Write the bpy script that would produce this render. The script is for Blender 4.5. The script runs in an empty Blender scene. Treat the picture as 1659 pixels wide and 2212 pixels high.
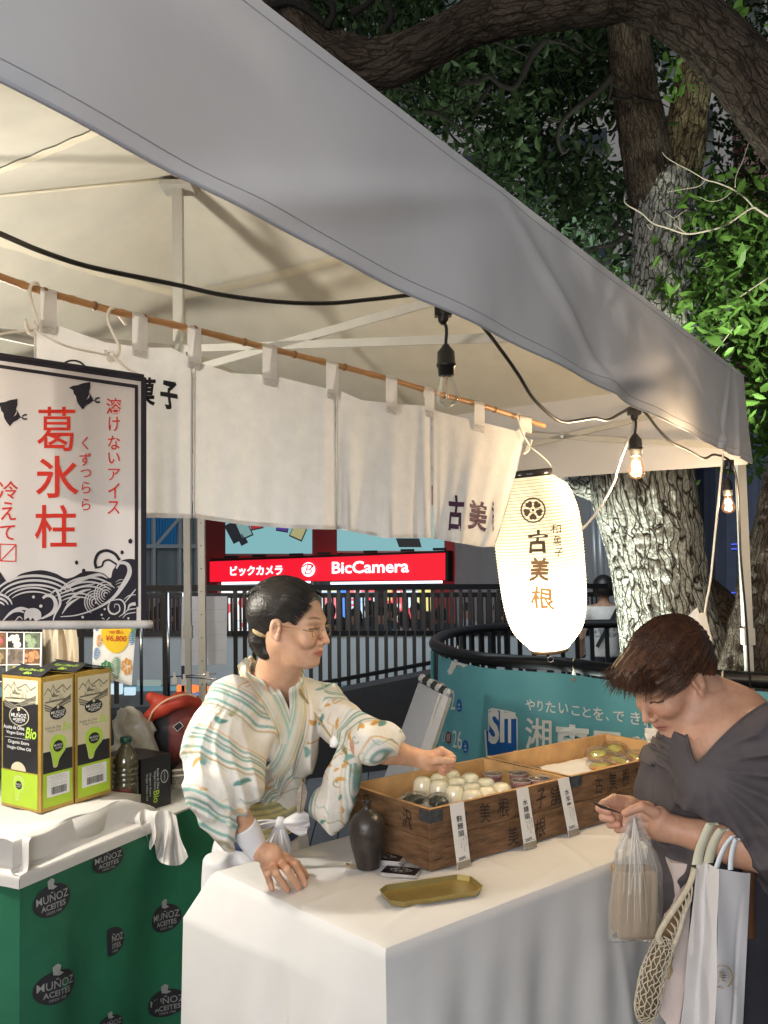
import bpy, math, random
import numpy as np
from mathutils import Vector, Matrix, noise as mnoise
scene = bpy.context.scene
COL = scene.collection
sin, cos, pi, rad = math.sin, math.cos, math.pi, math.radians
rng = np.random.default_rng(7)
random.seed(7)

# ---------------------------------------------------------------- camera
FOC = 1950.0
EYE = np.array([0.0, 0.0, 1.5])
_p, _r = rad(3.35), rad(1.2)
FW = np.array([0, cos(_p), sin(_p)])
_R0 = np.array([1.0, 0, 0]); _U0 = np.array([0, -sin(_p), cos(_p)])
RT = _R0*cos(_r) - _U0*sin(_r)
UP = _U0*cos(_r) + _R0*sin(_r)
cam = bpy.data.cameras.new('camera')
cam.sensor_fit = 'HORIZONTAL'; cam.sensor_width = 36
cam.lens = 36*FOC/1659
cam.clip_start = 0.05; cam.clip_end = 300
camo = bpy.data.objects.new('camera', cam)
camo.matrix_world = Matrix(((RT[0], UP[0], -FW[0], EYE[0]), (RT[1], UP[1], -FW[1], EYE[1]), (RT[2], UP[2], -FW[2], EYE[2]), (0, 0, 0, 1)))
COL.objects.link(camo); scene.camera = camo

# ---------------------------------------------------------------- dusk sky, low soft key
world = bpy.data.worlds.new('World'); scene.world = world
world.use_nodes = True
wn = world.node_tree; bg = wn.nodes['Background']
sky = wn.nodes.new('ShaderNodeTexSky'); sky.sky_type = 'NISHITA'; sky.sun_disc = False
SUN_EL, SUN_AZ = rad(14), rad(208)     # where the light comes from: behind the camera, a little left
sky.sun_elevation = SUN_EL; sky.sun_rotation = SUN_AZ
wn.links.new(sky.outputs[0], bg.inputs[0])
bg.inputs[1].default_value = 0.045
sl = bpy.data.lights.new('evening_glow', 'SUN'); sl.energy = 0.22; sl.angle = rad(18); sl.color = (0.97, 0.95, 1.0)
slo = bpy.data.objects.new('evening_glow', sl); COL.objects.link(slo)
_d = Vector((sin(SUN_AZ)*cos(SUN_EL), cos(SUN_AZ)*cos(SUN_EL), sin(SUN_EL)))
slo.rotation_euler = _d.to_track_quat('Z', 'Y').to_euler()
# the floodlit lane of stalls behind the camera
al = bpy.data.lights.new('stall_lane_light', 'AREA'); al.energy = 108; al.size = 1.4; al.color = (.93, .96, 1.0)
alo = bpy.data.objects.new('stall_lane_light', al); COL.objects.link(alo); alo.location = (-.75, -2.1, 1.95)
alo.rotation_euler = (Vector((-.75, -2.1, 1.95))-Vector((0, 2.6, 1.6))).to_track_quat('Z', 'Y').to_euler()
scene.view_settings.view_transform = 'Standard'
scene.view_settings.look = 'None'
scene.view_settings.exposure = 0.0
scene.view_settings.gamma = 1.0
scene.view_settings.use_curve_mapping = False
try:
    scene.cycles.max_bounces = 8; scene.cycles.transparent_max_bounces = 24
    scene.cycles.diffuse_bounces = 4; scene.cycles.glossy_bounces = 3; scene.cycles.transmission_bounces = 6
    scene.cycles.caustics_reflective = False; scene.cycles.caustics_refractive = False
    scene.cycles.sample_clamp_indirect = 4.0
except Exception: pass

# ---------------------------------------------------------------- measuring helpers (photo points at a real distance)
def ray(u, v): return FW + RT*(u-829.5)/FOC + UP*(1106-v)/FOC
def P(u, v, d): return EYE + d*ray(u, v)
def PZ(u, v, z):
    q = ray(u, v); return EYE + q*((z-EYE[2])/q[2])
def PV(u, v, a, b):            # meets the upright plane through plan points a, b
    q = ray(u, v); n = np.array([b[1]-a[1], -(b[0]-a[0])])
    t = ((a[0]-EYE[0])*n[0] + (a[1]-EYE[1])*n[1])/(q[0]*n[0]+q[1]*n[1])
    return EYE + q*t
def hdir(a): return np.array([sin(rad(a)), cos(rad(a)), 0.0])
def nrm(v): v = np.array(v, float); return v/np.linalg.norm(v)

# ---------------------------------------------------------------- materials
MATS = {}
def M(name, col=(.5, .5, .5), rough=.6, metal=0, var=.12, vs=20, bump=0, bs=150, emit=None, es=0, trans=0, alpha=1,
      sss=0, spec=.5, attr=None, ior=1.45, coat=0, stretch=None, sheen=0, dist=.002):
    if name in MATS: return MATS[name]
    m = bpy.data.materials.new(name); m.use_nodes = True
    nt = m.node_tree; b = nt.nodes['Principled BSDF']; L = nt.links
    b.inputs['Roughness'].default_value = rough; b.inputs['Metallic'].default_value = metal
    b.inputs['Specular IOR Level'].default_value = spec; b.inputs['IOR'].default_value = ior
    b.inputs['Base Color'].default_value = (*col, 1)
    if trans: b.inputs['Transmission Weight'].default_value = trans
    if coat: b.inputs['Coat Weight'].default_value = coat; b.inputs['Coat Roughness'].default_value = .1
    if sheen: b.inputs['Sheen Weight'].default_value = sheen
    if alpha < 1: b.inputs['Alpha'].default_value = alpha
    if sss:
        b.inputs['Subsurface Weight'].default_value = sss; b.inputs['Subsurface Radius'].default_value = (1, .4, .25)
        b.inputs['Subsurface Scale'].default_value = .008
    if emit: b.inputs['Emission Color'].default_value = (*emit, 1); b.inputs['Emission Strength'].default_value = es
    tc = nt.nodes.new('ShaderNodeTexCoord'); mp = nt.nodes.new('ShaderNodeMapping')
    L.new(tc.outputs['Object'], mp.inputs[0])
    if stretch: mp.inputs['Scale'].default_value = stretch
    if attr or var:
        src = None
        if attr:
            at = nt.nodes.new('ShaderNodeAttribute'); at.attribute_name = attr; src = at.outputs['Color']
        if var:
            n = nt.nodes.new('ShaderNodeTexNoise'); n.inputs['Scale'].default_value = vs; n.inputs['Detail'].default_value = 5
            n.inputs['Roughness'].default_value = .6
            L.new(mp.outputs[0], n.inputs['Vector'])
            mr = nt.nodes.new('ShaderNodeMapRange'); mr.inputs[1].default_value = .3; mr.inputs[2].default_value = .7
            mr.inputs[3].default_value = 1-var; mr.inputs[4].default_value = 1+var
            L.new(n.outputs[0], mr.inputs[0])
            mx = nt.nodes.new('ShaderNodeVectorMath'); mx.operation = 'SCALE'
            if src: L.new(src, mx.inputs[0])
            else: mx.inputs[0].default_value = col
            L.new(mr.outputs[0], mx.inputs['Scale']); src = mx.outputs[0]
        L.new(src, b.inputs['Base Color'])
    if bump:
        n2 = nt.nodes.new('ShaderNodeTexNoise'); n2.inputs['Scale'].default_value = bs; n2.inputs['Detail'].default_value = 4
        L.new(mp.outputs[0], n2.inputs['Vector'])
        bp = nt.nodes.new('ShaderNodeBump'); bp.inputs['Strength'].default_value = bump; bp.inputs['Distance'].default_value = dist
        L.new(n2.outputs[0], bp.inputs['Height']); L.new(bp.outputs[0], b.inputs['Normal'])
    MATS[name] = m
    return m
def EM(name, col, s):
    return M(name, (.02, .02, .02), var=0, emit=col, es=s)
def translucent(name, col, t=.35, rough=.8, bump=.3, bs=60, var=.05, vs=8):
    """cloth or leaf: part of the light goes through"""
    m = M(name, col, rough, var=var, vs=vs, bump=bump, bs=bs, spec=.2)
    nt = m.node_tree; b = nt.nodes['Principled BSDF']; out = nt.nodes['Material Output']
    tr = nt.nodes.new('ShaderNodeBsdfTranslucent'); mx = nt.nodes.new('ShaderNodeMixShader')
    tr.inputs[0].default_value = (*col, 1); mx.inputs[0].default_value = t
    if b.inputs['Base Color'].links: nt.links.new(b.inputs['Base Color'].links[0].from_socket, tr.inputs[0])
    nt.links.new(b.outputs[0], mx.inputs[1]); nt.links.new(tr.outputs[0], mx.inputs[2]); nt.links.new(mx.outputs[0], out.inputs[0])
    return m
def film(name, col=(1, 1, 1), cover=.25, rough=.12, body=(.8, .8, .8)):
    """thin clear plastic or glass: mostly see-through with glossy highlights"""
    m = bpy.data.materials.new(name); m.use_nodes = True; nt = m.node_tree; L = nt.links
    out = nt.nodes['Material Output']; nt.nodes.remove(nt.nodes['Principled BSDF'])
    tr = nt.nodes.new('ShaderNodeBsdfTransparent'); tr.inputs[0].default_value = (*col, 1)
    gl = nt.nodes.new('ShaderNodeBsdfGlossy'); gl.inputs['Roughness'].default_value = rough
    df = nt.nodes.new('ShaderNodeBsdfDiffuse'); df.inputs[0].default_value = (*body, 1)
    fr = nt.nodes.new('ShaderNodeFresnel'); fr.inputs[0].default_value = 1.5
    m1 = nt.nodes.new('ShaderNodeMixShader'); m2 = nt.nodes.new('ShaderNodeMixShader')
    L.new(tr.outputs[0], m1.inputs[1]); L.new(df.outputs[0], m1.inputs[2]); m1.inputs[0].default_value = cover
    mf = nt.nodes.new('ShaderNodeMath'); mf.operation = 'MULTIPLY'; mf.inputs[1].default_value = .45; L.new(fr.outputs[0], mf.inputs[0])
    L.new(m1.outputs[0], m2.inputs[1]); L.new(gl.outputs[0], m2.inputs[2]); L.new(mf.outputs[0], m2.inputs[0])
    L.new(m2.outputs[0], out.inputs[0]); MATS[name] = m
    return m

# ---------------------------------------------------------------- mesh helpers
class MB:
    def __init__(s): s.v = []; s.f = []; s.m = []; s.n = 0; s.mi = 0; s.c = []
    def add(s, v, f, mi=None, col=None):
        v = np.asarray(v, float).reshape(-1, 3)
        s.v.append(v); n = s.n
        s.f += [tuple(int(i)+n for i in q) for q in f]
        s.m += [s.mi if mi is None else mi]*len(f)
        s.c.append(np.tile(np.array(col if col is not None else (1, 1, 1), float), (len(v), 1)) if col is None or np.ndim(col) == 1 else np.asarray(col))
        s.n += len(v); return s
    def box(s, c, size, ax=None, mi=None):
        h = np.array(size)/2.0
        q = np.array([(x, y, z) for x in (-1, 1) for y in (-1, 1) for z in (-1, 1)], float)*h
        if ax is not None: q = q @ np.array(ax, float)
        f = [(0, 1, 3, 2), (4, 6, 7, 5), (0, 4, 5, 1), (2, 3, 7, 6), (0, 2, 6, 4), (1, 5, 7, 3)]
        return s.add(q+np.array(c), f, mi)
    def bar(s, a, b, w, h=None, up=(0, 0, 1), mi=None):
        a = np.array(a, float); b = np.array(b, float); d = b-a; l = np.linalg.norm(d); d = d/l
        up = np.array(up, float)
        if abs(d@up) > .99: up = np.array([0, 1.0, 0])
        x = nrm(np.cross(up, d)); y = np.cross(d, x)
        return s.box((a+b)/2, (w, h or w, l), (x, y, d), mi)
    def tube(s, pts, r, n=8, mi=None, caps=True):
        pts = np.array(pts, float); k = len(pts); r = np.broadcast_to(np.array(r, float), (k,)) if np.ndim(r) < 2 else r
        t = np.gradient(pts, axis=0); t /= np.linalg.norm(t, axis=1)[:, None]+1e-12
        u = np.cross(t[0], (0, 0, 1.0))
        if np.linalg.norm(u) < .2: u = np.cross(t[0], (0, 1.0, 0))
        u = nrm(u); vs = []
        for i in range(k):
            u = nrm(u - t[i]*(u@t[i])); w = np.cross(t[i], u)
            for j in range(n):
                a = 2*pi*j/n; vs.append(pts[i] + r[i]*(cos(a)*u + sin(a)*w))
        f = [(i*n+j, i*n+(j+1) % n, (i+1)*n+(j+1) % n, (i+1)*n+j) for i in range(k-1) for j in range(n)]
        if caps: f += [tuple(range(n-1, -1, -1)), tuple((k-1)*n+j for j in range(n))]
        return s.add(vs, f, mi)
    def lathe(s, prof, c, ax=(0, 0, 1), n=24, mi=None, sx=1, sy=1):
        ax = nrm(ax); x = np.cross((0, 1.0, 0), ax)
        if np.linalg.norm(x) < .1: x = np.array([1.0, 0, 0])
        x = nrm(x); y = np.cross(ax, x); vs = []
        for (r, z) in prof:
            for j in range(n):
                a = 2*pi*j/n; vs.append(np.array(c)+ax*z+r*(cos(a)*x*sx+sin(a)*y*sy))
        k = len(prof)
        f = [(i*n+j, i*n+(j+1) % n, (i+1)*n+(j+1) % n, (i+1)*n+j) for i in range(k-1) for j in range(n)]
        if prof[0][0] > 1e-5: f.append(tuple(range(n-1, -1, -1)))
        if prof[-1][0] > 1e-5: f.append(tuple((k-1)*n+j for j in range(n)))
        return s.add(vs, f, mi)
    def grid(s, fn, nu, nv, mi=None, col=None):
        vs = [fn(i/nu, j/nv) for j in range(nv+1) for i in range(nu+1)]
        f = [(j*(nu+1)+i, j*(nu+1)+i+1, (j+1)*(nu+1)+i+1, (j+1)*(nu+1)+i) for j in range(nv) for i in range(nu)]
        c = None
        if col: c = [col(i/nu, j/nv) for j in range(nv+1) for i in range(nu+1)]
        return s.add(vs, f, mi, c)
    def poly(s, pts, mi=None): return s.add(pts, [tuple(range(len(pts)))], mi)
    def slab(s, pts, th, nv, mi=None):      # outline extruded along nv
        pts = np.array(pts, float); o = np.array(nv, float)*th; n = len(pts)
        f = [tuple(range(n)), tuple(range(2*n-1, n-1, -1))]+[(i, n+i, n+(i+1) % n, (i+1) % n) for i in range(n)]
        return s.add(np.vstack([pts, pts+o]), f, mi)
    def data(s):
        return (np.vstack(s.v) if s.v else np.zeros((0, 3))), s.f, s.m, (np.vstack(s.c) if s.c else None)

def raw_mesh(name, v, f, mats, mi=None, smooth=False, col=None, inv=None):
    v = np.asarray(v, float)
    if inv is not None: v = v@inv[:3, :3].T+inv[:3, 3]
    me = bpy.data.meshes.new(name)
    me.from_pydata(v.tolist() if len(f) < 200000 else v.tolist(), [], f if isinstance(f, list) else f.tolist())
    for m in (mats if isinstance(mats, (list, tuple)) else [mats]): me.materials.append(m)
    if mi is not None and any(mi): me.polygons.foreach_set('material_index', mi)
    if smooth: me.polygons.foreach_set('use_smooth', [True]*len(me.polygons))
    if col is not None:
        ca = me.color_attributes.new('Col', 'FLOAT_COLOR', 'POINT')
        c4 = np.ones((len(v), 4)); c4[:, :3] = col; ca.data.foreach_set('color', c4.ravel())
    me.update(); return me
def tag(o, label=None, cat=None, group=None, kind=None):
    if label: o['label'] = label
    if cat: o['category'] = cat
    if group: o['group'] = group
    if kind: o['kind'] = kind
    return o
WM = {}
def thing(name, label, cat, loc=(0, 0, 0), rz=0, group=None):
    o = bpy.data.objects.new(name, None); COL.objects.link(o); o.empty_display_size = .05
    o.location = Vector(loc); o.rotation_euler = (0, 0, rz)
    m = np.eye(4); m[:2, :2] = [[cos(rz), -sin(rz)], [sin(rz), cos(rz)]]; m[:3, 3] = loc
    WM[o.name] = m
    return tag(o, label, cat, group)
def part(name, mb, mats, parent=None, smooth=False, local=False, attr=False, label=None, kind=None):
    """links one mesh object; points are given in world space unless local"""
    inv = None
    if parent is not None and not local: inv = np.linalg.inv(WM[parent.name])
    if isinstance(mb, MB): v, f, mi, c = mb.data()
    else: v, f, mi, c = mb
    me = raw_mesh(name, v, f, mats, mi, smooth, c if attr else None, inv)
    o = bpy.data.objects.new(name, me); COL.objects.link(o)
    if parent is not None:
        o.parent = parent; WM[o.name] = WM[parent.name]
    else: WM[o.name] = np.eye(4)
    if label: o['label'] = label
    if kind: o['kind'] = kind
    return o
def single(name, mb, mats, label, cat, loc=(0, 0, 0), rz=0, smooth=False, group=None, local=False, attr=False):
    """a thing that is one mesh, origin at its base"""
    m = np.eye(4); m[:2, :2] = [[cos(rz), -sin(rz)], [sin(rz), cos(rz)]]; m[:3, 3] = loc
    v, f, mi, c = mb.data() if isinstance(mb, MB) else mb
    me = raw_mesh(name, v, f, mats, mi, smooth, c if attr else None, None if local else np.linalg.inv(m))
    o = bpy.data.objects.new(name, me); COL.objects.link(o); o.location = Vector(loc); o.rotation_euler = (0, 0, rz); WM[o.name] = m
    return tag(o, label, cat, group)
def struct(name, mb, mats, smooth=False, attr=False):
    o = part(name, mb, mats, None, smooth, attr=attr); o['kind'] = 'structure'; return o
def copy_tree(o, parent=None):
    c = o.copy(); COL.objects.link(c)
    if parent is not None: c.parent = parent
    for ch in list(o.children): copy_tree(ch, c)
    return c
def dup(o, loc, rz=0, label=None, scale=None):
    c = copy_tree(o); c.location = Vector(loc); c.rotation_euler = (0, 0, rz)
    if label: c['label'] = label
    if scale: c.scale = (scale,)*3 if np.ndim(scale) == 0 else scale
    return c

# ---------------------------------------------------------------- lettering
_tc = {}
def _tg(body, bold, shear, space):
    c = bpy.data.curves.new('t', 'FONT'); c.body = body; c.offset = bold; c.shear = shear; c.space_character = space
    c.resolution_u = 3; c.fill_mode = 'FRONT'
    o = bpy.data.objects.new('t', c); COL.objects.link(o)
    dg = bpy.context.evaluated_depsgraph_get(); dg.update()
    me = bpy.data.meshes.new_from_object(o.evaluated_get(dg), depsgraph=dg)
    v = np.zeros(len(me.vertices)*3); me.vertices.foreach_get('co', v); v = v.reshape(-1, 3)[:, :2]
    f = [tuple(p.vertices) for p in me.polygons]
    ar = sum(p.area for p in me.polygons)
    bpy.data.objects.remove(o); bpy.data.curves.remove(c); bpy.data.meshes.remove(me)
    return v, f, ar
def text_geo(body, bold=0.0, shear=0.0, space=1.0):
    """outline faces of a word; heavier weights are checked so no stroke drops out"""
    k = (body, bold, shear, space)
    if k in _tc: return _tc[k]
    if bold > .004:
        a0 = _tg(body, 0, shear, space)[2]; a1 = _tg(body, .003, shear, space)[2]; best = None
        for m in (1, .92, 1.08, .84, .76, 1.16, .66, .55, .45, .35, .25, .15):
            r = _tg(body, bold*m, shear, space)
            if r[2] >= a0+(a1-a0)/.003*bold*m*.80: best = r; break
        r = best or _tg(body, .003, shear, space)
    else: r = _tg(body, bold, shear, space)
    _tc[k] = r[:2]; return _tc[k]
def text_into(mb, body, x0, y0, x1, y1, fn, bold=0.0, shear=0.0, mi=None, keep=False, space=1.0, wob=0, rot=0):
    """fits body into the rectangle (x0,y0)-(x1,y1) of a surface and maps it with fn(x, y) -> world"""
    v, f = text_geo(body, bold, shear, space)
    if len(v) == 0: return
    v = v.copy()
    lo, hi = v.min(0), v.max(0); s = (v-lo)/np.maximum(hi-lo, 1e-6)
    if rot:
        s = np.stack([s[:, 1], 1-s[:, 0]], 1) if rot > 0 else np.stack([1-s[:, 1], s[:, 0]], 1)
    X = x0+s[:, 0]*(x1-x0); Y = y0+s[:, 1]*(y1-y0)
    if wob:
        h = abs(y1-y0)
        X = X+wob*h*np.sin(Y/h*5+X/h*2); Y = Y+wob*h*np.sin(X/h*4+1)
    mb.add([fn(a, b) for a, b in zip(X, Y)], f, mi)
def vtext_into(mb, body, x0, y1, w, h, gap, fn, bold=0.0, mi=None, wob=0):
    """upright column of characters, top at y1"""
    y = y1
    for ch in body:
        if ch != ' ':
            v, f = text_geo(ch, bold); lo, hi = v.min(0), v.max(0)
            cw = max((hi-lo)[0], .15)*w/.92; chh = max((hi-lo)[1], .15)*h/.92
            cx = x0+w/2; cy = y-h/2 + ((lo[1]+hi[1])/2-.38)*h/.92
            cx += ((lo[0]+hi[0])/2-.5)*w/.92
            text_into(mb, ch, cx-cw/2, cy-chh/2, cx+cw/2, cy+chh/2, fn, bold, mi=mi, wob=wob)
        y -= h+gap
def quadmap(c00, c10, c11, c01, nrmoff=0.0):
    """(0..1, 0..1) -> bilinear patch, with lift along its normal towards the viewer side"""
    c00, c10, c11, c01 = map(lambda a: np.array(a, float), (c00, c10, c11, c01))
    n = nrm(np.cross(c10-c00, c01-c00))
    return lambda s, t, k=0: c00*(1-s)*(1-t)+c10*s*(1-t)+c11*s*t+c01*(1-s)*t+n*(nrmoff+k)

# ---------------------------------------------------------------- implicit surfaces
def smin(a, b, k):
    h = np.clip(.5+.5*(b-a)/k, 0, 1); return b+(a-b)*h-k*h*(1-h)
def smax(a, b, k): return -smin(-a, -b, k)
def cap(p, a, b, ra, rb=None):
    if rb is None: rb = ra
    a = np.array(a, np.float32); b = np.array(b, np.float32); d = b-a; L = float(d@d)+1e-12
    t = np.clip(((p-a)@d)/L, 0, 1)
    return np.linalg.norm(p-a-t[:, None]*d, axis=1)-(ra+(rb-ra)*t)
def ell(p, c, r, ax=None):
    q = p-np.array(c, np.float32)
    if ax is not None: q = q@np.array(ax, np.float32).T
    r = np.array(r, np.float32); k0 = np.linalg.norm(q/r, axis=1); k1 = np.linalg.norm(q/(r*r), axis=1)
    return k0*(k0-1)/np.maximum(k1, 1e-6)
def chain(p, pts, rs, k=.01):
    d = None
    for i in range(len(pts)-1):
        e = cap(p, pts[i], pts[i+1], rs[i], rs[i+1]); d = e if d is None else smin(d, e, k)
    return d
def vnoise(p, s, seed=0):
    """cheap smooth value noise"""
    q = p*s+seed*17.3; i = np.floor(q).astype(np.int64); f = (q-i); f = f*f*(3-2*f)
    def h(a, b, c):
        n = (a*374761393+b*668265263+c*2147483647+seed*1274126177) & 0x7fffffff
        n = ((n ^ (n >> 13))*1274126177) & 0x7fffffff
        return ((n ^ (n >> 16)) & 0xffff)/65535.0
    x, y, z = i[:, 0], i[:, 1], i[:, 2]; r = 0
    for dx in (0, 1):
        for dy in (0, 1):
            for dz in (0, 1):
                w = (f[:, 0] if dx else 1-f[:, 0])*(f[:, 1] if dy else 1-f[:, 1])*(f[:, 2] if dz else 1-f[:, 2])
                r = r+w*h(x+dx, y+dy, z+dz)
    return r*2-1
def fbm(p, s, o=3, seed=0):
    r = 0; a = 1.0
    for k in range(o): r = r+a*vnoise(p, s*2**k, seed+k); a *= .5
    return r
def isosurf(fn, lo, hi, h):
    """surface nets on a grid, evaluated only near the surface"""
    lo = np.array(lo, float); hi = np.array(hi, float); B = 6
    n = np.ceil((hi-lo)/h).astype(int); n = ((n//B)+1)*B
    nb = n//B
    g = np.stack(np.meshgrid(*[np.arange(k) for k in nb], indexing='ij'), -1).reshape(-1, 3)
    cen = lo+(g*B+B/2.0)*h
    dc = fn(cen.astype(np.float32))
    G = np.repeat(np.repeat(np.repeat(dc.reshape(nb), B, 0), B, 1), B, 2).astype(np.float32)
    act = g[np.abs(dc) < B*h*1.35]
    o = np.stack(np.meshgrid(*[np.arange(B)]*3, indexing='ij'), -1).reshape(-1, 3)
    for k in range(0, len(act), 3000):
        idx = (act[k:k+3000, None, :]*B+o[None]).reshape(-1, 3)
        G[idx[:, 0], idx[:, 1], idx[:, 2]] = fn((lo+idx*h).astype(np.float32))
    S = G < 0
    c = [(i, j, k) for i in (0, 1) for j in (0, 1) for k in (0, 1)]
    sl = lambda i, j, k: (slice(i, n[0]-1+i), slice(j, n[1]-1+j), slice(k, n[2]-1+k))
    cnt = sum(S[sl(*q)].astype(np.int8) for q in c)
    cells = np.argwhere((cnt > 0) & (cnt < 8))
    vid = -np.ones(n-1, np.int64); vid[cells[:, 0], cells[:, 1], cells[:, 2]] = np.arange(len(cells))
    acc = np.zeros((len(cells), 3)); num = np.zeros(len(cells))
    val = {q: G[cells[:, 0]+q[0], cells[:, 1]+q[1], cells[:, 2]+q[2]] for q in c}
    for a in c:
        for ax in range(3):
            if a[ax] == 0:
                b = tuple(1 if q == ax else a[q] for q in range(3))
                va, vb = val[a], val[b]; m = (va < 0) != (vb < 0)
                t = np.where(m, va/np.where(m, va-vb, 1), 0)
                pt = np.tile(np.array(a, float), (len(cells), 1)); pt[:, ax] = t
                acc[m] += pt[m]; num[m] += 1
    V = lo+(cells+acc/np.maximum(num, 1)[:, None])*h
    F = []
    for ax in range(3):
        b, c2 = (ax+1) % 3, (ax+2) % 3
        s0 = [slice(1, n[q]-1) for q in range(3)]; s0[ax] = slice(0, n[ax]-1); s1 = list(s0); s1[ax] = slice(1, n[ax])
        A, Bq = S[tuple(s0)], S[tuple(s1)]
        off = np.array([1, 1, 1]); off[ax] = 0
        for m, flip in ((A & ~Bq, False), (~A & Bq, True)):
            e = np.argwhere(m)+off
            def vv(db, dc_):
                q = e.copy(); q[:, b] -= db; q[:, c2] -= dc_
                return vid[q[:, 0], q[:, 1], q[:, 2]]
            qd = np.stack([vv(1, 1), vv(0, 1), vv(0, 0), vv(1, 0)], 1)
            if flip: qd = qd[:, ::-1]
            F.append(qd)
    F = np.vstack(F); F = F[(F >= 0).all(1)]
    return V, F
def iso_part(name, fn, lo, hi, h, mat, parent, colfn=None, **kw):
    V, F = isosurf(fn, lo, hi, h)
    inv = np.linalg.inv(WM[parent.name]) if parent is not None else None
    me = raw_mesh(name, V, F, mat, None, True, colfn(V) if colfn else None, inv)
    o = bpy.data.objects.new(name, me); COL.objects.link(o)
    if parent is not None: o.parent = parent; WM[o.name] = WM[parent.name]
    else: WM[o.name] = np.eye(4)
    return tag(o, **kw)
Z = lambda p, z: np.array([p[0], p[1], z])
def lerp(a, b, t): return np.array(a, float)*(1-t)+np.array(b, float)*t
def smooth_pts(pts, n=8):
    """Catmull-Rom through the points"""
    p = np.array(pts, float); q = np.vstack([2*p[0]-p[1], p, 2*p[-1]-p[-2]]); o = []
    for i in range(1, len(q)-2):
        for k in range(n):
            t = k/n
            o.append(.5*((2*q[i])+(-q[i-1]+q[i+1])*t+(2*q[i-1]-5*q[i]+4*q[i+1]-q[i+2])*t*t+(-q[i-1]+3*q[i]-3*q[i+1]+q[i+2])*t**3))
    o.append(p[-1]); return np.array(o)
# ================================================================ materials
m_deck = M('deck_boards', (.07, .072, .08), .6, var=.35, vs=12, bump=.4, bs=40, stretch=(1, 8, 1))
m_street = M('street_paving', (.10, .10, .11), .55, var=.25, vs=3, bump=.2)
m_wallgrey = M('wall_paint_grey', (.30, .33, .35), .7, var=.08, vs=2)
m_wallblue = M('wall_dark_blue', (.09, .11, .17), .6, var=.15, vs=2)
m_facade = M('facade_concrete', (.55, .62, .70), .7, var=.12, vs=1.5)
m_frame_grey = M('window_frame_metal', (.38, .42, .46), .4, metal=.4, var=.05)
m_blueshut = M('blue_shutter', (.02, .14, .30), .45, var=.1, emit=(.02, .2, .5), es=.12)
m_black = M('black_paint', (.006, .006, .007), .35, var=.1)
m_blackmatte = M('black_matte', (.015, .015, .017), .7, var=.15)
m_redwall = M('red_wall', (.28, .012, .02), .5, var=.08)
m_chrome = M('polished_metal', (.6, .6, .62), .2, metal=1, var=0)
m_steel = M('painted_steel_white', (.42, .41, .38), .35, var=.04)
m_white = M('white_plastic', (.75, .75, .73), .4, var=.04)
m_sign = EM('sign_red_light', (1.0, .006, .03), .95)
m_signw = EM('sign_white_light', (.85, .95, 1.0), 1.6)
m_signedge = EM('sign_edge_light', (.9, .12, .25), 1.2)
m_ice = EM('shop_light_white', (.75, .88, 1.0), 2.2)
m_poster = EM('poster_light', (.30, .62, .66), .75)

# ================================================================ ground and street
mb = MB(); mb.box((0, 60, -.66), (300, 300, .1)); struct('street_ground', mb, m_street)
deck = bpy.data.objects.new('deck', None); COL.objects.link(deck); deck['kind'] = 'structure'; WM['deck'] = np.eye(4)
mb = MB(); mb.box((0, 2.2, -.32), (11.9, 11.4, .56)); part('deck_frame', mb, m_blackmatte, deck)
pl = MB(); pl.box((0, 0, 0), (.136, 11.5, .03)); pv, pf, pmi, _ = pl.data()
plm = raw_mesh('deck_board', pv, pf, m_deck)
for i in range(82):
    o = bpy.data.objects.new('deck_board', plm); COL.objects.link(o); o.parent = deck
    o.location = (-5.8+i*.143, 2.2, -.0185+.001*((i*7) % 3))

# ================================================================ shop across the street
D0 = 20.0
sa, sb = P(455, 1230, 20.4), P(962, 1225, 18.2)
ex = nrm((sb-sa)*np.array([1, 1, 0])); en = np.array([ex[1], -ex[0], 0])       # en looks back at the camera
def SP(u, v, off=0):             # on the shop front plane
    return PV(u, v, sa-en*0+en*off, sb+en*off)
shop = thing('camera_shop', 'red fronted electronics shop with lit windows and posters across the street', 'shop', (sa+sb)/2*np.array([1, 1, 0])+np.array([0, 0, -.6]))
def spoly(mb, u0, v0, u1, v1, off, th=.05, mi=None):
    c = [SP(u0, v0, off), SP(u1, v0, off), SP(u1, v1, off), SP(u0, v1, off)]
    mb.slab(c, th, -en, mi)
mb = MB(); spoly(mb, 440, 700, 985, 1256, -.35, .4); spoly(mb, 440, 1256, 470, 1500, -.35, .4); spoly(mb, 940, 1256, 985, 1500, -.35, .4)
part('wall', mb, m_redwall, shop)
for (u0, u1, st) in ((440, 487, 0), (672, 728, 0), (958, 1020, 0)):
    mb = MB(); spoly(mb, u0, 1000, u1, 1205, -.1, .3); part('column', mb, m_redwall, shop)
for (u0, v0, u1, v1) in ((487, 1090, 672, 1196), (728, 1090, 958, 1190)):
    mb = MB(); spoly(mb, u0, v0, u1, v1, -.05, .08); pn = part('poster_panel', mb, m_poster, shop)
    mb = MB()
    for (a, b, c, d) in ((u0, v0, u1, v0+2), (u0, v1, u1, v1+4)): spoly(mb, a, b, c, d, .02, .1)
    part('poster_frame', mb, M('pale_pink_trim', (.5, .25, .28), .5, var=0), pn)
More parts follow.
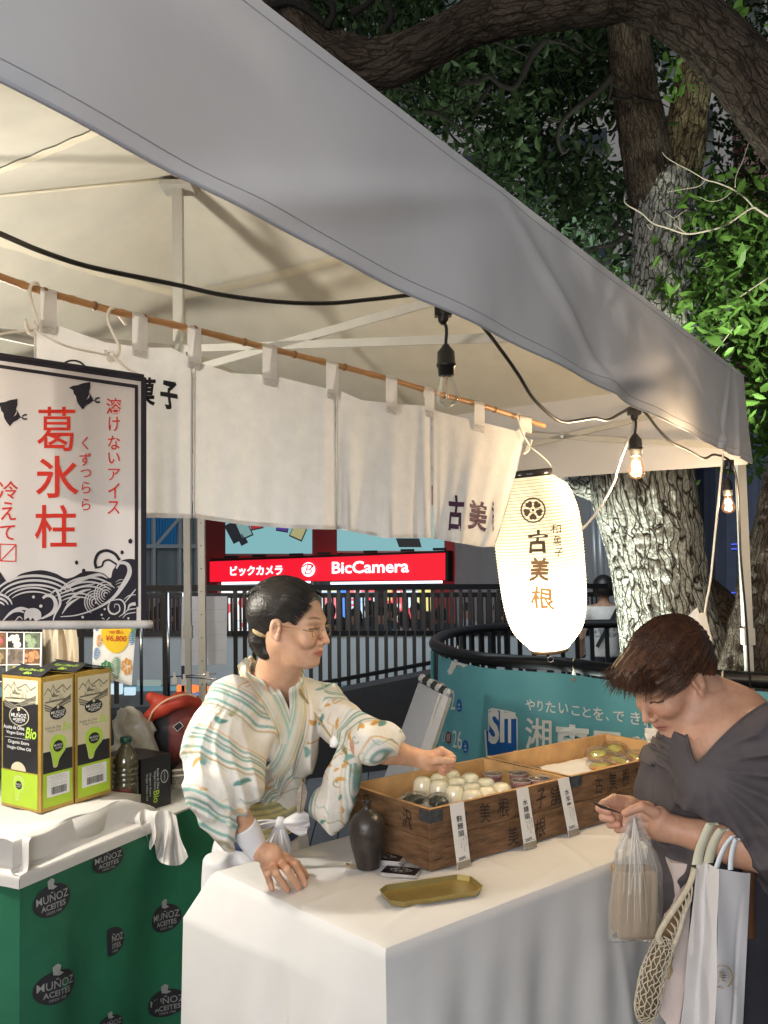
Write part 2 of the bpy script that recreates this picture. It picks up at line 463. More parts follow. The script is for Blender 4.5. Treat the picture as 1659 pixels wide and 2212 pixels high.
# phones pictured on the left poster
pcs = [((.02, .02, .03), 505, 1150, 24, 44, -28), ((.25, .42, .42), 527, 1142, 26, 42, -24), ((.55, .03, .05), 552, 1124, 26, 40, -12),
       ((.30, .62, .62), 583, 1120, 22, 30, 3), ((.10, .05, .35), 612, 1128, 26, 42, 10), ((.50, .46, .22), 647, 1143, 30, 46, 24), ((.02, .02, .03), 523, 1165, 16, 24, -28)]
for k, (c, u, v, w, h, a) in enumerate(pcs):
    q = []
    for (x, y) in ((-.5, -.5), (.5, -.5), (.5, .5), (-.5, .5)):
        X, Y = x*w, y*h; q.append(SP(u+X*cos(rad(a))-Y*sin(rad(a)), v+X*sin(rad(a))+Y*cos(rad(a)), .04))
    mb = MB(); mb.slab(q, .01, -en)
    pp = part('phone_picture', mb, EM('phone_edge', (.03, .03, .035), .5), shop)
    cen = sum(q)/4; q2 = [cen+(a_-cen)*.86+en*.012 for a_ in q]
    mb = MB(); mb.slab(q2, .01, -en); part('phone_screen', mb, EM('phone_col%d' % k, c, .8), pp)
q = [SP(855, 1163, .04), SP(905, 1163, .04), SP(910, 1182, .04), SP(862, 1182, .04)]
mb = MB(); mb.slab(q, .02, -en); part('laptop_picture', mb, EM('phone_edge', (.03, .03, .035), .5), shop)
# lit sign board
sg = thing('shop_sign', 'long red illuminated sign reading BicCamera above the shop windows', 'sign', SP(708, 1258, .3))
c = [SP(453, 1213, .35), SP(962, 1194, .35), SP(962, 1253, .35), SP(453, 1257, .35)]
mb = MB(); mb.slab(c, .3, -en); part('sign_box', mb, m_sign, sg)
mb = MB(); mb.slab([SP(453, 1208, .36), SP(964, 1189, .36), SP(964, 1194, .36), SP(453, 1213, .36)], .3, -en)
mb.slab([SP(962, 1190, .37), SP(968, 1190, .37), SP(968, 1256, .37), SP(962, 1256, .37)], .3, -en)
part('sign_frame', mb, m_blackmatte, sg)
sm = quadmap(SP(453, 1257, .37), SP(962, 1253, .37), SP(962, 1194, .37), SP(453, 1213, .37), 0.01)
mb = MB(); text_into(mb, 'ビックカメラ', .097, .27, .335, .74, sm, bold=.035); part('sign_lettering', mb, m_signw, sg); mb = MB()
text_into(mb, 'BicCamera', .548, .30, .86, .80, sm, bold=.022)
part('sign_lettering', mb, m_signw, sg)
mb = MB(); th = np.linspace(0, 2*pi, 40, endpoint=False)
mb.poly([sm(.448+.029*cos(a), .5+.31*sin(a), .004) for a in th]); em_ = part('sign_emblem', mb, m_signw, sg)
mb = MB(); text_into(mb, 'B', .433, .30, .467, .72, lambda s, t: sm(s, t, .02), bold=-.012, shear=.3)
for pts in (((.425, .62), (.445, .74), (.47, .66), (.455, .5)),):
    pts = smooth_pts([(a, b, 0) for a, b in pts], 6)
    for a, b in zip(pts[:-1], pts[1:]): mb.bar(sm(a[0], a[1], .02), sm(b[0], b[1], .02), .02)
part('emblem_letter', mb, m_sign, em_)
# spotlights above the sign, light strips below
for u in (500, 560, 640, 700, 800, 880, 950):
    t = (u-453)/509; v = 1206-19*t
    mb = MB(); mb.bar(SP(u-14, v-1, .5), SP(u+14, v-1.5, .5), .05); part('sign_spotlight', mb, m_blackmatte, sg)
for (u0, u1) in ((480, 670), (715, 955)):
    mb = MB(); mb.bar(SP(u0, 1260, .1), SP(u1, 1257, .1), .05); part('strip_light', mb, m_ice, shop)
# shop window: bright displays
cols = [(.75, .9, 1), (.9, .95, 1), (1, .25, .3), (.9, .1, .12), (.1, .3, 1), (.55, .8, 1), (1, .85, .3), (.95, .5, .6), (1, 1, 1), (.2, .5, .95), (.12, .1, .12)]
r5 = random.Random(11)
u = 474.0
while u < 962:
    w = r5.choice((14, 20, 26, 34))
    segs = sorted([r5.uniform(1275, 1380) for _ in range(2)]); segs = [1263]+segs+[1420]
    for a, b in zip(segs[:-1], segs[1:]):
        if b-a < 5: continue
        k = r5.choice((8, 0, 0, 4, 2, 3, 5, 10, 10))
        if u < 690: k = r5.choice((0, 1, 4, 10, 9, 10, 10, 8))
        elif u > 880: k = r5.choice((2, 7, 10, 3, 6, 8, 4))
        mb = MB(); spoly(mb, u, a, u+w-1.5, b-1.5, -.5, .05)
        dp = part('window_display', mb, EM('display%d' % k, cols[k], 1.25 if k != 10 else .05), shop)
        if k in (0, 1, 8) and r5.random() < .7:
            mb = MB(); cx_, cy_, r_ = u+w/2, (a+b)/2, min(w, b-a)*.32; mb.slab([SP(cx_+r_*cos(t_), cy_+r_*sin(t_), -.44) for t_ in np.linspace(0, 2*pi, 14, endpoint=False)], .02, -en); part('display_print', mb, EM('display3', cols[3], 1.1), dp)
        elif r5.random() < .6:
            mb = MB()
            for q_ in range(3): spoly(mb, u+w*.15, a+(b-a)*(.15+.28*q_), u+w*.8, a+(b-a)*(.27+.28*q_), -.44, .02)
            part('display_print', mb, EM('display%d' % r5.choice((6, 8, 3)), cols[6], 1.0), dp, kind='stuff')
    u += w

# ---- grey wing of the building with tall windows and blue shutters, left of the shop
wing = thing('glazed_wing', 'grey building wing with steel window frames and blue ribbed shutters', 'building', P(360, 1225, 16)*np.array([1, 1, 0])+np.array([0, 0, -.6]))
wa, wb = P(200, 1230, 15.0), P(470, 1225, 16.2)
wx = nrm((wb-wa)*np.array([1, 1, 0])); wnn = np.array([wx[1], -wx[0], 0])
def WP(u, v, off=0): return PV(u, v, wa+wnn*off, wb+wnn*off)
def wslab(mb, u0, v0, u1, v1, off, th=.05): mb.slab([WP(u0, v0, off), WP(u1, v0, off), WP(u1, v1, off), WP(u0, v1, off)], th, -wnn)
mb = MB(); wslab(mb, -700, 500, 440, 1330, -.3, .3); part('wall', mb, m_wallgrey, wing)
mb = MB()
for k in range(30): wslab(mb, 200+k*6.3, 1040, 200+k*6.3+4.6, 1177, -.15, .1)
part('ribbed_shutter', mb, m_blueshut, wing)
for (u0, u1) in ((330, 336), (386, 392), (272, 278), (424, 430)):
    mb = MB(); wslab(mb, u0, 1000, u1, 1330, 0, .1); part('window_post', mb, m_frame_grey, wing)
mb = MB(); wslab(mb, 200, 1176, 430, 1184, .01, .1); part('window_rail', mb, m_frame_grey, wing)
mb = MB(); mb.bar(WP(338, 1176, .0), WP(388, 1118, 0), .05); part('cross_brace', mb, m_frame_grey, wing)
for u in (203, 280, 340, 394):
    mb = MB(); wslab(mb, u, 1186, u+46, 1330, -.2, .05); part('window_pane', mb, M('dull_glass', (.2, .24, .27), .25, var=.1, vs=1), wing)

# ---- grey hall wall right of the shop
hall = thing('grey_hall', 'plain grey blue hall wall with a vertical drain pipe behind the trees', 'building', P(1200, 1225, 13)*np.array([1, 1, 0])+np.array([0, 0, -.6]))
ha, hb = P(985, 1230, 17.0), P(1330, 1225, 11.5)
mb = MB(); mb.slab([PV(985, 900, ha, hb), PV(1480, 900, ha, hb), PV(1480, 1400, ha, hb), PV(985, 1420, ha, hb)], .3, (0, 1, 0)); part('wall', mb, m_wallgrey, hall)
for u in (1275, 1287):
    mb = MB(); a = PV(u, 1050, ha, hb); b = PV(u+13, 1345, ha, hb); mb.tube([a+np.array([0, -.1, 0]), b+np.array([0, -.1, 0])], .045, 8); part('drain_pipe', mb, m_frame_grey, hall, True)
bh = thing('blue_hall', 'dark blue corrugated wall seen between the two tree trunks', 'building', P(1600, 1225, 10)*np.array([1, 1, 0])+np.array([0, 0, -.6]))
ba_, bb_ = P(1440, 1225, 11.8), P(1800, 1220, 9.5)
mb = MB(); mb.slab([PV(1440, 880, ba_, bb_), PV(1850, 880, ba_, bb_), PV(1850, 1500, ba_, bb_), PV(1440, 1480, ba_, bb_)], .3, (0, 1, 0)); part('wall', mb, m_wallblue, bh)
for k in range(14):
    u = 1450+k*24; mb = MB(); mb.bar(PV(u, 880, ba_, bb_)+np.array([0, -.03, 0]), PV(u, 1480, ba_, bb_)+np.array([0, -.03, 0]), .05, .04); part('wall_rib', mb, m_wallblue, bh)
for v in (1176, 1186, 1280):
    mb = MB(); mb.bar(PV(1575, v, ba_, bb_)+np.array([0, -.08, 0]), PV(1640, v-2, ba_, bb_)+np.array([0, -.08, 0]), .015); part('blue_light_line', mb, EM('blue_led', (.1, .15, 1), 1.0), bh)

# ---- tall office building behind the trees
off = thing('office_building', 'tall grey blue office building with window bands behind the tree crowns', 'building', (6, 24, -.6))
oa, ob = np.array([-9.0, 29, 0]), np.array([16.0, 19.0, 0]); ox = nrm(ob-oa); on = np.array([ox[1], -ox[0], 0])
def OB(s, z, o=0): return oa+ox*s+on*o+np.array([0, 0, z])
mb = MB(); mb.slab([OB(0, -.6, -1), OB(30, -.6, -1), OB(30, 30, -1), OB(0, 30, -1)], .3, -on); part('wall', mb, M('office_glass', (.16, .23, .29), .3, var=.35, vs=.8), off)
for z in np.arange(3.5, 30, 3.1):
    mb = MB(); mb.slab([OB(0, z, 0), OB(30, z, 0), OB(30, z+.75, 0), OB(0, z+.75, 0)], 1.0, -on); part('floor_band', mb, m_facade, off)
    mb = MB(); mb.slab([OB(0, z+1.15, -.5), OB(30, z+1.15, -.5), OB(30, z+1.22, -.5), OB(0, z+1.22, -.5)], .1, -on); part('window_rail', mb, m_frame_grey, off)
for s in np.arange(.6, 30, 2.6):
    mb = MB(); mb.slab([OB(s, -.6, .02), OB(s+.42, -.6, .02), OB(s+.42, 30, .02), OB(s, 30, .02)], .8, -on); part('pier', mb, m_facade, off)
for s in np.arange(1.9, 30, 2.6):
    mb = MB(); mb.slab([OB(s, -.6, -.6), OB(s+.07, -.6, -.6), OB(s+.07, 30, -.6), OB(s, 30, -.6)], .1, -on); part('mullion', mb, m_frame_grey, off)
# pink building at the far right edge
pk = thing('pink_building', 'pale pink building glimpsed through leaves beside the right tree', 'building', P(1680, 1200, 15)*np.array([1, 1, 0])+np.array([0, 0, -.6]))
pa, pb = P(1560, 1200, 16), P(1760, 1200, 14)
for v in range(200, 1300, 60):
    mb = MB(); mb.slab([PV(1610, v, pa, pb), PV(1800, v-10, pa, pb), PV(1800, v+26, pa, pb), PV(1610, v+34, pa, pb)], .4, (0, 1, 0)); part('floor_band', mb, M('pink_render', (.5, .33, .36), .7, var=.1), pk)
mb = MB(); mb.slab([PV(1600, 100, pa+np.array([0, .5, 0]), pb+np.array([0, .5, 0])), PV(1800, 90, pa+np.array([0, .5, 0]), pb+np.array([0, .5, 0])), PV(1800, 1400, pa+np.array([0, .5, 0]), pb+np.array([0, .5, 0])), PV(1600, 1400, pa+np.array([0, .5, 0]), pb+np.array([0, .5, 0]))], .3, (0, 1, 0)); part('wall', mb, M('dark_red_render', (.16, .03, .04), .6, var=.1), pk)

# ================================================================ walkway wall with its thin railing, then the slatted fence
la, lb = P(300, 1371, 9.0), P(1100, 1371, 9.6)
wallo = thing('walkway_wall', 'low grey walkway wall carrying a thin black railing behind the slatted fence', 'wall', (la+lb)/2*np.array([1, 1, 0])+np.array([0, 0, -.6]))
mb = MB(); mb.slab([PV(-100, 1372, la, lb), PV(1330, 1372, la, lb), PV(1330, 1478, la, lb), PV(-100, 1482, la, lb)], .25, (0, 1, 0)); part('wall', mb, m_wallgrey, wallo)
mb = MB(); mb.slab([PV(-100, 1486, la, lb), PV(1330, 1482, la, lb), PV(1330, 1500, la, lb), PV(-100, 1506, la, lb)], .1, (0, 1, 0)); part('light_strip', mb, EM('under_wall_light', (.35, .75, .9), .35), wallo)
tr_ = thing('thin_railing', 'thin black railing with narrow balusters on the grey walkway wall', 'railing', (la+lb)/2)
mb = MB()
for v in (1288, 1370): mb.bar(PV(-60, v, la, lb), PV(1300, v-4, la, lb), .05)
part('rail', mb, m_black, tr_)
bm_ = MB(); bm_.box((0, 0, 0), (.022, .03, .40)); bv, bf, bmi, _ = bm_.data(); bme = raw_mesh('baluster', bv, bf, m_black)
for u in np.arange(-60, 1300, 9.5):
    c = PV(u, 1329, la, lb); o = bpy.data.objects.new('baluster', bme); COL.objects.link(o); o.parent = tr_; o.location = Vector(c-(la+lb)/2)

fa, fb = P(500, 1268, 6.7), P(1300, 1262, 8.0)
fence = thing('slatted_fence', 'black fence of broad upright slats crossing behind the stall', 'fence', (fa+fb)/2*np.array([1, 1, 0]))
mb = MB(); mb.bar(PV(-60, 1273, fa, fb), PV(1310, 1266, fa, fb), .05, .045); part('top_rail', mb, m_black, fence)
mb = MB(); mb.bar(PV(500, 1368, fa, fb), PV(1100, 1366, fa, fb), .02, .035); part('middle_rail', mb, m_black, fence)
for i, u in enumerate(np.arange(508, 1100, 20.3)):
    vb = 1530-(u-500)*.19
    a = PV(u, 1274, fa, fb); b = PV(u+2, vb, fa, fb)
    mb = MB(); mb.bar(a, b, .03, .02, up=(0, 1, 0)); part('slat', mb, m_black, fence)
mb = MB(); mb.bar(PV(500, 1512, fa, fb), PV(940, 1430, fa, fb), .03, .03); part('bottom_rail', mb, m_black, fence)
for u in (175, 250, 355):
    mb = MB(); mb.bar(PV(u, 1276, fa, fb), PV(u+2, 1520, fa, fb), .028, .028); part('post', mb, m_black, fence)
for u in (308, 366, 397):
    mb = MB(); mb.tube([PV(u, 1280, fa, fb)+np.array([0, -.05, 0]), PV(u+2, 1520, fa, fb)+np.array([0, -.05, 0])], .012, 8); part('bright_post', mb, m_chrome, fence, True, label='thin polished metal post')
# dark planter box under the fence
ka, kb = P(560, 1540, 6.3), P(1000, 1440, 6.9)
mb = MB(); c = [PV(200, 1545, ka, kb), PV(560, 1530, ka, kb), PV(1000, 1442, ka, kb), PV(1000, 1760, ka, kb), PV(200, 1760, ka, kb)]
mb.slab(c, .3, (0, 1, 0)); single('planter_box', mb, m_blackmatte, 'black low planter box standing below the slatted fence', 'planter', (0, 5.4, 0))
# ================================================================ curved railing round the trees with the teal banner
RZ = 1.0
_rp = [(.31, 5.84), (.33, 5.3), (.475, 4.80), (.66, 4.58), (.856, 4.42), (1.0, 4.16), (1.157, 3.97), (1.415, 3.78), (1.6, 3.66), (1.95, 3.52), (2.6, 3.45), (3.3, 3.9), (3.6, 5.3), (3.1, 6.8), (1.9, 7.15), (.95, 7.05), (.50, 6.6)]
_rq = _rp+_rp[:1]
_rs = smooth_pts([_rq[-2]+(0,)]+[q+(0,) for q in _rq]+[_rq[1]+(0,)], 12)[12:-12]
RC = np.array([1.9, 5.2, 0])
rr = thing('curved_railing', 'curved black railing enclosing the floodlit trees, its near side hung with a teal banner', 'railing', RC)
mb = MB(); mb.tube([Z(q, RZ) for q in _rs], .034, 12, caps=False); part('top_rail', mb, m_black, rr, True)
mb = MB(); mb.tube([Z(q, .12) for q in _rs], .018, 6, caps=False); part('bottom_rail', mb, m_black, rr, True)
_L = np.concatenate([[0], np.cumsum(np.linalg.norm(np.diff(_rs, axis=0), axis=1))])
for l in np.arange(0, _L[-1], .118):
    q = np.array([np.interp(l, _L, _rs[:, i]) for i in range(3)]); q2 = np.array([np.interp(l+.02, _L, _rs[:, i]) for i in range(3)]); t = nrm(q2-q)
    mb = MB(); mb.bar(Z(q, .1), Z(q, RZ-.02), .034, .012, up=(t[1], -t[0], 0)); part('baluster', mb, m_black, rr)
mb = MB(); mb.slab([Z(q, 0.012) for q in _rs[::3]], .12, (0, 0, 1)); part('soil', mb, M('planter_soil', (.03, .022, .015), .9, var=.4, vs=30, bump=.5), rr)

# ================================================================ trees
def bark_mat(name, lite, dark=(.022, .016, .011), sx=34, sz=9, moss=None):
    m = bpy.data.materials.new(name); m.use_nodes = True; nt = m.node_tree; L = nt.links; b = nt.nodes['Principled BSDF']
    b.inputs['Roughness'].default_value = .9; b.inputs['Specular IOR Level'].default_value = .15
    at = nt.nodes.new('ShaderNodeAttribute'); at.attribute_name = 'Col'
    ns = nt.nodes.new('ShaderNodeTexNoise'); ns.inputs['Scale'].default_value = 9; ns.inputs['Detail'].default_value = 3; L.new(at.outputs['Vector'], ns.inputs['Vector'])
    ad = nt.nodes.new('ShaderNodeVectorMath'); ad.operation = 'MULTIPLY_ADD'; L.new(ns.outputs['Color'], ad.inputs[0]); ad.inputs[1].default_value = (.07, .07, .10); L.new(at.outputs['Vector'], ad.inputs[2])
    def vor(kx, kz):
        mp = nt.nodes.new('ShaderNodeMapping'); mp.inputs['Scale'].default_value = (kx, kx, kz); L.new(ad.outputs[0], mp.inputs[0])
        v = nt.nodes.new('ShaderNodeTexVoronoi'); v.feature = 'DISTANCE_TO_EDGE'; v.inputs['Scale'].default_value = 1; L.new(mp.outputs[0], v.inputs['Vector']); return v.outputs['Distance']
    def rng_(x, a, c, d=0, e=1):
        r = nt.nodes.new('ShaderNodeMapRange'); r.inputs[1].default_value = a; r.inputs[2].default_value = c; r.inputs[3].default_value = d; r.inputs[4].default_value = e; L.new(x, r.inputs[0]); return r.outputs[0]
    def mul(x, y):
        r = nt.nodes.new('ShaderNodeMath'); r.operation = 'MULTIPLY'; L.new(x, r.inputs[0]); L.new(y, r.inputs[1]); return r.outputs[0]
    e1 = rng_(vor(sx, sz), .01, .11); e2 = rng_(vor(sx*2.2, sz*3.2), .0, .10, .55, 1)
    n2 = nt.nodes.new('ShaderNodeTexNoise'); n2.inputs['Scale'].default_value = 70; n2.inputs['Detail'].default_value = 5; L.new(at.outputs['Vector'], n2.inputs['Vector'])
    n3 = nt.nodes.new('ShaderNodeTexNoise'); n3.inputs['Scale'].default_value = 5; n3.inputs['Detail'].default_value = 6; L.new(at.outputs['Vector'], n3.inputs['Vector'])
    h = mul(mul(e1, e2), rng_(n2.outputs[0], .3, .65, .55, 1.1))
    mx = nt.nodes.new('ShaderNodeMix'); mx.data_type = 'RGBA'; mx.inputs[6].default_value = (*dark, 1)
    c2 = nt.nodes.new('ShaderNodeMix'); c2.data_type = 'RGBA'; c2.inputs[6].default_value = (*[k*.7 for k in lite], 1); c2.inputs[7].default_value = (*lite, 1); L.new(rng_(n3.outputs[0], .38, .55), c2.inputs[0])
    L.new(c2.outputs[2], mx.inputs[7]); L.new(h, mx.inputs[0]); L.new(mx.outputs[2], b.inputs['Base Color'])
    bp = nt.nodes.new('ShaderNodeBump'); bp.inputs['Strength'].default_value = 1; bp.inputs['Distance'].default_value = .0045; L.new(h, bp.inputs['Height']); L.new(bp.outputs[0], b.inputs['Normal'])
    return m
m_barkA = bark_mat('bark_pale', (.52, .52, .46), sx=30, sz=5.5); m_barkU = bark_mat('bark_upper', (.26, .22, .13), sx=34, sz=4.5); m_barkD = bark_mat('bark_dark', (.095, .075, .058), sx=40, sz=5)  # fork limbs get lit and unlit tones, floodlight put into the bark colour
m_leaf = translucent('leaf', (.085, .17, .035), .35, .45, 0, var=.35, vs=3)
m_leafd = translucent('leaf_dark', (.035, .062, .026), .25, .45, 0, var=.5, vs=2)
m_twig = M('twig_bark', (.30, .27, .22), .8, var=.2)
def bark_tube(pts, rs, na, nl, seed=0, depth=.018, freq=16, k=8, twist=0):
    c = smooth_pts([list(p)+[r] for p, r in zip(pts, rs)], 10)
    L = np.concatenate([[0], np.cumsum(np.linalg.norm(np.diff(c[:, :3], axis=0), axis=1))])
    tt = np.linspace(0, L[-1], nl); c = np.stack([np.interp(tt, L, c[:, i]) for i in range(4)], 1)
    p, r = c[:, :3], c[:, 3]
    t = np.gradient(p, axis=0); t /= np.linalg.norm(t, axis=1)[:, None]
    u = nrm(np.cross(t[0], (0.3, 1, 0.1))); V = []; C = []
    ang = np.linspace(0, 2*pi, na, endpoint=False)
    for i in range(nl):
        u = nrm(u-t[i]*(u@t[i])); w = np.cross(t[i], u)
        q = np.stack([np.cos(ang)*r[i]*freq, np.sin(ang)*r[i]*freq, np.full(na, tt[i]*freq*.22)], 1)
        wv = vnoise(q*.6, 1.0, seed+5)
        q2 = q+wv[:, None]*.55
        f1 = np.abs(vnoise(q2, 1.0, seed)); f2 = np.abs(vnoise(q2*2.1+3, 1.0, seed+1))
        cr = np.abs(vnoise(np.stack([q[:, 0]*.8, q[:, 1]*.8, q[:, 2]*4.5], 1), 1.0, seed+2))
        h = np.clip(f1*3.0, 0, 1)*.6+np.clip(f2*2.5, 0, 1)*.25+np.clip(cr*2.4, 0, 1)*.25
        big = vnoise(q*.12, 1.0, seed+9)
        rad_ = r[i]*(1+.08*big)+depth*(h-.8)
        V.append(p[i]+rad_[:, None]*(np.cos(ang)[:, None]*u+np.sin(ang)[:, None]*w))
        C.append(np.stack([np.cos(ang)*r[i], np.sin(ang)*r[i], np.full(na, tt[i])], 1))
    V = np.vstack(V); C = np.vstack(C)
    f = [(i*na+j, i*na+(j+1) % na, (i+1)*na+(j+1) % na, (i+1)*na+j) for i in range(nl-1) for j in range(na)]
    mb = MB(); mb.add(V, f, 0, C); return mb
def leaf_batch(cen, size, seed, spread=.16, per=9, droop=.5):
    """leaf-sized folded faces in twig clusters round each centre"""
    r = np.random.default_rng(seed); n = len(cen)*per
    c = np.repeat(cen, per, 0)+r.normal(0, spread, (n, 3))*np.array([1, 1, .7])
    ax = r.normal(0, 1, (n, 3)); ax[:, 2] -= droop; ax /= np.linalg.norm(ax, axis=1)[:, None]
    sd = np.cross(ax, r.normal(0, 1, (n, 3))+np.array([0, 0, 1.5])); sd /= np.linalg.norm(sd, axis=1)[:, None]
    nn = np.cross(ax, sd); s = size*r.uniform(.6, 1.25, (n, 1))
    pts = np.stack([c, c+ax*s*.35+sd*s*.21+nn*s*.06, c+ax*s*.75+sd*s*.17+nn*s*.05, c+ax*s*1.08-nn*s*.08, c+ax*s*.75-sd*s*.17+nn*s*.05, c+ax*s*.35-sd*s*.21+nn*s*.06, c+ax*s*.6], 1).reshape(-1, 3)
    b = np.arange(n)[:, None]*7
    f = np.concatenate([b+np.array([[0, 1, 6]]), b+np.array([[1, 2, 6]]), b+np.array([[2, 3, 6]]), b+np.array([[3, 4, 6]]), b+np.array([[4, 5, 6]]), b+np.array([[5, 0, 6]])], 0)
    return pts, f
def leaves(name, parent, cen, size, seed, mat, **kw):
    v, f = leaf_batch(cen, size, seed, **kw)
    me = raw_mesh(name, v, f.tolist(), mat, None, False, None, np.linalg.inv(WM[parent.name]))
    o = bpy.data.objects.new(name, me); COL.objects.link(o); o.parent = parent; o['kind'] = 'stuff'; return o
def region(n, u0, u1, v0, v1, d0, d1, seed, keep):
    r = np.random.default_rng(seed); out = []
    while len(out) < n:
        u, v, d = r.uniform(u0, u1), r.uniform(v0, v1), r.uniform(d0, d1)
        if keep(u, v, r): out.append(P(u, v, d))
    return np.array(out)

treeA = thing('large_camphor_tree', 'large old tree with floodlit leaning trunk forking above the tent corner', 'tree', P(1455, 1400, 4.6)*np.array([1, 1, 0]))
pts = [P(1470, 1560, 4.55), P(1458, 1420, 4.6), P(1434, 1300, 4.65), P(1412, 1160, 4.7), P(1388, 1040, 4.75), P(1392, 900, 5.0), P(1412, 760, 5.3), P(1420, 620, 5.6), P(1432, 480, 5.9), P(1440, 400, 6.0)]
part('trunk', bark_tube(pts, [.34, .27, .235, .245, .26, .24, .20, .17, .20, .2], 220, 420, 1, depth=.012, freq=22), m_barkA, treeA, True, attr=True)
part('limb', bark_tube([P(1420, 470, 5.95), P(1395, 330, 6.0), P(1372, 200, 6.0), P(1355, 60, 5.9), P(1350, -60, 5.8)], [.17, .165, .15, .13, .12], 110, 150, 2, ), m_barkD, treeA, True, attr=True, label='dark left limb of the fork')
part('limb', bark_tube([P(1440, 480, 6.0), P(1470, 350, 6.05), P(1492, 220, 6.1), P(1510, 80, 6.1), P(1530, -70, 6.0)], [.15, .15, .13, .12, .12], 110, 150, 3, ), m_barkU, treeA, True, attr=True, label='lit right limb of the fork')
part('limb', bark_tube([P(1330, 1040, 4.75), P(1280, 1050, 5.0), P(1225, 1030, 5.6), P(1150, 1000, 6.2)], [.1, .08, .07, .06], 80, 90, 6, ), m_barkA, treeA, True, attr=True, label='low side limb showing under the tent edge')
part('root_flare', bark_tube([P(1480, 1270, 4.75), P(1530, 1330, 4.75), P(1590, 1420, 4.7), P(1640, 1520, 4.6)], [.14, .17, .22, .3], 110, 120, 7, ), m_barkD, treeA, True, attr=True)
for (pp, rs) in (([(1180, 85), (1150, 120), (1128, 165), (1108, 190), (1080, 182), (1055, 165), (1030, 178), (1000, 182), (985, 205)], (.022, .008)),
                 ([(1322, 165), (1290, 200), (1240, 238), (1215, 265), (1205, 300), (1216, 330), (1230, 320)], (.022, .008)),
                 ([(1355, 510), (1320, 530), (1290, 535), (1265, 550)], (.02, .008)), ([(1060, 185), (1040, 215), (1025, 250), (1020, 258)], (.014, .006)),
                 ([(1322, 155), (1318, 200), (1312, 225)], (.012, .006)), ([(1240, 240), (1210, 262), (1180, 255)], (.012, .005))):
    q = smooth_pts([P(a, b, 5.6) for a, b in pp], 6); mb = MB(); mb.tube(q, np.linspace(rs[0], rs[1], len(q)), 7); part('branch', mb, M('branch_bark', (.012, .010, .008), .9, var=.3, vs=30, bump=.5), treeA, True)

line = lambda u: .755*(u-540)
rb = random.Random(9)
for k in range(46):
    u, v = rb.uniform(640, 1380), rb.uniform(-40, 560); v = min(v, line(u)-40) if u > 700 else -20
    a = rb.uniform(-.6, .9); L_ = rb.uniform(60, 170); dd = rb.uniform(5.6, 7.6); q = [(u, v)]
    for j in range(5): a += rb.uniform(-.45, .45); q.append((q[-1][0]+L_/5*cos(a), q[-1][1]+L_/5*sin(a)))
    q = smooth_pts([P(x, y, dd+.05*j) for j, (x, y) in enumerate(q)], 4); mb = MB(); mb.tube(q, np.linspace(rb.uniform(.008, .014), .003, len(q)), 5); part('twig', mb, MATS['branch_bark'], treeA, True)
def kd(u, v, r):
    if v > line(u)-25: return False
    q = np.array([[u/90., v/70., 0]]); s = vnoise(q, 1.0, 3)[0]+.6*vnoise(q*2.3, 1.0, 4)[0]
    return s > -.22+.25*(v < 330 and u > 1150)
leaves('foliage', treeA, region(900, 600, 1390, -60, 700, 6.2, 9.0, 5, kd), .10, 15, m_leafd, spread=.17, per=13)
treeB = thing('right_tree', 'dark trunked tree at the right edge with bright lit leaves', 'tree', P(1720, 1420, 4.2)*np.array([1, 1, 0]))
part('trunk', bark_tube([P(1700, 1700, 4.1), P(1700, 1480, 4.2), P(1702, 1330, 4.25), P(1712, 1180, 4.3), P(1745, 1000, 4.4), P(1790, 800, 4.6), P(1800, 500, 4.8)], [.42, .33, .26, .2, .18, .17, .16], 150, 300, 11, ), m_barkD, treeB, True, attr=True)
def kr(u, v, r):
    q = np.array([[u/70., v/60., 0]]); return vnoise(q, 1.0, 8)[0]+.5*vnoise(q*2.1, 1.0, 9)[0] > -.3 and v < 735+.42*(u-1400) and not (u < 1500 and v < 560)
leaves('foliage', treeB, region(330, 1370, 1760, 420, 800, 5.2, 6.8, 21, kr), .085, 22, m_leaf, spread=.13, per=10)
leaves('foliage', treeB, region(170, 1590, 1760, 700, 990, 4.9, 6.0, 23, lambda u, v, r: True), .08, 24, m_leaf, spread=.12, per=9)
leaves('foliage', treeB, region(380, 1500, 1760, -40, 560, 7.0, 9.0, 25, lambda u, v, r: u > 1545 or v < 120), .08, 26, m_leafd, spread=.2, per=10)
# the nearest bright leaves, one by one
lv, lf = leaf_batch(np.zeros((1, 3)), 1.0, 3, spread=0, per=1, droop=0)
LFM = [raw_mesh('leaf', leaf_batch(np.zeros((1, 3)), .085, 40+k, spread=0, per=1, droop=.4)[0], leaf_batch(np.zeros((1, 3)), .085, 40+k, spread=0, per=1)[1].tolist(), m_leaf) for k in range(14)]
r6 = random.Random(5); nlf = 0
spots = [(1245+r6.gauss(0, 25)+0, 0, 0) for _ in range(0)]
for (cu, cv, su, sv, n, d) in ((1540, 455, 45, 30, 36, 4.9), (1600, 600, 60, 55, 70, 4.8), (1450, 650, 60, 30, 46, 4.9), (1560, 690, 70, 30, 60, 4.7), (1460, 165, 20, 28, 22, 5.2), (1585, 40, 40, 26, 30, 5.2), (1620, 850, 25, 50, 34, 4.6)):
    for k in range(n):
        u, v = r6.gauss(cu, su), r6.gauss(cv, sv)
        if v > line(u)-14 and u < 1600: continue
        o = bpy.data.objects.new('leaf', r6.choice(LFM)); COL.objects.link(o); o.parent = treeB
        o.location = Vector(P(u, v, d+r6.uniform(-.25, .35))-WM[treeB.name][:3, 3]); o.rotation_euler = (r6.uniform(-.6, .6), r6.uniform(-.6, .6), r6.uniform(0, 6.3)); o.scale = (r6.uniform(.7, 1.3),)*3; nlf += 1
tw = M('bare_twig', (.30, .26, .21), .7, var=.15)
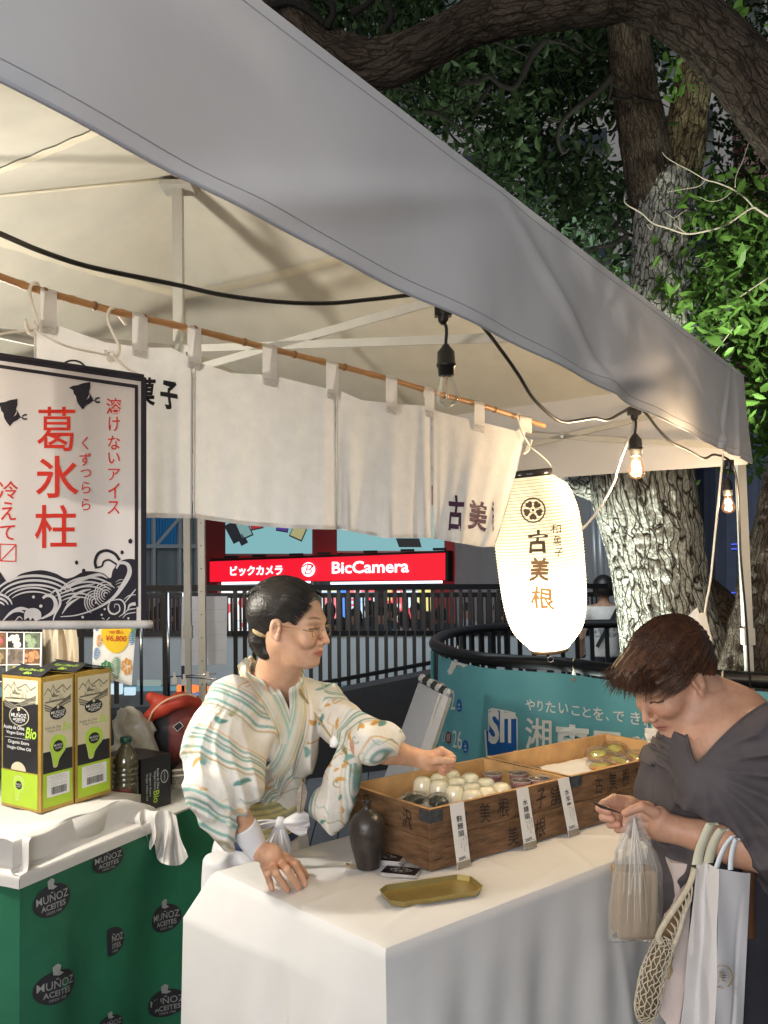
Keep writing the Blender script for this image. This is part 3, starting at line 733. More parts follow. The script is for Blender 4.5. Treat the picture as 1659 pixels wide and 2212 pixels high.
for pp, r0 in (([(1700, 480), (1662, 468), (1640, 455), (1622, 450), (1570, 485), (1530, 498), (1483, 505), (1440, 492), (1410, 482), (1385, 460), (1352, 440), (1349, 422)], .012),
               ([(1629, 450), (1612, 430), (1585, 410), (1550, 395), (1524, 388), (1490, 368), (1464, 355), (1440, 340), (1430, 328)], .008),
               ([(1524, 388), (1510, 402), (1480, 408), (1440, 415)], .005), ([(1588, 405), (1590, 380), (1605, 345), (1618, 305)], .005),
               ([(1483, 505), (1462, 488), (1455, 472), (1436, 458)], .006), ([(1412, 483), (1405, 495), (1395, 482)], .004), ([(1409, 482), (1416, 465), (1416, 452)], .004),
               ([(1456, 472), (1470, 462), (1485, 452)], .004), ([(1580, 415), (1560, 430), (1535, 435), (1510, 425)], .004),
               ([(1590, 700), (1560, 740), (1520, 790)], .006), ([(1659, 600), (1600, 640), (1560, 668), (1540, 690)], .006)):
    q = smooth_pts([P(a, b, 4.75) for a, b in pp], 5); mb = MB(); mb.tube(q, np.linspace(r0*.6, r0*.28, len(q)), 6); part('bare_twig', mb, tw, treeB, True, label='pale leafless twig lit from below')

treeC = thing('overhanging_tree', 'thick dark bough arching across the top of the view over the tent', 'tree', P(1990, 1300, 3.4)*np.array([1, 1, 0]))
part('bough', bark_tube([P(2200, 900, 3.3), P(1930, 560, 3.4), P(1760, 350, 3.5), P(1640, 205, 3.6), P(1560, 105, 3.65), P(1470, 25, 3.7), P(1370, -12, 3.75), P(1270, -5, 3.8), P(1140, 20, 3.9), P(1010, 55, 4.0), P(900, 112, 4.0), P(800, 138, 4.05), P(715, 110, 4.1), P(655, 60, 4.1), P(600, -30, 4.1)],
     [.2, .16, .135, .125, .12, .12, .11, .11, .1, .095, .1, .11, .1, .09, .09], 120, 520, 31, depth=.016, freq=24), m_barkD, treeC, True, attr=True)
for pp in ([(835, 95), (828, 70), (845, 40), (838, 0), (830, -20)], [(705, 60), (720, 30), (712, 0), (700, -20)], [(560, 20), (620, 5), (660, 20), (700, 50)], [(760, 30), (790, 12), (810, -12)]):
    q = smooth_pts([P(a, b, 4.0) for a, b in pp], 6); mb = MB(); mb.tube(q, np.linspace(.018, .009, len(q)), 7); part('branch', mb, MATS['branch_bark'], treeC, True)

# floodlights in the planting that light the trunks and the right crown
def flood(loc, to, w, size, col, blend=.2):
    l = bpy.data.lights.new('flood_beam', 'SPOT'); l.energy = w; l.spot_size = rad(size); l.spot_blend = blend; l.color = col; l.shadow_soft_size = .05
    o = bpy.data.objects.new('flood_beam', l); COL.objects.link(o); o.location = Vector(loc)
    d = Vector(to)-Vector(loc); o.rotation_euler = d.to_track_quat('-Z', 'Y').to_euler(); return o
def flood_fixture(loc, to, label):
    d = nrm(np.array(to)-np.array(loc)); t = thing('floodlight', label, 'floodlight', np.array(loc)*np.array([1, 1, 0]))
    c = np.array(loc)-d*.09; s = nrm(np.cross(d, (0, 0, 1))); u = np.cross(s, d)
    mb = MB(); mb.box(c, (.2, .14, .08), (s, u, d)); part('housing', mb, m_black, t)
    mb = MB(); mb.tube([c-s*.11, c-s*.11-np.array([0, 0, .12]), c+s*.11-np.array([0, 0, .12]), c+s*.11], .008, 6); mb.tube([c-np.array([0, 0, .12]), np.array([c[0], c[1], .0])], .012, 6); part('bracket', mb, m_black, t)
    mb = MB(); mb.box(c+d*.043, (.17, .11, .004), (s, u, d)); part('lens', mb, EM('flood_lens', (.9, 1, .85), 3), t)
f1 = np.array([.97, 4.36, .15]); t1 = P(1410, 1190, 4.7)
flood(f1, t1, 620, 85, (.93, 1.0, .88), .25); flood_fixture(f1, t1, 'small black floodlight inside the round railing aimed at the leaning trunk')
f2 = P(1850, 1000, 3.6); t2 = P(1530, 560, 5.6)
flood(f2, t2, 330, 60, (.95, 1.0, .80), .5); flood_fixture(f2, t2, 'black floodlight on a post outside the right edge aimed up at the crown')

l = bpy.data.lights.new('wall_fill_light', 'AREA'); l.energy = 170; l.size = 3.0; l.color = (.86, .95, 1.0)  # unseen area light added above the deck to brighten the walkway wall
o = bpy.data.objects.new('wall_fill_light', l); COL.objects.link(o); o.location = (.3, 6.4, 3.4); o.rotation_euler = (Vector((.3, 6.4, 3.4))-Vector((.3, 9.5, .6))).to_track_quat('Z', 'Y').to_euler()
# ================================================================ the market tent
FR = np.array([1.39, 3.45, 0]); fd = nrm(PZ(1615, 1003, 1.863)-PZ(0, 205, 1.863)); fd[2] = 0; fd = nrm(fd)
pd = np.array([-fd[1], fd[0], 0]); fn_ = -pd          # fn_ points out of the front
FR = PZ(1615, 1003, 1.863)*np.array([1, 1, 0])
FL = FR-fd*3.75; BR = np.array([-1.05, 4.87, 0]); BL = FL+pd*2.95
PEAK = np.array([-.66, 2.92, 2.80])
def zt(s): return 2.085+(2.217-2.085)*s      # eave height, s=0 left .. 1 right
tent = thing('market_tent', 'white pitched canopy tent with deep plain valance sheltering the sweets stall', 'tent', FR*np.array([1, 1, 0])-fd*1.5+pd*1.5)
m_canvas = translucent('tent_canvas', (.64, .63, .65), .22, .85, .12, bs=25, var=.03)
m_canvin = translucent('tent_canvas_roof', (.64, .62, .55), .12, .85, .15, bs=14, var=.05)
eFR, eFL, eBR, eBL = Z(FR, 2.217), Z(FL, 2.085), Z(BR, 2.13), Z(BL, 2.10)
def roof(a, b):
    def f(s, t):
        e = lerp(a, b, s); q = lerp(e, PEAK, t)
        sag = .05*sin(pi*t)*(sin(pi*s)**.7 if 0 < s < 1 else 0)*(1-t)
        r = .006*sin(s*60+t*8)*sin(pi*t)*(1-t)
        return q-np.array([0, 0, sag+r])
    return f
ro = None
for a, b in ((eFL, eFR), (eFR, eBR), (eBR, eBL), (eBL, eFL)):
    mb = MB(); mb.grid(roof(a, b), 40, 24); part('roof_panel', mb, m_canvin, tent, True)
    mb = MB(); f = roof(a, b); mb.grid(lambda s, t: f(s, .675+.022*t)-np.array([0, 0, .004]), 40, 1); part('roof_seam', mb, M('seam_tape', (.72, .68, .56), .8, var=.03), tent, True)
    mb = MB(); mb.tube([lerp(a, PEAK, k/10)-np.array([0, 0, .006]) for k in range(11)], .006, 5); part('hip_seam', mb, MATS['seam_tape'], tent, True)
def crease(x, z):
    """long soft folds in the hanging front cloth; x metres along, z metres up"""
    d = 0
    for (x0, z0, ang, w, a) in ((1.0, .12, 20, .035, .010), (1.5, .2, -24, .03, .012), (2.25, .1, 14, .04, .010), (2.95, .2, -35, .028, .014), (3.25, .1, 48, .022, .014), (3.5, .2, 70, .03, .012), (2.6, .22, -12, .03, .008), (1.9, .03, 8, .025, .007)):
        t = (x-x0)*sin(rad(ang))-(z-z0)*cos(rad(ang)); l = (x-x0)*cos(rad(ang))+(z-z0)*sin(rad(ang))
        d += 1.25*a*math.exp(-(t/w/.75)**2)*math.exp(-(l/.5)**2)
    return d+.006*sin(x*5.5+z*3)+.003*sin(x*17-z*11)
def front(s, t):
    x = s*3.75; b = FL+fd*x; zb = 1.863; z = zb+(zt(s)-zb)*t
    return b+fn_*(crease(x, (z-zb))*(1-t)**.6+.012*(1-t))+np.array([0, 0, z])
mb = MB(); mb.grid(front, 260, 30); part('front_valance', mb, m_canvas, tent, True)
mb = MB(); mb.tube([front(s, 0) for s in np.linspace(0, 1, 120)], .0022, 5); part('valance_hem', mb, m_canvas, tent, True)
for t_ in (.075, .94):
    mb = MB(); mb.tube([front(s, t_)+fn_*.0004 for s in np.linspace(0, 1, 160)], .0008, 4); part('hem_stitching', mb, M('stitch_grey', (.52, .51, .53), .8, var=0), tent, True)
for a, b, ea, eb, nm in ((FR, BR, eFR, eBR, 'right_valance'), (BR, BL, eBR, eBL, 'back_valance'), (BL, FL, eBL, eFL, 'left_valance')):
    n_ = nrm(np.cross(b-a, (0, 0, 1.0)))
    mb = MB(); mb.grid(lambda s, t: lerp(Z(a, 1.863), Z(b, 1.863), s)*(1-t)+lerp(ea, eb, s)*t+n_*(.008*sin(s*31)+.012*sin(s*9))*(1-t), 90, 8); part(nm, mb, m_canvas, tent, True)
# frame: legs, eave bars, scissor trusses, mast
def leg(p, name='leg'):
    mb = MB(); mb.bar(Z(p, 1.15), Z(p, 2.12), .036); mb.bar(Z(p, .01), Z(p, 1.2), .03); mb.box(Z(p, .006), (.09, .09, .012)); mb.box(Z(p, 1.16), (.046, .046, .07)); o = part(name, mb, m_steel, tent); return o
inw = lambda p: p+nrm((PEAK-p)*np.array([1, 1, 0]))*.05
LFR = PZ(1598, 1030, 1.85)*np.array([1, 1, 0])+np.array([.0, -.01, 0])
leg(LFR); leg(inw(FL)); leg(P(405, 1200, 4.9)*np.array([1, 1, 0])); leg(inw(BL))
def scissor(a, b, z0, z1, n=2):
    for k in range(n):
        p, q = lerp(a, b, k/n), lerp(a, b, (k+1)/n)
        for (s, e) in ((z0, z1), (z1, z0)):
            mb = MB(); mb.bar(Z(p, s), Z(q, e), .010, .022); br_ = part('truss_bar', mb, m_steel, tent)
        mb = MB(); c = lerp(p, q, .5); mb.lathe([(0, -.02), (.008, -.02), (.008, .02), (0, .02)], Z(c, (z0+z1)/2), nrm(np.cross(b-a, (0, 0, 1.0))), 8); part('truss_bolt', mb, m_chrome, tent)
iFR, iBR, iFL, iBL = (inw(q) for q in (FR, BR, FL, BL))
scissor(iFR, iBR, 1.93, 2.13); scissor(iBR, iBL, 1.93, 2.12); scissor(iBL, iFL, 1.9, 2.08)
hub = np.array([PEAK[0], PEAK[1], 0])
for (q, z) in (((iFR+iBR)/2, 2.03), ((iBR+iBL)/2, 2.03), ((iBL+iFL)/2, 2.0), ((iFR+iFL)/2+pd*.02, 2.05)):
    for (za, zb) in ((2.14, z+.10), (2.22, z-.06)):
        mb = MB(); mb.bar(Z(hub, za), Z(q, zb), .010, .022); part('truss_bar', mb, m_steel, tent)
mb = MB(); mb.bar(Z(hub, 2.1), Z(hub, 2.76), .032); mb.box(Z(hub, 2.76), (.1, .1, .015)); mb.box(Z(hub, 2.17), (.055, .055, .12)); part('mast', mb, m_steel, tent)
# unseen poles and cloth added before a lamp to cast the valance bands
NL = np.array([-1.25, -.35, 1.45])
ns = thing('valance_shadow_rig', 'unseen poles and cloth with a lamp, added past the left edge to cast bands on the valance', 'awning', (NL[0], NL[1], 0))
def nsb(a, b, w, k=.5):
    A_, B_ = [lerp(NL, PV(u, v, FL, FR), k) for u, v in (a, b)]; m = MB(); m.tube([A_, B_], w, 10); part('shadow_pole', m, m_steel, ns, True)
nsb((-150, -15), (1300, 520), .011); nsb((420, -60), (1250, 720), .008)
m = MB(); m.grid(lambda s, t: lerp(NL, PV(40+45*s+16*sin(t*6), 75+150*t, FL, FR), .5), 6, 12); m.grid(lambda s, t: lerp(NL, PV(-90+150*s+8*sin(t*7), -60+330*t, FL, FR), .5), 8, 14); part('shadow_flag', m, m_canvas, ns, True)
m = MB(); m.tube([NL-np.array([0, 0, 1.44]), NL-np.array([0, 0, .1])], .012, 8); m.lathe([(0, .06), (.03, .05), (.05, -.01)], NL, n=16); part('lamp_stand', m, m_black, ns, True)
l = bpy.data.lights.new('stall_lamp', 'POINT'); l.energy = 34; l.color = (1, .90, .82); l.shadow_soft_size = .02
o = bpy.data.objects.new('stall_lamp', l); COL.objects.link(o); o.location = Vector(NL-np.array([0, 0, .03]))
# a second tent leg standing beside the back leg
t2_ = thing('neighbour_tent_leg', 'second white tent leg standing right beside the back leg', 'tent leg', P(436, 1200, 4.75)*np.array([1, 1, 0]))
mb = MB(); q = P(436, 1200, 4.75); mb.bar(Z(q, 0), Z(q, 2.0), .036); mb.box(Z(q, .006), (.09, .09, .012)); part('post', mb, m_steel, t2_)
mb = MB()
for z in np.arange(.9, 1.9, .12): mb.box(Z(q, z)+np.array([0, -.019, 0]), (.006, .003, .006))
part('pin_holes', mb, m_blackmatte, t2_)
# ================================================================ counter table with its cloth
TZ = .72
m_cloth = translucent('tablecloth_white', (.74, .73, .72), .10, .9, .5, bs=14, var=.03, vs=6)
m_crate = M('crate_wood', (.16, .088, .046), .5, var=.6, vs=11, bump=.6, bs=60, stretch=(1, 1, 5), spec=.4)
m_crin = M('crate_wood_inner', (.50, .30, .13), .55, var=.18, vs=14, bump=.3, bs=60)
m_ink = M('brush_ink', (.012, .010, .012), .6, var=0)
m_inkpurple = M('noren_ink', (.05, .015, .045), .7, var=0)
m_paper = M('paper_white', (.78, .77, .75), .6, var=.02, bump=.15, bs=20)
TL, TS = hdir(49.5), hdir(-41.5)
TN = PZ(833, 2045, TZ); TLEN, TWID = 1.42, .66
tb = thing('table', 'folding table hidden under the white cloth of the sweets stall', 'table', TN*np.array([1, 1, 0]))
mb = MB(); mb.box(Z(TN+TL*TLEN/2+TS*TWID/2, TZ-.028), (TLEN-.03, TWID-.03, .03), (TL, TS, (0, 0, 1))); part('table_top', mb, m_white, tb)
for a in (.12, TLEN-.12):
    for b in (.08, TWID-.08):
        q = TN+TL*a+TS*b; mb = MB(); mb.tube([Z(q, 0), Z(q, TZ-.04)], .014, 8); part('leg', mb, m_steel, tb, True)
per = [TN, TN+TL*TLEN, TN+TL*TLEN+TS*TWID, TN+TS*TWID]
mb = MB()
def ctop(s, t):
    q = TN+TL*TLEN*s+TS*TWID*t; e = min(s*TLEN, (1-s)*TLEN, t*TWID, (1-t)*TWID)
    x, y = s*TLEN, t*TWID
    w = 0
    for (x0, y0, a, wd, am) in ((.22, .40, 41, .010, .006), (.55, .33, 85, .010, .005), (.2, .12, 20, .012, .005), (.75, .10, 60, .01, .004), (.95, .12, -50, .012, .004), (.6, .05, 15, .015, .003), (.12, .45, 75, .015, .004), (1.15, .08, 35, .01, .004), (.4, .25, -30, .014, .003), (.05, .3, 5, .012, .003)):
        tt = (x-x0)*sin(rad(a))-(y-y0)*cos(rad(a)); ll = (x-x0)*cos(rad(a))+(y-y0)*sin(rad(a))
        w += am*math.exp(-(tt/wd)**2)*math.exp(-(ll/.14)**2)
    return Z(q, TZ+w-.004*math.exp(-e/.012))
mb.grid(ctop, 150, 80)
cl = MB()
def skirt(a, b, flare0, flare1, ph, folds=1.0):
    a, b = np.array(a), np.array(b); dr = nrm(b-a); out = np.array([dr[1], -dr[0], 0]); Ln = np.linalg.norm(b-a)
    def f(s, t):
        x = s*Ln; z = TZ-.0035-(TZ-.012)*(1-t)
        h = (1-t); k = min(1, h*3)*min(1, x*9, (Ln-x)*9)
        fl = lerp(flare0, flare1, s)*min(1, h*6)
        w = (.012*sin(x*9+ph+h*1.3)+.007*sin(x*21+ph*2-h*2.2)+.004*sin(x*47+h*5))*k*folds
        w += .016*math.exp(-((x-Ln*.52-h*.06)/.02)**2)*k*folds*.4
        c_ = .006*min(1, h*60)+fl+.015*h; e_ = max(0, 1-(Ln-x)*9)-max(0, 1-x*9)
        return a+dr*(x+c_*e_)+out*(c_+w+.015*h*folds*k)+np.array([0, 0, z-a[2]])
    return f
sk = MB()
sk.grid(skirt(per[0], per[1], .0, .02, .5, .8), 180, 60)
sk.grid(skirt(per[3], per[0], .055, .0, 2.0, .9), 90, 60)
sk.grid(skirt(per[1], per[2], .02, .02, 1.0), 60, 20)
sk.grid(skirt(per[2], per[3], .02, .055, 3.0), 100, 20)
tc_ = thing('tablecloth', 'plain white cloth draped to the ground over the sweets counter', 'tablecloth', TN*np.array([1, 1, 0]))
part('cloth_top', mb, m_cloth, tc_, True); part('cloth_skirt', sk, m_cloth, tc_, True)
mb = MB(); f = skirt(per[0], per[1], 0, .02, .5, .8); mb.tube([f(s, .36)+fn_*.001 for s in np.linspace(0, 1, 90)], .0016, 4); part('stitched_seam', mb, m_cloth, tc_, True)

# ================================================================ wooden crates, two stacks of two
CL_, CS_ = hdir(53), hdir(-37)
C0 = PZ(931, 1888, TZ); CA, CW, CH = .525, .362, .078
CB = np.linalg.norm(PZ(1285, 1588, TZ+2*CH+.004)-PZ(1060, 1637, TZ+2*CH+.004))+.06
def make_crate(org, ln, z0, label, seed, brackets):
    r = random.Random(seed); t = thing('wooden_crate', label, 'crate', org+np.array([0, 0, z0-org[2]]), 0, 'old wooden confectionery crates')
    th = .013; ax = (CL_, CS_, (0, 0, 1))
    o = Z(org, z0)
    def bd(nm, c, size, mi=None, mats=(m_crate, m_crin)):
        m = MB(); m.box(c, size, ax); v, f, mm, cc = m.data(); mm = mi or [0]*6
        return part(nm, (v, f, mm, cc), mats, t)
    zc = np.array([0, 0, CH/2])
    # faces order: -L, +L, -S, +S, -Z, +Z ; inner sides and rims are the paler wood
    bd('front_board', o+CL_*ln/2+CS_*th/2+zc, (ln-.004, th, CH-.003), [0, 0, 0, 1, 0, 1])
    bd('back_board', o+CL_*ln/2+CS_*(CW-th/2)+zc, (ln-.004, th, CH-.003), [0, 0, 1, 0, 0, 1])
    bd('end_board', o+CL_*(th/2+.001)+CS_*CW/2+zc, (th, CW-2*th-.002, CH-.004), [0, 1, 0, 0, 0, 1])
    bd('end_board', o+CL_*(ln-th/2-.001)+CS_*CW/2+zc, (th, CW-2*th-.002, CH-.004), [1, 0, 0, 0, 0, 1])
    bd('bottom_board', o+CL_*ln/2+CS_*CW/2+np.array([0, 0, .006]), (ln-2*th-.002, CW-2*th-.002, .008), [1]*6)
    if brackets:
        for zz in (CH-.018,) if brackets > 1 else (CH-.014,):
            m = MB(); m.box(o+CL_*.021-CS_*.001+np.array([0, 0, zz-.002]), (.044, .0015, .03), ax); m.box(o-CL_*.0005+CS_*.02+np.array([0, 0, zz-.002]), (.0015, .042, .03), ax)
            for dx in (.008, .03):
                for dz in (-.008, .008): m.box(o+CL_*dx-CS_*.002+np.array([0, 0, zz+dz]), (.003, .002, .003), ax)
            part('corner_bracket', m, M('galvanised_tin', (.10, .11, .12), .45, metal=.6, var=.4, vs=40), t)
    return t
z1, z2 = TZ+.004, TZ+.004+CH
crA1 = make_crate(C0, CA, z1, 'lower wooden crate of the near stack with faded brush writing', 1, 0)
crA2 = make_crate(C0, CA, z2, 'upper wooden crate of the near stack filled with jelly cups', 2, 2)
C1 = C0+CL_*(CA+.006)
crB1 = make_crate(C1, CB, z1, 'lower wooden crate of the far stack with a worn split edge', 3, 0)
crB2 = make_crate(C1, CB, z2, 'upper wooden crate of the far stack holding wrapped pancake sweets', 4, 1)
def cf(org, z):       # brush writing on the long front face, x along, y up
    return lambda x, y: Z(org, z)+CL_*x-CS_*.0016+np.array([0, 0, y])
def ce(org, z): return lambda x, y: Z(org, z)+CS_*(CW-x)-CL_*.0016+np.array([0, 0, y])
m_ink2 = M('faded_ink', (.032, .020, .014), .7, var=.3, vs=60)
for (ch, x, t_, mpf, w) in (('古', .085, crA2, cf(C0, z2), .05), ('美', .17, crA2, cf(C0, z2), .05), ('根', .235, crA2, cf(C0, z2), .055), ('子', .385, crA2, cf(C0, z2), .045), ('舗', .44, crA2, cf(C0, z2), .055),
                            ('品', .07, crA2, ce(C0, z2), .045), ('沢', .25, crA2, ce(C0, z2), .05), ('美', .27, crA1, cf(C0, z1), .05), ('根', .375, crA1, cf(C0, z1), .055),
                            ('古', .10, crB2, cf(C1, z2), .045), ('美', .165, crB2, cf(C1, z2), .045), ('根', .225, crB2, cf(C1, z2), .045), ('菓', .29, crB2, cf(C1, z2), .045), ('美', .2, crB1, cf(C1, z1), .045)):
    mb = MB(); text_into(mb, ch, x, .010, x+w*.8, .062, mpf, bold=.006, wob=.05); part('brush_character', mb, m_ink2, t_)
for k in range(26):      # chips and scratches
    x = r6.uniform(.01, .5); t_ = (crA1, crA2, crB1, crB2)[k % 4]; og = (C0, C0, C1, C1)[k % 4]; zz = (z1, z2, z1, z2)[k % 4]
    mb = MB(); y = r6.uniform(.008, .07); l = r6.uniform(.006, .03); mb.bar(cf(og, zz)(x, y), cf(og, zz)(x+l, y+r6.uniform(-.004, .004)), .0012, .0008); part('scratch', mb, M('bare_wood', (.30, .17, .08), .6, var=.2) if k % 3 else m_blackmatte, t_)
mb = MB(); mb.slab([cf(C1, z1)(-.003, .066), cf(C1, z1)(.03, .070), cf(C1, z1)(.052, .078), cf(C1, z1)(-.003, .079)], .003, -CS_); part('split_edge', mb, M('split_wood', (.22, .12, .05), .8, var=.4), crB1)
# paper liners
def liner(org, ln, seed, label):
    zf = z2+.0125; rr_ = np.random.default_rng(seed); ph = rr_.uniform(0, 6, 4)
    def f(s, t):
        x, y = .022+s*(ln-.046), .022+t*(CW-.046); e = min(s, 1-s, t*.8, (1-t)*.8)
        w = .0022*(1+sin(x*37+y*21+ph[0])*sin(y*43-x*17+ph[1]))+.0012*abs(sin(x*80+y*60+ph[2]))
        up = .03*math.exp(-(min(s*ln, (1-t)*CW)/.010)) if seed % 2 == 0 else 0
        return Z(org, zf+w+up)+CL_*x+CS_*y
    m = MB(); m.grid(f, 60, 44); single('paper_liner', m, m_paper, label, 'paper', Z(org, z2)+CL_*.03+CS_*.03, smooth=True)
liner(C0, CA, 1, 'white paper liner under the jelly cups in the near upper crate')
liner(C1, CB, 3, 'crinkled white paper liner in the far upper crate beside the wrapped sweets')

# ---- sweets
def jelly():
    m = M('jelly_cup', (.80, .74, .55), .22, var=.10, vs=30, sss=.15, coat=.6, spec=.6)
    t = thing('jelly_cup', 'x', 'jelly', (0, 0, 0), 0, 'pale yellow jellies in upturned cups')
    mb = MB(); mb.lathe([(.0245, 0), (.0248, .004), (.0238, .018), (.022, .032), (.019, .040), (.013, .0445), (.006, .0455), (0, .0455)], (0, 0, 0), n=28); part('cup_dome', mb, m, t, True, local=True)
    mb = MB(); mb.lathe([(.0285, -.0005), (.0285, .0018), (.0245, .003)], (0, 0, 0), n=28); part('cup_rim', mb, film('clear_rim', cover=.3), t, True, local=True)
    return t
JL = jelly(); zj = z2+.017
jpos = [(372, 175, 'at the back left, just under the hand'), (578, 180, 'at the back, right of the hand'), (473, 212, 'second row, below the hand'), (727, 218, 'back row, nearest the empty paper'), (860, 252, 'rightmost in the second row'),
        (335, 238, 'front left, tallest looking'), (620, 248, 'middle of the second row'), (475, 272, 'behind the dark wrapped cake'), (750, 288, 'centre, greener than the rest'), (610, 308, 'front row, right of the dark wrapped cake'), (990, 292, 'next to the purple cups'), (870, 322, 'front row beside the second price strip'), (740, 348, 'nearest the front board')]
first = True
for (x, y, w) in jpos:
    q = PZ(823+.2645*x, 1618+.2645*y+3, zj+.045); q[2] = zj-.002; q[:2] += rng.normal(0, .0022, 2)
    if first: o = JL; o.location = Vector(q); o.scale = (1.24,)*3; first = False
    else: o = dup(JL, q, r6.uniform(0, 6), scale=r6.uniform(1.20, 1.28))
    o['label'] = 'pale yellow jelly cup, '+w
def yokan():
    t = thing('bean_jelly_cup', 'x', 'cup', (0, 0, 0), 0, 'clear cups of purple bean jelly')
    mb = MB(); mb.lathe([(0, .003), (.021, .003), (.0266, .037), (.0264, .0385), (.0255, .0392), (.012, .0394), (0, .0394)], (0, 0, 0), n=28); part('bean_jelly', mb, M('bean_jelly', (.42, .20, .22), .3, var=.15), t, True, local=True)
    mb = MB(); mb.lathe([(0, .0005), (.022, .0005), (.0275, .041), (.030, .0415), (.030, .0435), (.0295, .0437), (.028, .042)], (0, 0, 0), n=28); part('cup', mb, film('clear_cup', cover=.04), t, True, local=True)
    mb = MB(); mb.lathe([(.0262, .0405), (.0285, .0445), (.0305, .0445)], (0, 0, 0), n=28); part('lid', mb, film('clear_lid', cover=.05), t, True, local=True)
    mb = MB(); mb.tube([(.0302*cos(a), .0302*sin(a), .044) for a in np.linspace(0, 2*pi, 29)], .0009, 5, caps=False); part('lid_rim', mb, film('clear_rim2', cover=.45), t, True, local=True)
    return t
YK = yokan(); first = True
for (x, y, w) in ((1055, 128, 'furthest back against the divider'), (915, 205, 'standing alone next to the yellow jellies'), (1120, 200, 'second row behind the front one'), (1228, 163, 'back row, second from the divider'), (1148, 262, 'nearest the front board and second price strip'), (1288, 245, 'front row, middle'), (1388, 212, 'front right corner of the crate')):
    q = PZ(823+.2645*x, 1618+.2645*y, zj+.050); q[2] = zj+.008
    if first: o = YK; o.location = Vector(q); first = False
    else: o = dup(YK, q, r6.uniform(0, 6))
    o['label'] = 'purple bean jelly cup, '+w
m_film = film('wrap_film', cover=.04, rough=.06, body=(.8, .8, .75))
def crumple(rx, ry, rz, seed, n=26):
    m = MB(); rr_ = np.random.default_rng(seed); ph = rr_.uniform(0, 6, 8)
    def f(s, t):
        a, b = s*2*pi, (t-.5)*pi
        k = 1+.10*abs(sin(3*a+ph[0]+2*b))+.08*sin(7*a+ph[1])*cos(5*b+ph[2])+.05*abs(sin(13*a+ph[3]+9*b))
        return np.array([rx*k*cos(a)*cos(b), ry*k*sin(a)*cos(b), rz*(1+k*sin(b))*.5*2-rz*.0])
    m.grid(f, n, n//2); return m
def wrapped(label, seed, q, rx=.034, ry=.028, rz=.016, rz_=0):
    t = thing('dark_bun', label, 'bun', q, rz_)
    mb = crumple(rx*.85, ry*.85, rz*.85, seed); part('bun', mb, M('dark_bun', (.02, .028, .02), .35, var=.4, vs=60, coat=.3), t, True, local=True)
    mb = crumple(rx*1.1, ry*1.1, rz*1.12, seed+1, 40); part('wrapper', mb, m_film, t, False, local=True)
    for k in range(3):
        mb = MB(); a = seed+k*2.1; mb.poly([(rx*.9*cos(a), ry*.9*sin(a), .004), (rx*1.5*cos(a+.15), ry*1.6*sin(a+.15), .012+.006*k), (rx*1.5*cos(a+.5), ry*1.5*sin(a+.5), .020), (rx*.8*cos(a+.6), ry*.8*sin(a+.6), .024)]); part('wrapper_corner', mb, m_film, t, local=True)
q = PZ(894, 1728, zj+.01); q[2] = zj; wrapped('dark bun wrapped in clear film at the left front of the near crate', 3, q, .036, .026, .014, .4)
q = PZ(948, 1734, zj+.01); q[2] = zj; wrapped('dark bun wrapped in clear film right behind the front corner of the near crate', 9, q, .030, .030, .016, 1.2)
def pancake(t, c, r, seed, tilt):
    u = nrm(np.cross(tilt, (0, 1, 0))); w = np.cross(tilt, u)
    mb = MB(); mb.lathe([(0, 0), (r*.9, 0), (r, .004), (r, .009), (r*.93, .013), (r*.6, .0155), (0, .016)], c, tilt, n=26); part('pancake', mb, M('pancake_brown', (.50, .24, .07), .5, var=.3, vs=25), t, True, local=True)
    mb = MB(); mb.lathe([(0, .0162), (r*.55, .0158), (r*.86, .0145)], c, tilt, n=26); part('pancake_top', mb, M('pancake_green', (.42, .40, .10), .45, var=.45, vs=40), t, True, local=True)
for (x, y, w, st) in ((320, 1262, 'leftmost, tilted on top of another', 1), (440, 1222, 'second along the back row', 1), (575, 1192, 'darkest green one at the very back', 1), (335, 1325, 'front left, lying flat', 0), (470, 1288, 'front row middle', 0), (610, 1262, 'lying flat with its brown edge showing', 0), (735, 1230, 'at the right end beside the customer', 0)):
    q = PZ(1207+.2725*x, 1289+.2725*y, zj+.016); q[2] = zj
    t = thing('wrapped_pancake', 'green tea pancake sweet in clear wrap, '+w, 'pancake', q, r6.uniform(0, 6), 'wrapped pancake sweets')
    pancake(t, np.array([0, 0, .012*st]), .037, int(x), nrm((r6.uniform(-.3, .3), r6.uniform(-.5, .1), 1)))
    if st: pancake(t, np.array([0.008, .01, -.001]), .036, int(y), nrm((r6.uniform(-.05, .05), .05, 1)))
    mb = crumple(.044, .044, .017+.006*st, int(x), 36); part('wrapper', mb, m_film, t, False, local=True)
    for k in range(3):
        a = r6.uniform(0, 6); mb = MB(); mb.poly([(.038*cos(a), .038*sin(a), .006), (.058*cos(a), .058*sin(a), .016), (.056*cos(a+.5), .056*sin(a+.5), .010), (.038*cos(a+.7), .038*sin(a+.7), .014)]); part('wrapper_corner', mb, m_film, t, local=True)

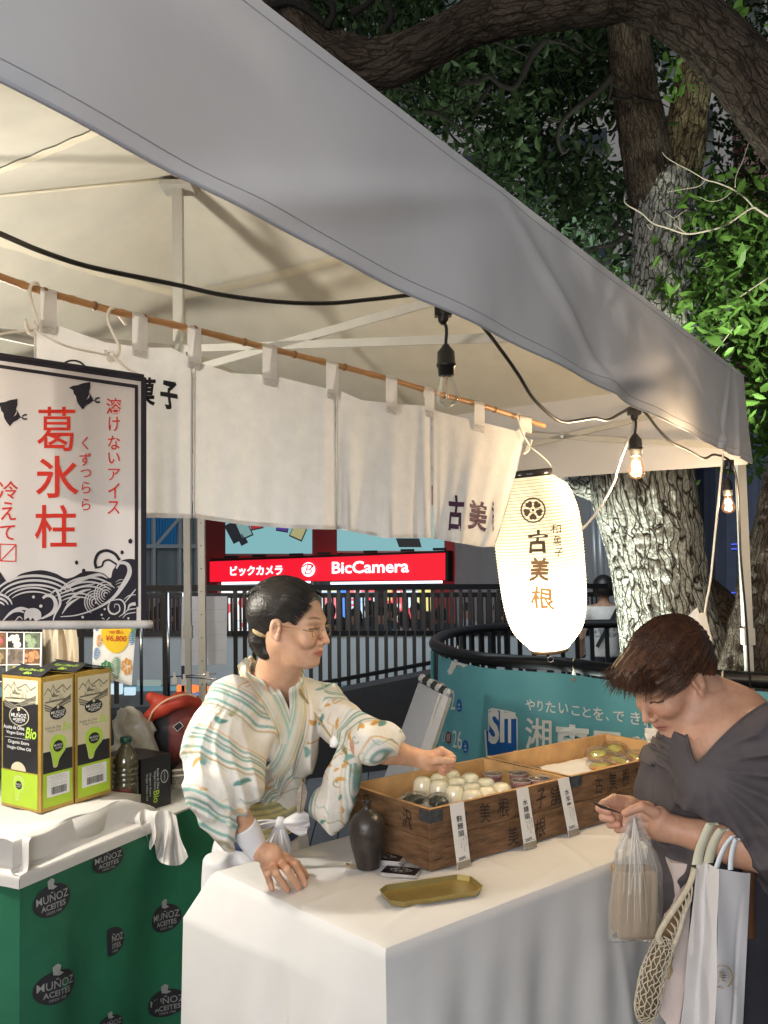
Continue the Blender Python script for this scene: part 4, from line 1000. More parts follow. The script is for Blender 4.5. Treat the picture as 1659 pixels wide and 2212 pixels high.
# ---- price strips
def strip(qd, txt, small, price, label):
    a, b, d, c = [PV(u, v, C0+CL_*0-CS_*.004, C0+CL_*1-CS_*.004) for (u, v) in qd]      # tl, tr, bl, br at the crate face
    # lower end pulled out to stand on the cloth
    up = np.array([0, 0, 1.0]); w = b-a
    zb = TZ+.004; c2 = np.array([d[0], d[1], zb])-CS_*.022; d2 = np.array([c[0], c[1], zb])-CS_*.022
    a = a*np.array([1, 1, 0])+up*(z2+CH+.002); b = b*np.array([1, 1, 0])+up*(z2+CH+.002)
    t = thing('price_strip', label, 'price tag', (c2+d2)/2)
    mb = MB(); mb.slab([c2, d2, b, a], .0015, -CS_); part('card', mb, M('card_white', (.72, .70, .66), .5, var=.02), t)
    mp = quadmap(c2, d2, b, a, 0.0024)
    if mp(.5, .5)@CS_ > (.5*(c2+b))@CS_: mp = (lambda g: (lambda s, t_, k=0: g(s, t_, -.0026-2*k)))(mp)
    mb = MB(); vtext_into(mb, txt, .34, .80, .42, .095, .02, mp, .01); part('lettering', mb, m_ink, t)
    mb = MB(); text_into(mb, price, .14, .115, .66, .175, mp, .02); part('price', mb, m_ink, t)
    mb = MB(); text_into(mb, '(税込)', .70, .115, .92, .14, mp); vtext_into(mb, small, .62, .46, .11, .022, .003, mp); vtext_into(mb, small[:7], .80, .48, .11, .022, .003, mp); vtext_into(mb, small[2:8], .42, .44, .11, .022, .003, mp); part('small_print', mb, M('grey_ink', (.15, .14, .14), .6, var=0), t)
    mb = MB(); f0 = mp(0, 0, .0); f1 = mp(1, 0, .0); f2_ = mp(1, .10, .0); f3 = mp(0, .10, .0); mb.slab([f0, f1, f2_, f3], .001, -CS_); part('stand_foot', mb, M('clear_stand', (.30, .27, .21), .2, var=.1, metal=.3), t)
strip([(971, 1746), (1001, 1739), (976, 1885), (1004, 1878)], '麩饅頭', '生麩でこしあんを包', '200円', 'white price strip reading 200 yen at the near front corner of the crates')
strip([(1115, 1711), (1140, 1706), (1120, 1843), (1147, 1836)], '水饅頭', '葛を使った夏の涼菓', '250円', 'white price strip reading 250 yen halfway along the near crates')
strip([(1205, 1695), (1228, 1689), (1216, 1816), (1239, 1809)], '水羊羹', 'なめらかな口どけの', '250円', 'white price strip reading 250 yen where the two crate stacks meet')
strip([(1387, 1650), (1405, 1648), (1391, 1728), (1408, 1723)], 'どら焼き', '抹茶の生地で餡を包', '280円', 'white price strip at the far end of the crates beside the customer')

# ---- bottle, cards, tray
q = PZ(795, 1874, TZ+.003); k_ = .00048
prof = [(0, 0), (.026, 0), (.029, .004), (.036, .03), (.043, .058), (.0465, .085), (.0465, .10), (.043, .118), (.034, .132), (.022, .141), (.013, .147), (.0105, .153), (.0105, .160), (.0135, .167), (.0125, .168), (.008, .160), (0, .155)]
pp = smooth_pts([(a, b, 0) for a, b in prof], 4); mb = MB(); mb.lathe([(max(a, 0), b) for a, b, _ in pp], q, (0, 0, 1), n=40, sy=.96)
sb_ = thing('sake_bottle', 'dark brown stoneware sake bottle standing at the left end of the crates', 'bottle', q)
part('body', mb, M('stoneware', (.030, .024, .022), .38, var=.4, vs=30, bump=.5, bs=90, spec=.6), sb_, True)
mb = MB(); pts = smooth_pts([Z(q, q[2]+.006)+np.array([-.05, .01, 0]), Z(q, q[2]+.01)+np.array([-.056, .004, 0]), Z(q, q[2]+.004)+np.array([-.05, -.004, 0]), Z(q, q[2]+.004)+np.array([-.03, 0, 0])], 5); mb.tube(pts, .0025, 6); part('cord', mb, M('straw_cord', (.35, .24, .1), .7), sb_, True)
def cards(u, v, ang, n, label):
    q = PZ(u, v, TZ+.003); t = thing('card_stack', label, 'cards', q)
    for i in range(n):
        a = rad(ang)+r6.uniform(-.12, .12)*(i/n); ax = (np.array([cos(a), sin(a), 0]), np.array([-sin(a), cos(a), 0]), (0, 0, 1)); c = q+np.array([r6.uniform(-.003, .003)-i*.0008, r6.uniform(-.003, .003)+i*.0006, .0006+i*.0013])
        m = MB(); m.box(c, (.091, .055, .0011), ax, 0); v_, f_, mm, cc = m.data(); part('card', (v_, f_, [0, 0, 0, 0, 0, 1 if i == n-1 else 0], cc), (M('card_edge', (.55, .53, .52), .5), M('card_black', (.012, .010, .018), .25)), t)
    mp = lambda x, y: c+ax[0]*x+ax[1]*y+np.array([0, 0, .0012])
    mb = MB(); A = np.linspace(rad(150), rad(30), 24)
    for (r0, r1) in ((.0325, .0335), (.0125, .0133)):
        o_ = [mp(r0*cos(b)-.0, r0*sin(b)-.02) for b in A]+[mp(r1*cos(b), r1*sin(b)-.02) for b in A[::-1]]
        for i in range(23): mb.poly([o_[i], o_[i+1], o_[46-i], o_[47-i]])
    for b in (A[0], A[-1]): mb.bar(mp(.0125*cos(b), .0125*sin(b)-.02), mp(.033*cos(b), .033*sin(b)-.02), .0009, .0003)
    part('fan_outline', mb, M('card_print', (.7, .68, .66), .5, var=0), t)
    mb = MB()
    def fan(x, y): b = rad(150)-x*rad(120); r_ = .016+y*.014; return mp(r_*cos(b), r_*sin(b)-.02)
    text_into(mb, 'こみね', .08, .1, .92, .9, fan, .01); part('lettering', mb, MATS['card_print'], t)
    mb = MB(); text_into(mb, '和菓子', -.012, -.0205, .012, -.0165, mp); part('small_print', mb, MATS['card_print'], t)
cards(838, 1862, 158, 9, 'untidy stack of black business cards with white edges beside the dark bottle')
cards(868, 1886, 166, 4, 'small black card pile with a white fan print in front of the other cards')
tq = PZ(932, 1930, TZ+.003); tx = nrm(PZ(1025, 1905, TZ)-PZ(845, 1932, TZ)); ty = np.array([-tx[1], tx[0], 0])
hl = np.linalg.norm(PZ(1034, 1912, TZ)-PZ(832, 1938, TZ))/2*.99; hw = hl*.50
def octo(k, z, c=.024): 
    a, b = hl-k, hw-k; c = max(c-k*.4, .006)
    return [tq+tx*x+ty*y+np.array([0, 0, z]) for x, y in ((-a+c, -b), (a-c, -b), (a, -b+c), (a, b-c), (a-c, b), (-a+c, b), (-a, b-c), (-a, -b+c))]
rings = [octo(.004, 0), octo(.0, .012), octo(-.0012, .0135), octo(.0014, .0135), octo(.0055, .003), octo(.03, .0028)]
mb = MB(); V_ = np.vstack(rings); F_ = [(i*8+j, i*8+(j+1) % 8, (i+1)*8+(j+1) % 8, (i+1)*8+j) for i in range(5) for j in range(8)]+[tuple(range(7, -1, -1)), tuple(40+j for j in range(8))]
mb.add(V_, F_)
single('cash_tray', mb, M('brass_satin', (.46, .36, .13), .34, metal=.75, var=.12, vs=14, bump=.08, bs=300), 'satin gold octagonal cash tray lying at the front edge of the counter', 'tray', tq)
# ================================================================ noren curtain on its bamboo rod
NA, NB = P(420, 712, 1.85), P(1150, 912, 2.60)
nd = nrm((NB-NA)*np.array([1, 1, 0])); nn_ = np.array([nd[1], -nd[0], 0])     # nn_ towards the camera
def NP(u, v, off=0): return PV(u, v, NA+nn_*off, NB+nn_*off)
rodv = lambda u: float(np.interp(u, [-60, 0, 70, 245, 420, 580, 720, 845, 930, 1035, 1130, 1176], [578, 598, 623, 672, 712, 752, 787, 820, 846, 874, 905, 920]))
m_noren = translucent('noren_linen', (.73, .715, .70), .30, .9, .35, bs=120, var=.05, vs=30)
m_bamboo = M('bamboo', (.42, .22, .09), .4, var=.25, vs=8, stretch=(1, 1, 1))
rod = thing('bamboo_rod', 'thin brown bamboo rod carrying the white shop curtain', 'rod', NA)
rp = [NP(u, rodv(u)) for u in range(-60, 1177, 12)]
mb = MB(); mb.tube(rp, [.0068+.0012*(1 if i % 9 == 0 else 0)*1 for i in range(len(rp))], 10); part('cane', mb, m_bamboo, rod, True)
for i in range(4, len(rp)-1, 9):
    mb = MB(); mb.tube([rp[i]-nd*.003, rp[i]+nd*.003], .0085, 10); part('node_ring', mb, M('bamboo_node', (.22, .11, .045), .5), rod, True)
noren = thing('noren_curtain', 'white linen shop curtain of four panels hung by loops from the bamboo rod', 'curtain', NA-np.array([0, 0, .45]))
tops = [(75, 692), (130, 705), (225, 739), (310, 751), (370, 751), (410, 772), (420, 776), (435, 784), (500, 806), (565, 809), (600, 814), (650, 826), (705, 839), (725, 842), (735, 844), (780, 864), (857, 873), (915, 876), (932, 881), (945, 888), (980, 898), (1025, 908), (1115, 931), (1143, 905)]
bots = [(75, 1085), (160, 1098), (316, 1118), (413, 1120), (420, 1119), (534, 1135), (635, 1142), (719, 1144), (731, 1143), (780, 1152), (830, 1162), (930, 1162), (940, 1164), (969, 1169), (1042, 1182), (1066, 1181)]
ti = lambda u: float(np.interp(u, [a for a, b in tops], [b for a, b in tops]))
bi = lambda u: float(np.interp(u, [a for a, b in bots], [b for a, b in bots]))
panels = [(76, 414, 76, 412, .3, 'panel'), (421, 722, 419, 724, 1.7, 'panel'), (729, 930, 727, 931, 2.9, 'panel'), (936, 1141, 937, 1066, 4.1, 'panel')]
def nfold(s, t, ph, u):
    h = 1-t
    d = .010*sin(s*6.5+ph+h*.6)*(.3+h)+.006*sin(s*15+ph*2-h)*h+.004*sin(s*29+ph*3+h*2)*h
    d += .018*math.exp(-((s-.93)/.05)**2)*(.3+.7*h)*(1 if ph < 3.5 else .2) - .012*math.exp(-((s-.04)/.04)**2)*h
    return d
def pmap(k):
    t0, t1, b0, b1, ph, _ = panels[k]
    def f(s, t):        # t: 0 bottom, 1 top
        ut = t0+(t1-t0)*s; ub = b0+(b1-b0)*s; u = ub+(ut-ub)*t**.85 if k == 3 else ub+(ut-ub)*t
        v = bi(ub)*(1-t)+ti(ut)*t
        return NP(u, v, nfold(s, t, ph, u))
    return f
for k in range(4):
    f = pmap(k); mb = MB(); mb.grid(f, 90, 60); pn = part('panel', mb, m_noren, noren, True)
    mb = MB(); n2 = [f(s, .0)+nn_*.0012 for s in np.linspace(0, 1, 60)]; n3 = [f(s, .028)+nn_*.0012 for s in np.linspace(0, 1, 60)]
    v = np.array(n2+n3); mb.add(v, [(i, i+1, 61+i, 60+i) for i in range(59)]); part('hem', mb, m_noren, pn, True)
    for s0 in (.0, 1.0):
        mb = MB(); mb.tube([f(s0, t) for t in np.linspace(0, 1, 40)], .0022, 5); part('side_seam', mb, m_noren, pn, True)
for (u, w) in ((105, 36), (302, 33), (420, 30), (583, 32), (718, 27), (846, 25), (928, 21), (1036, 22), (1136, 25)):
    rv = rodv(u); tv = ti(min(u, 1140))+22; h = w/2.
    pf = [NP(u-h, rv-9, .009), NP(u+h, rv-8, .009)]
    cols = []
    for (vv, of) in ((tv, .006), (rv+14, .0105), (rv, .0105), (rv-7, .006), (rv-9, -.002), (rv-2, -.010), (rv+15, -.010), (tv, -.004)):
        cols.append((NP(u-h, vv+(-w*.12 if u > 0 else 0), of), NP(u+h, vv+w*.12, of)))
    V_ = np.array([q for c in cols for q in c]); mb = MB(); mb.add(V_, [(2*i, 2*i+1, 2*i+3, 2*i+2) for i in range(7)]); lo_ = part('loop', mb, m_noren, noren)
    mb = MB(); x0 = NP(u-h*.7, tv-3, .009); x1 = NP(u+h*.7, tv+2, .009); x2 = NP(u-h*.7, tv-16, .009); x3 = NP(u+h*.7, tv-12, .009)
    for a, b in ((x0, x3), (x1, x2), (x0, x1), (x2, x3), (x0, x2), (x1, x3)): mb.tube([a, b], .0006, 4)
    part('stitching', mb, M('stitch_thread', (.6, .57, .5), .8, var=0), lo_)
# printed marks on the curtain
def NT(u, v): return NP(u, v, .016)
def npanel(k):
    f = pmap(k); t0, t1, b0, b1, ph, _ = panels[k]
    def g(u, v):
        t = .5
        for _i in range(6):
            ut_ = lambda s: (b0+(b1-b0)*s)+((t0+(t1-t0)*s)-(b0+(b1-b0)*s))*(t**.85 if k == 3 else t)
            s = (u-ut_(0))/(ut_(1)-ut_(0)); s = min(max(s, 0), 1)
            vb, vt = bi(b0+(b1-b0)*s), ti(t0+(t1-t0)*s); t = min(max((v-vb)/(vt-vb), 0), 1)
        return f(s, t)+nn_*.0015
    return g
g3 = npanel(3); g0 = npanel(0)
mb = MB(); text_into(mb, '古', 966, 1143, 1000, 1066, lambda x, y: g3(x, y+(x-966)*.1), .03, wob=.03); part('brush_character', mb, m_inkpurple, noren)
mb = MB(); text_into(mb, '美', 1010, 1144, 1052, 1078, lambda x, y: g3(x, y+(x-1010)*.1), .03, wob=.03); part('brush_character', mb, m_inkpurple, noren)
mb = MB(); text_into(mb, '根', 1061, 1150, 1090, 1082, lambda x, y: g3(min(x, 1062+(x-1061)*.15), y), .03); part('brush_character', mb, m_inkpurple, noren)
mb = MB(); text_into(mb, '菓', 292, 874, 336, 812, lambda x, y: g0(x, y+(x-292)*.1), .03, wob=.03); part('brush_character', mb, m_ink, noren)
mb = MB(); text_into(mb, '子', 347, 884, 384, 822, lambda x, y: g0(x, y+(x-347)*.1), .035, wob=.03); part('brush_character', mb, m_ink, noren)
mb = MB(); text_into(mb, '和', 240, 870, 284, 802, lambda x, y: g0(x, y), .03, wob=.03); part('brush_character', mb, m_ink, noren)
def crest(mb, fn, cx, cy, r):
    """ringed flower crest: five petals with slim stamens"""
    A = np.linspace(0, 2*pi, 49)
    for i in range(48): mb.poly([fn(cx+r*cos(a)*k, cy+r*sin(a)*k) for a, k in ((A[i], 1), (A[i+1], 1), (A[i+1], .88), (A[i], .88))])
    for j in range(5):
        c = pi/2+j*2*pi/5; pl = []
        for b in np.linspace(-1, 1, 15):
            ang = c+b*.50; rr_ = r*(.77-.08*math.exp(-(b/.16)**2)-.16*b**4); pl.append((cx+rr_*cos(ang), cy+rr_*sin(ang)))
        pl.append((cx+r*.26*cos(c+.30), cy+r*.26*sin(c+.30))); pl.append((cx+r*.26*cos(c-.30), cy+r*.26*sin(c-.30)))
        q = [fn(*p_) for p_ in pl]; m0 = fn(cx+r*.5*cos(c), cy+r*.5*sin(c))
        for i in range(len(q)): mb.poly([q[i], q[(i+1) % len(q)], m0])
    q = [fn(cx+r*.1*cos(a), cy+r*.1*sin(a)) for a in A[::4]]; mb.poly(q)
mb = MB(); crest(mb, lambda x, y: g0(x, y), 157, 812, 35); part('crest', mb, m_ink, noren)
# hooks
m_hook = M('hook_white', (.75, .70, .62), .4, var=.03)
def hook(pp, label, r=.003):
    q = smooth_pts([NP(u, v, o) for u, v, o in pp], 7); mb = MB(); mb.tube(q, r, 8); single('s_hook', mb, m_hook, label, 'hook', q[-1], smooth=True)
hook([(88, 632, -.014), (80, 612, .008), (68, 616, .014), (64, 634, .016), (70, 660, .018), (80, 690, .02), (82, 706, .025), (72, 720, .03), (60, 716, .03), (54, 690, .03)], 'white hook on the rod by the leftmost curtain loop')
hook([(272, 702, -.014), (262, 688, -.012), (250, 672, -.004), (240, 666, .012), (233, 680, .016), (236, 700, .018), (250, 730, .02), (258, 752, .025), (252, 772, .03), (238, 776, .03), (226, 756, .03)], 'white hook on the rod between the first two curtain loops')
hook([(930, 842, -.012), (922, 838, .012), (916, 848, .014), (919, 862, .014)], 'thin white wire hook beside the unlit bulb', .0015)
hook([(1120, 893, -.012), (1118, 897, .012), (1119, 905, .014), (1128, 935, .012), (1142, 962, .005), (1140, 975, .0), (1130, 980, .0)], 'white hook on the rod end holding the lantern wire', .0025)

# ================================================================ printed banner hanging left
BA, BB = P(0, 1100, 1.47), P(318, 1090, 1.63)
bd_ = nrm((BB-BA)*np.array([1, 1, 0])); bn = np.array([bd_[1], -bd_[0], 0])
def BP(x, y, off=0): return PV(x*.2976, 713.2+.2976*y, BA+bn*off, BB+bn*off)     # photo detail coordinates to the cloth plane
ban = thing('hanging_banner', 'white hanging banner with red vertical lettering, black plovers and a wave border', 'banner', BP(530, 2120))
m_ban = translucent('banner_cloth', (.62, .59, .585), .2, .8, .1, bs=20, var=.02)
m_navy = M('banner_black', (.018, .016, .026), .7, var=.15, vs=6)
m_bred = M('banner_red', (.62, .035, .02), .7, var=.05)
m_bwhite = M('banner_print_white', (.58, .56, .56), .8, var=.02)
def topy(x): return 190+x*.148
def wav(x): return .0035*sin(x*.006)+.002*sin(x*.013+1)
def BW(x, y, off=0): return BP(x, y, off+wav(x)*1.0)
mb = MB(); mb.grid(lambda s, t: BW(-700+s*1762, 2130-(2130-topy(-700+s*1762)-8)*t), 70, 12); part('cloth', mb, m_ban, ban, True)
def strokeB(mb, pts, w, off=.0018, n=6, taper=False, mi=None, sm=True):
    q = smooth_pts([(a, b, 0) for a, b in pts], n)[:, :2] if sm and len(pts) > 2 else np.array(pts, float)
    t = np.gradient(q, axis=0); t /= np.linalg.norm(t, axis=1)[:, None]+1e-9; nrm_ = np.stack([-t[:, 1], t[:, 0]], 1); k = len(q)
    ww = np.full(k, w/2.) if np.ndim(w) == 0 else np.interp(np.linspace(0, 1, k), np.linspace(0, 1, len(w)), w)/2.
    if taper: ww = ww*np.clip(np.sin(np.linspace(.12, pi-.12, k))**.6, .1, 1)
    A_, B_ = q+nrm_*ww[:, None], q-nrm_*ww[:, None]
    v = [BW(a, b, off) for a, b in A_]+[BW(a, b, off) for a, b in B_]
    mb.add(v, [(i, i+1, k+i+1, k+i) for i in range(k-1)], mi)
# double frame lines
mb = MB(); strokeB(mb, [(x, topy(x)+14) for x in range(-700, 1062, 40)], 34, .0015, sm=False); strokeB(mb, [(x, topy(x)+73) for x in range(-700, 1000, 40)]+[(1000, topy(1000)+73)], 26, .0015, sm=False)
strokeB(mb, [(1043, 350+k*88) for k in range(21)], 40, .0015, sm=False); strokeB(mb, [(990, 412+k*84) for k in range(20)], 24, .0016, sm=False)
part('frame_lines', mb, m_navy, ban)
# sea: dark ground with white lines
crestl = [(-700, 1860), (-500, 1760), (-300, 1700), (-150, 1760), (-20, 1740), (60, 1830), (150, 1770), (290, 1742), (400, 1765), (470, 1800), (530, 1792), (620, 1750), (740, 1762), (800, 1800), (820, 1740), (870, 1680), (930, 1660), (990, 1665)]
cp = smooth_pts([(a, b, 0) for a, b in crestl], 6); k = len(cp); mb = MB()
v = [BW(a, b, .0012) for a, b, _ in cp]+[BW(a, 2118 if a < 1000 else 2118, .0012) for a, b, _ in cp]; mb.add(v, [(i, i+1, k+i+1, k+i) for i in range(k-1)]); part('sea_print', mb, m_navy, ban)
mb = MB()
strokeB(mb, [(700, 1730), (690, 1680), (715, 1620), (775, 1600), (835, 1625), (868, 1670)], 22, .0016); strokeB(mb, [(700, 1725), (740, 1712), (752, 1680), (790, 1668), (830, 1690), (850, 1705)], 14, .0016); part('curl_outline', mb, m_navy, ban)
W = MB()
def arcs(cx, cy, rx, ry, a0, a1, n, dr, w):
    for i in range(n):
        A = np.linspace(rad(a0+i*4), rad(a1-i*5), 14); strokeB(W, [(cx+(rx-i*dr)*cos(a), cy-(ry-i*dr)*sin(a)) for a in A], w*(1-.06*i), .0026, 2, taper=True)
arcs(250, 1960, 300, 178, 20, 168, 3, 34, 19); arcs(240, 2010, 215, 140, 45, 150, 2, 28, 13); arcs(-30, 2010, 120, 95, 10, 120, 3, 28, 17)
arcs(640, 2010, 250, 215, 40, 140, 3, 32, 15); arcs(560, 2060, 200, 150, 50, 135, 2, 26, 12)
for (pts, w) in (([(420, 1895), (520, 1845), (620, 1800), (720, 1775), (780, 1800)], (10, 22, 26, 22, 6)), ([(400, 1930), (500, 1890), (600, 1860), (690, 1840)], (4, 14, 14, 5)),
                 ([(365, 1915), (405, 1890), (430, 1930), (435, 1990), (400, 2060), (385, 2110)], (6, 14, 20, 18, 14, 5)), ([(310, 1945), (345, 1925), (385, 1940), (405, 1990), (380, 2050), (300, 2095)], (18, 24, 26, 30, 26, 12)),
                 ([(440, 2080), (560, 2068), (700, 2020), (820, 1945), (900, 1840), (940, 1760), (925, 1700), (870, 1690), (845, 1730)], (6, 9, 12, 22, 34, 34, 26, 20, 12)), ([(900, 1985), (950, 1925), (985, 1880)], (4, 12, 6)),
                 ([(20, 2110), (80, 2050), (150, 2020), (230, 2035)], (6, 20, 24, 8)), ([(60, 2060), (130, 2035), (175, 2050)], (6, 22, 8)), ([(110, 2110), (140, 2080), (165, 2100)], (4, 8, 4)),
                 ([(450, 2060), (500, 1990), (580, 1940)], (4, 22, 6)), ([(480, 1985), (540, 1925), (600, 1895), (660, 1880)], (6, 18, 20, 6)),
                 ([(800, 1970), (785, 2010), (800, 2050), (835, 2060), (868, 2035), (862, 1995), (835, 1990), (832, 2015)], (4, 12, 14, 12, 9, 7, 5, 3)), ([(800, 1965), (870, 1955), (905, 1990), (900, 2050), (865, 2080)], (5, 10, 12, 9, 4)),
                 ([(838, 1830), (870, 1812), (900, 1812)], (2, 5, 2)), ([(840, 1848), (868, 1834), (892, 1834)], (2, 5, 2)), ([(846, 1866), (868, 1856), (885, 1856)], (2, 5, 2)),
                 ([(900, 1955), (935, 1928), (985, 1920)], (3, 7, 5)), ([(925, 2030), (945, 1995), (985, 1985)], (3, 20, 26)), ([(890, 2090), (920, 2060), (985, 2048)], (3, 7, 6)), ([(900, 2060), (930, 2030), (985, 2020)], (3, 9, 7)),
                 ([(740, 2088), (760, 2100)], (8, 4)), ([(770, 2110), (795, 2085)], (3, 6))): strokeB(W, pts, w, .0026)
for (cx, cy, r0, n) in ((768, 1920, 92, 5), (690, 1975, 84, 4)):
    for i in range(n):
        r_ = r0-i*19; A = np.linspace(rad(60-i*12), rad(250+i*4), 16); strokeB(W, [(cx+r_*cos(a)*.9, cy-r_*sin(a)) for a in A], 9, .0022+.0002*i, 2, taper=True)
for (cx, cy, rx, ry) in ((238, 2065, 62, 48),):
    q = [BW(cx+rx*cos(a), cy-ry*sin(a), .0027) for a in np.linspace(0, pi, 20)]+[BW(cx-rx, cy+40, .0027), BW(cx-rx*.5, cy+20, .0027), BW(cx-rx*.3, cy+45, .0027), BW(cx, cy+22, .0027), BW(cx+rx*.3, cy+48, .0027), BW(cx+rx, cy+30, .0027)]
    c = BW(cx, cy, .0027)
    for i in range(len(q)): W.poly([q[i], q[(i+1) % len(q)], c])
for (x, y, r_) in ((243, 1937, 11), (296, 2003, 12), (600, 2083, 10), (695, 1978, 8), (760, 2025, 8), (738, 2066, 8), (860, 1868, 4), (932, 2092, 8)): W.poly([BW(x+r_*cos(a), y+r_*sin(a), .0026) for a in np.linspace(0, 2*pi, 12, endpoint=False)])
part('foam_lines', W, m_bwhite, ban, kind='stuff')
for (x, y, r_) in ((946, 1532, 17), (886, 1613, 14), (556, 1687, 14), (607, 1747, 15)):
    mb = MB(); mb.poly([BW(x+r_*.9*cos(a), y+r_*1.1*sin(a), .0016) for a in np.linspace(0, 2*pi, 14, endpoint=False)]); part('spray_dot', mb, m_navy, ban)
# plovers
def plover(dx, dy, k=1.0):
    body = [(500, 418), (530, 403), (560, 400), (600, 385), (655, 376), (655, 420), (645, 450), (665, 480), (678, 510), (655, 530), (625, 545), (600, 577), (575, 545), (558, 515), (552, 480), (535, 460), (530, 432)]
    mb = MB(); q = [BW(a*k+dx, b*k+dy, .0016) for a, b in body]; c = BW(595*k+dx, 470*k+dy, .0016)
    for i in range(len(q)): mb.poly([q[i], q[(i+1) % len(q)], c])
    strokeB(mb, [(670*k+dx, 508*k+dy), (695*k+dx, 512*k+dy)], 7, .0016); strokeB(mb, [(690*k+dx, 503*k+dy), (710*k+dx, 492*k+dy), (724*k+dx, 494*k+dy)], 12, .0016); strokeB(mb, [(690*k+dx, 517*k+dy), (710*k+dx, 524*k+dy), (726*k+dx, 520*k+dy)], 12, .0016)
    pb = part('plover_print', mb, m_navy, ban, kind='stuff')
    mb = MB(); strokeB(mb, [(628*k+dx, 505*k+dy), (644*k+dx, 485*k+dy), (648*k+dx, 460*k+dy)], (1, 7, 1), .0024); part('wing_line', mb, m_bwhite, pb)
plover(0, 0); plover(-528, 122)
# lettering
def BT(ch, x0, y0, x1, y1, b):
    mb = MB(); text_into(mb, ch, x0, y1, x1, y0, lambda x, y: BW(x, y, .0016), b); part('lettering', mb, m_bred, ban)
for ch, a in zip('葛氷柱', ((268, 555, 545, 878), (258, 912, 570, 1218), (252, 1268, 556, 1582))): BT(ch, *a, .012)
for ch, a in zip('溶けないアイス', ((770, 492, 880, 610), (788, 628, 870, 735), (783, 765, 872, 868), (785, 888, 870, 968), (785, 1005, 870, 1092), (785, 1108, 868, 1220), (780, 1240, 868, 1335))): BT(ch, *a, .005)
for ch, a in zip('くずつらら', ((594, 772, 640, 868), (576, 890, 662, 985), (583, 1010, 662, 1068), (592, 1100, 656, 1185), (592, 1222, 656, 1308))): BT(ch, *a, .004)
for ch, a in zip('冷えて', ((-10, 1095, 132, 1225), (5, 1245, 115, 1380), (0, 1415, 110, 1525))): BT(ch, *a, .008)
mb = MB()
for a, b in (((0, 1553), (116, 1557)), ((116, 1557), (114, 1678)), ((114, 1678), (0, 1675)), ((0, 1675), (0, 1553)), ((2, 1675), (114, 1560))): strokeB(mb, [a, b], 8, .0016, sm=False)
part('square_mark', mb, m_bred, ban)
# dowels and cords
mb = MB(); mb.tube([BW(x, 2142-(0 if x < 0 else x*.006), 0) for x in range(-700, 1101, 60)], .0075, 10); part('lower_dowel', mb, M('dowel_white', (.6, .58, .56), .4), ban, True)
mb = MB(); mb.tube([BW(x, topy(x)-4, -.002) for x in range(-700, 1067, 60)], .005, 10); part('upper_dowel', mb, m_navy, ban, True)
hkA, hkB = NP(72, 712, .03), NP(240, 770, .03)
for pp in ([BP(-300, 260), P(-60, 745, 1.5), P(0, 722, 1.55), hkA], [hkA, lerp(hkA, BP(1045, 340), .3)-np.array([0, 0, .004]), hkB+np.array([0, 0, .0]), lerp(hkB, BP(1045, 340), .5)-np.array([0, 0, .004]), BP(1045, 340)]):
    q = smooth_pts(pp, 6); mb = MB(); mb.tube(q, .0022, 6); part('cord', mb, M('cord_white', (.7, .66, .6), .7), ban, True)
for c in (hkA, hkB):
    mb = MB(); mb.tube([c+np.array([.012*cos(a)*.6, .0, .010*sin(a)]) for a in np.linspace(0, 5.5, 12)], .0022, 6); part('cord_knot', mb, MATS['cord_white'], ban, True)

# ================================================================ string of bulbs along the tent front
m_rub = M('black_rubber', (.012, .012, .012), .38, var=.1)
m_bulb = film('bulb_glass', cover=.0, rough=.03); m_bulbhot = film('bulb_glass_lit', col=(1, .95, .88), cover=.0, rough=.05)
m_fil = EM('filament_lit', (1.0, .52, .17), 7); m_filoff = M('filament_cold', (.6, .45, .3), .4, var=0)
sl_ = thing('string_light', 'black cable of hanging filament bulbs strung along the front of the tent', 'string light', P(960, 700, 1.83))
def cable(pp, r=.0042, nm='cable'):
    q = smooth_pts([P(u, v, d) for u, v, d in pp], 10); mb = MB(); mb.tube(q, r, 8); part(nm, mb, m_rub, sl_, True)
cable([(-260, 400, 1.0), (-120, 455, 1.1), (0, 505, 1.2), (90, 543, 1.28), (200, 578, 1.36), (380, 615, 1.48), (480, 637, 1.56), (600, 652, 1.64), (710, 655, 1.70), (810, 646, 1.76), (910, 637, 1.82), (945, 655, 1.83), (1000, 670, 1.85), (1042, 705, 1.9), (1085, 760, 1.98), (1120, 810, 2.05), (1150, 858, 2.12), (1185, 893, 2.2), (1215, 911, 2.27), (1250, 908, 2.33), (1285, 903, 2.38), (1312, 907, 2.43), (1345, 890, 2.5), (1370, 878, 2.55), (1395, 893, 2.6), (1420, 925, 2.68), (1450, 955, 2.8), (1485, 972, 2.95), (1520, 990, 3.1), (1545, 982, 3.2), (1580, 1000, 3.35), (1594, 1060, 3.38), (1600, 1200, 3.39), (1612, 1340, 3.40), (1620, 1470, 3.41), (1634, 1600, 3.42)], .0042)
def tint_glass():
    nt = m_bulbhot.node_tree
    if 'glow' in nt.nodes: return
    out = nt.nodes['Material Output']; src = out.inputs[0].links[0].from_socket; e = nt.nodes.new('ShaderNodeEmission'); e.name = 'glow'; e.inputs[0].default_value = (1, .42, .12, 1); e.inputs[1].default_value = .28
    ad = nt.nodes.new('ShaderNodeAddShader'); nt.links.new(src, ad.inputs[0]); nt.links.new(e.outputs[0], ad.inputs[1]); nt.links.new(ad.outputs[0], out.inputs[0])
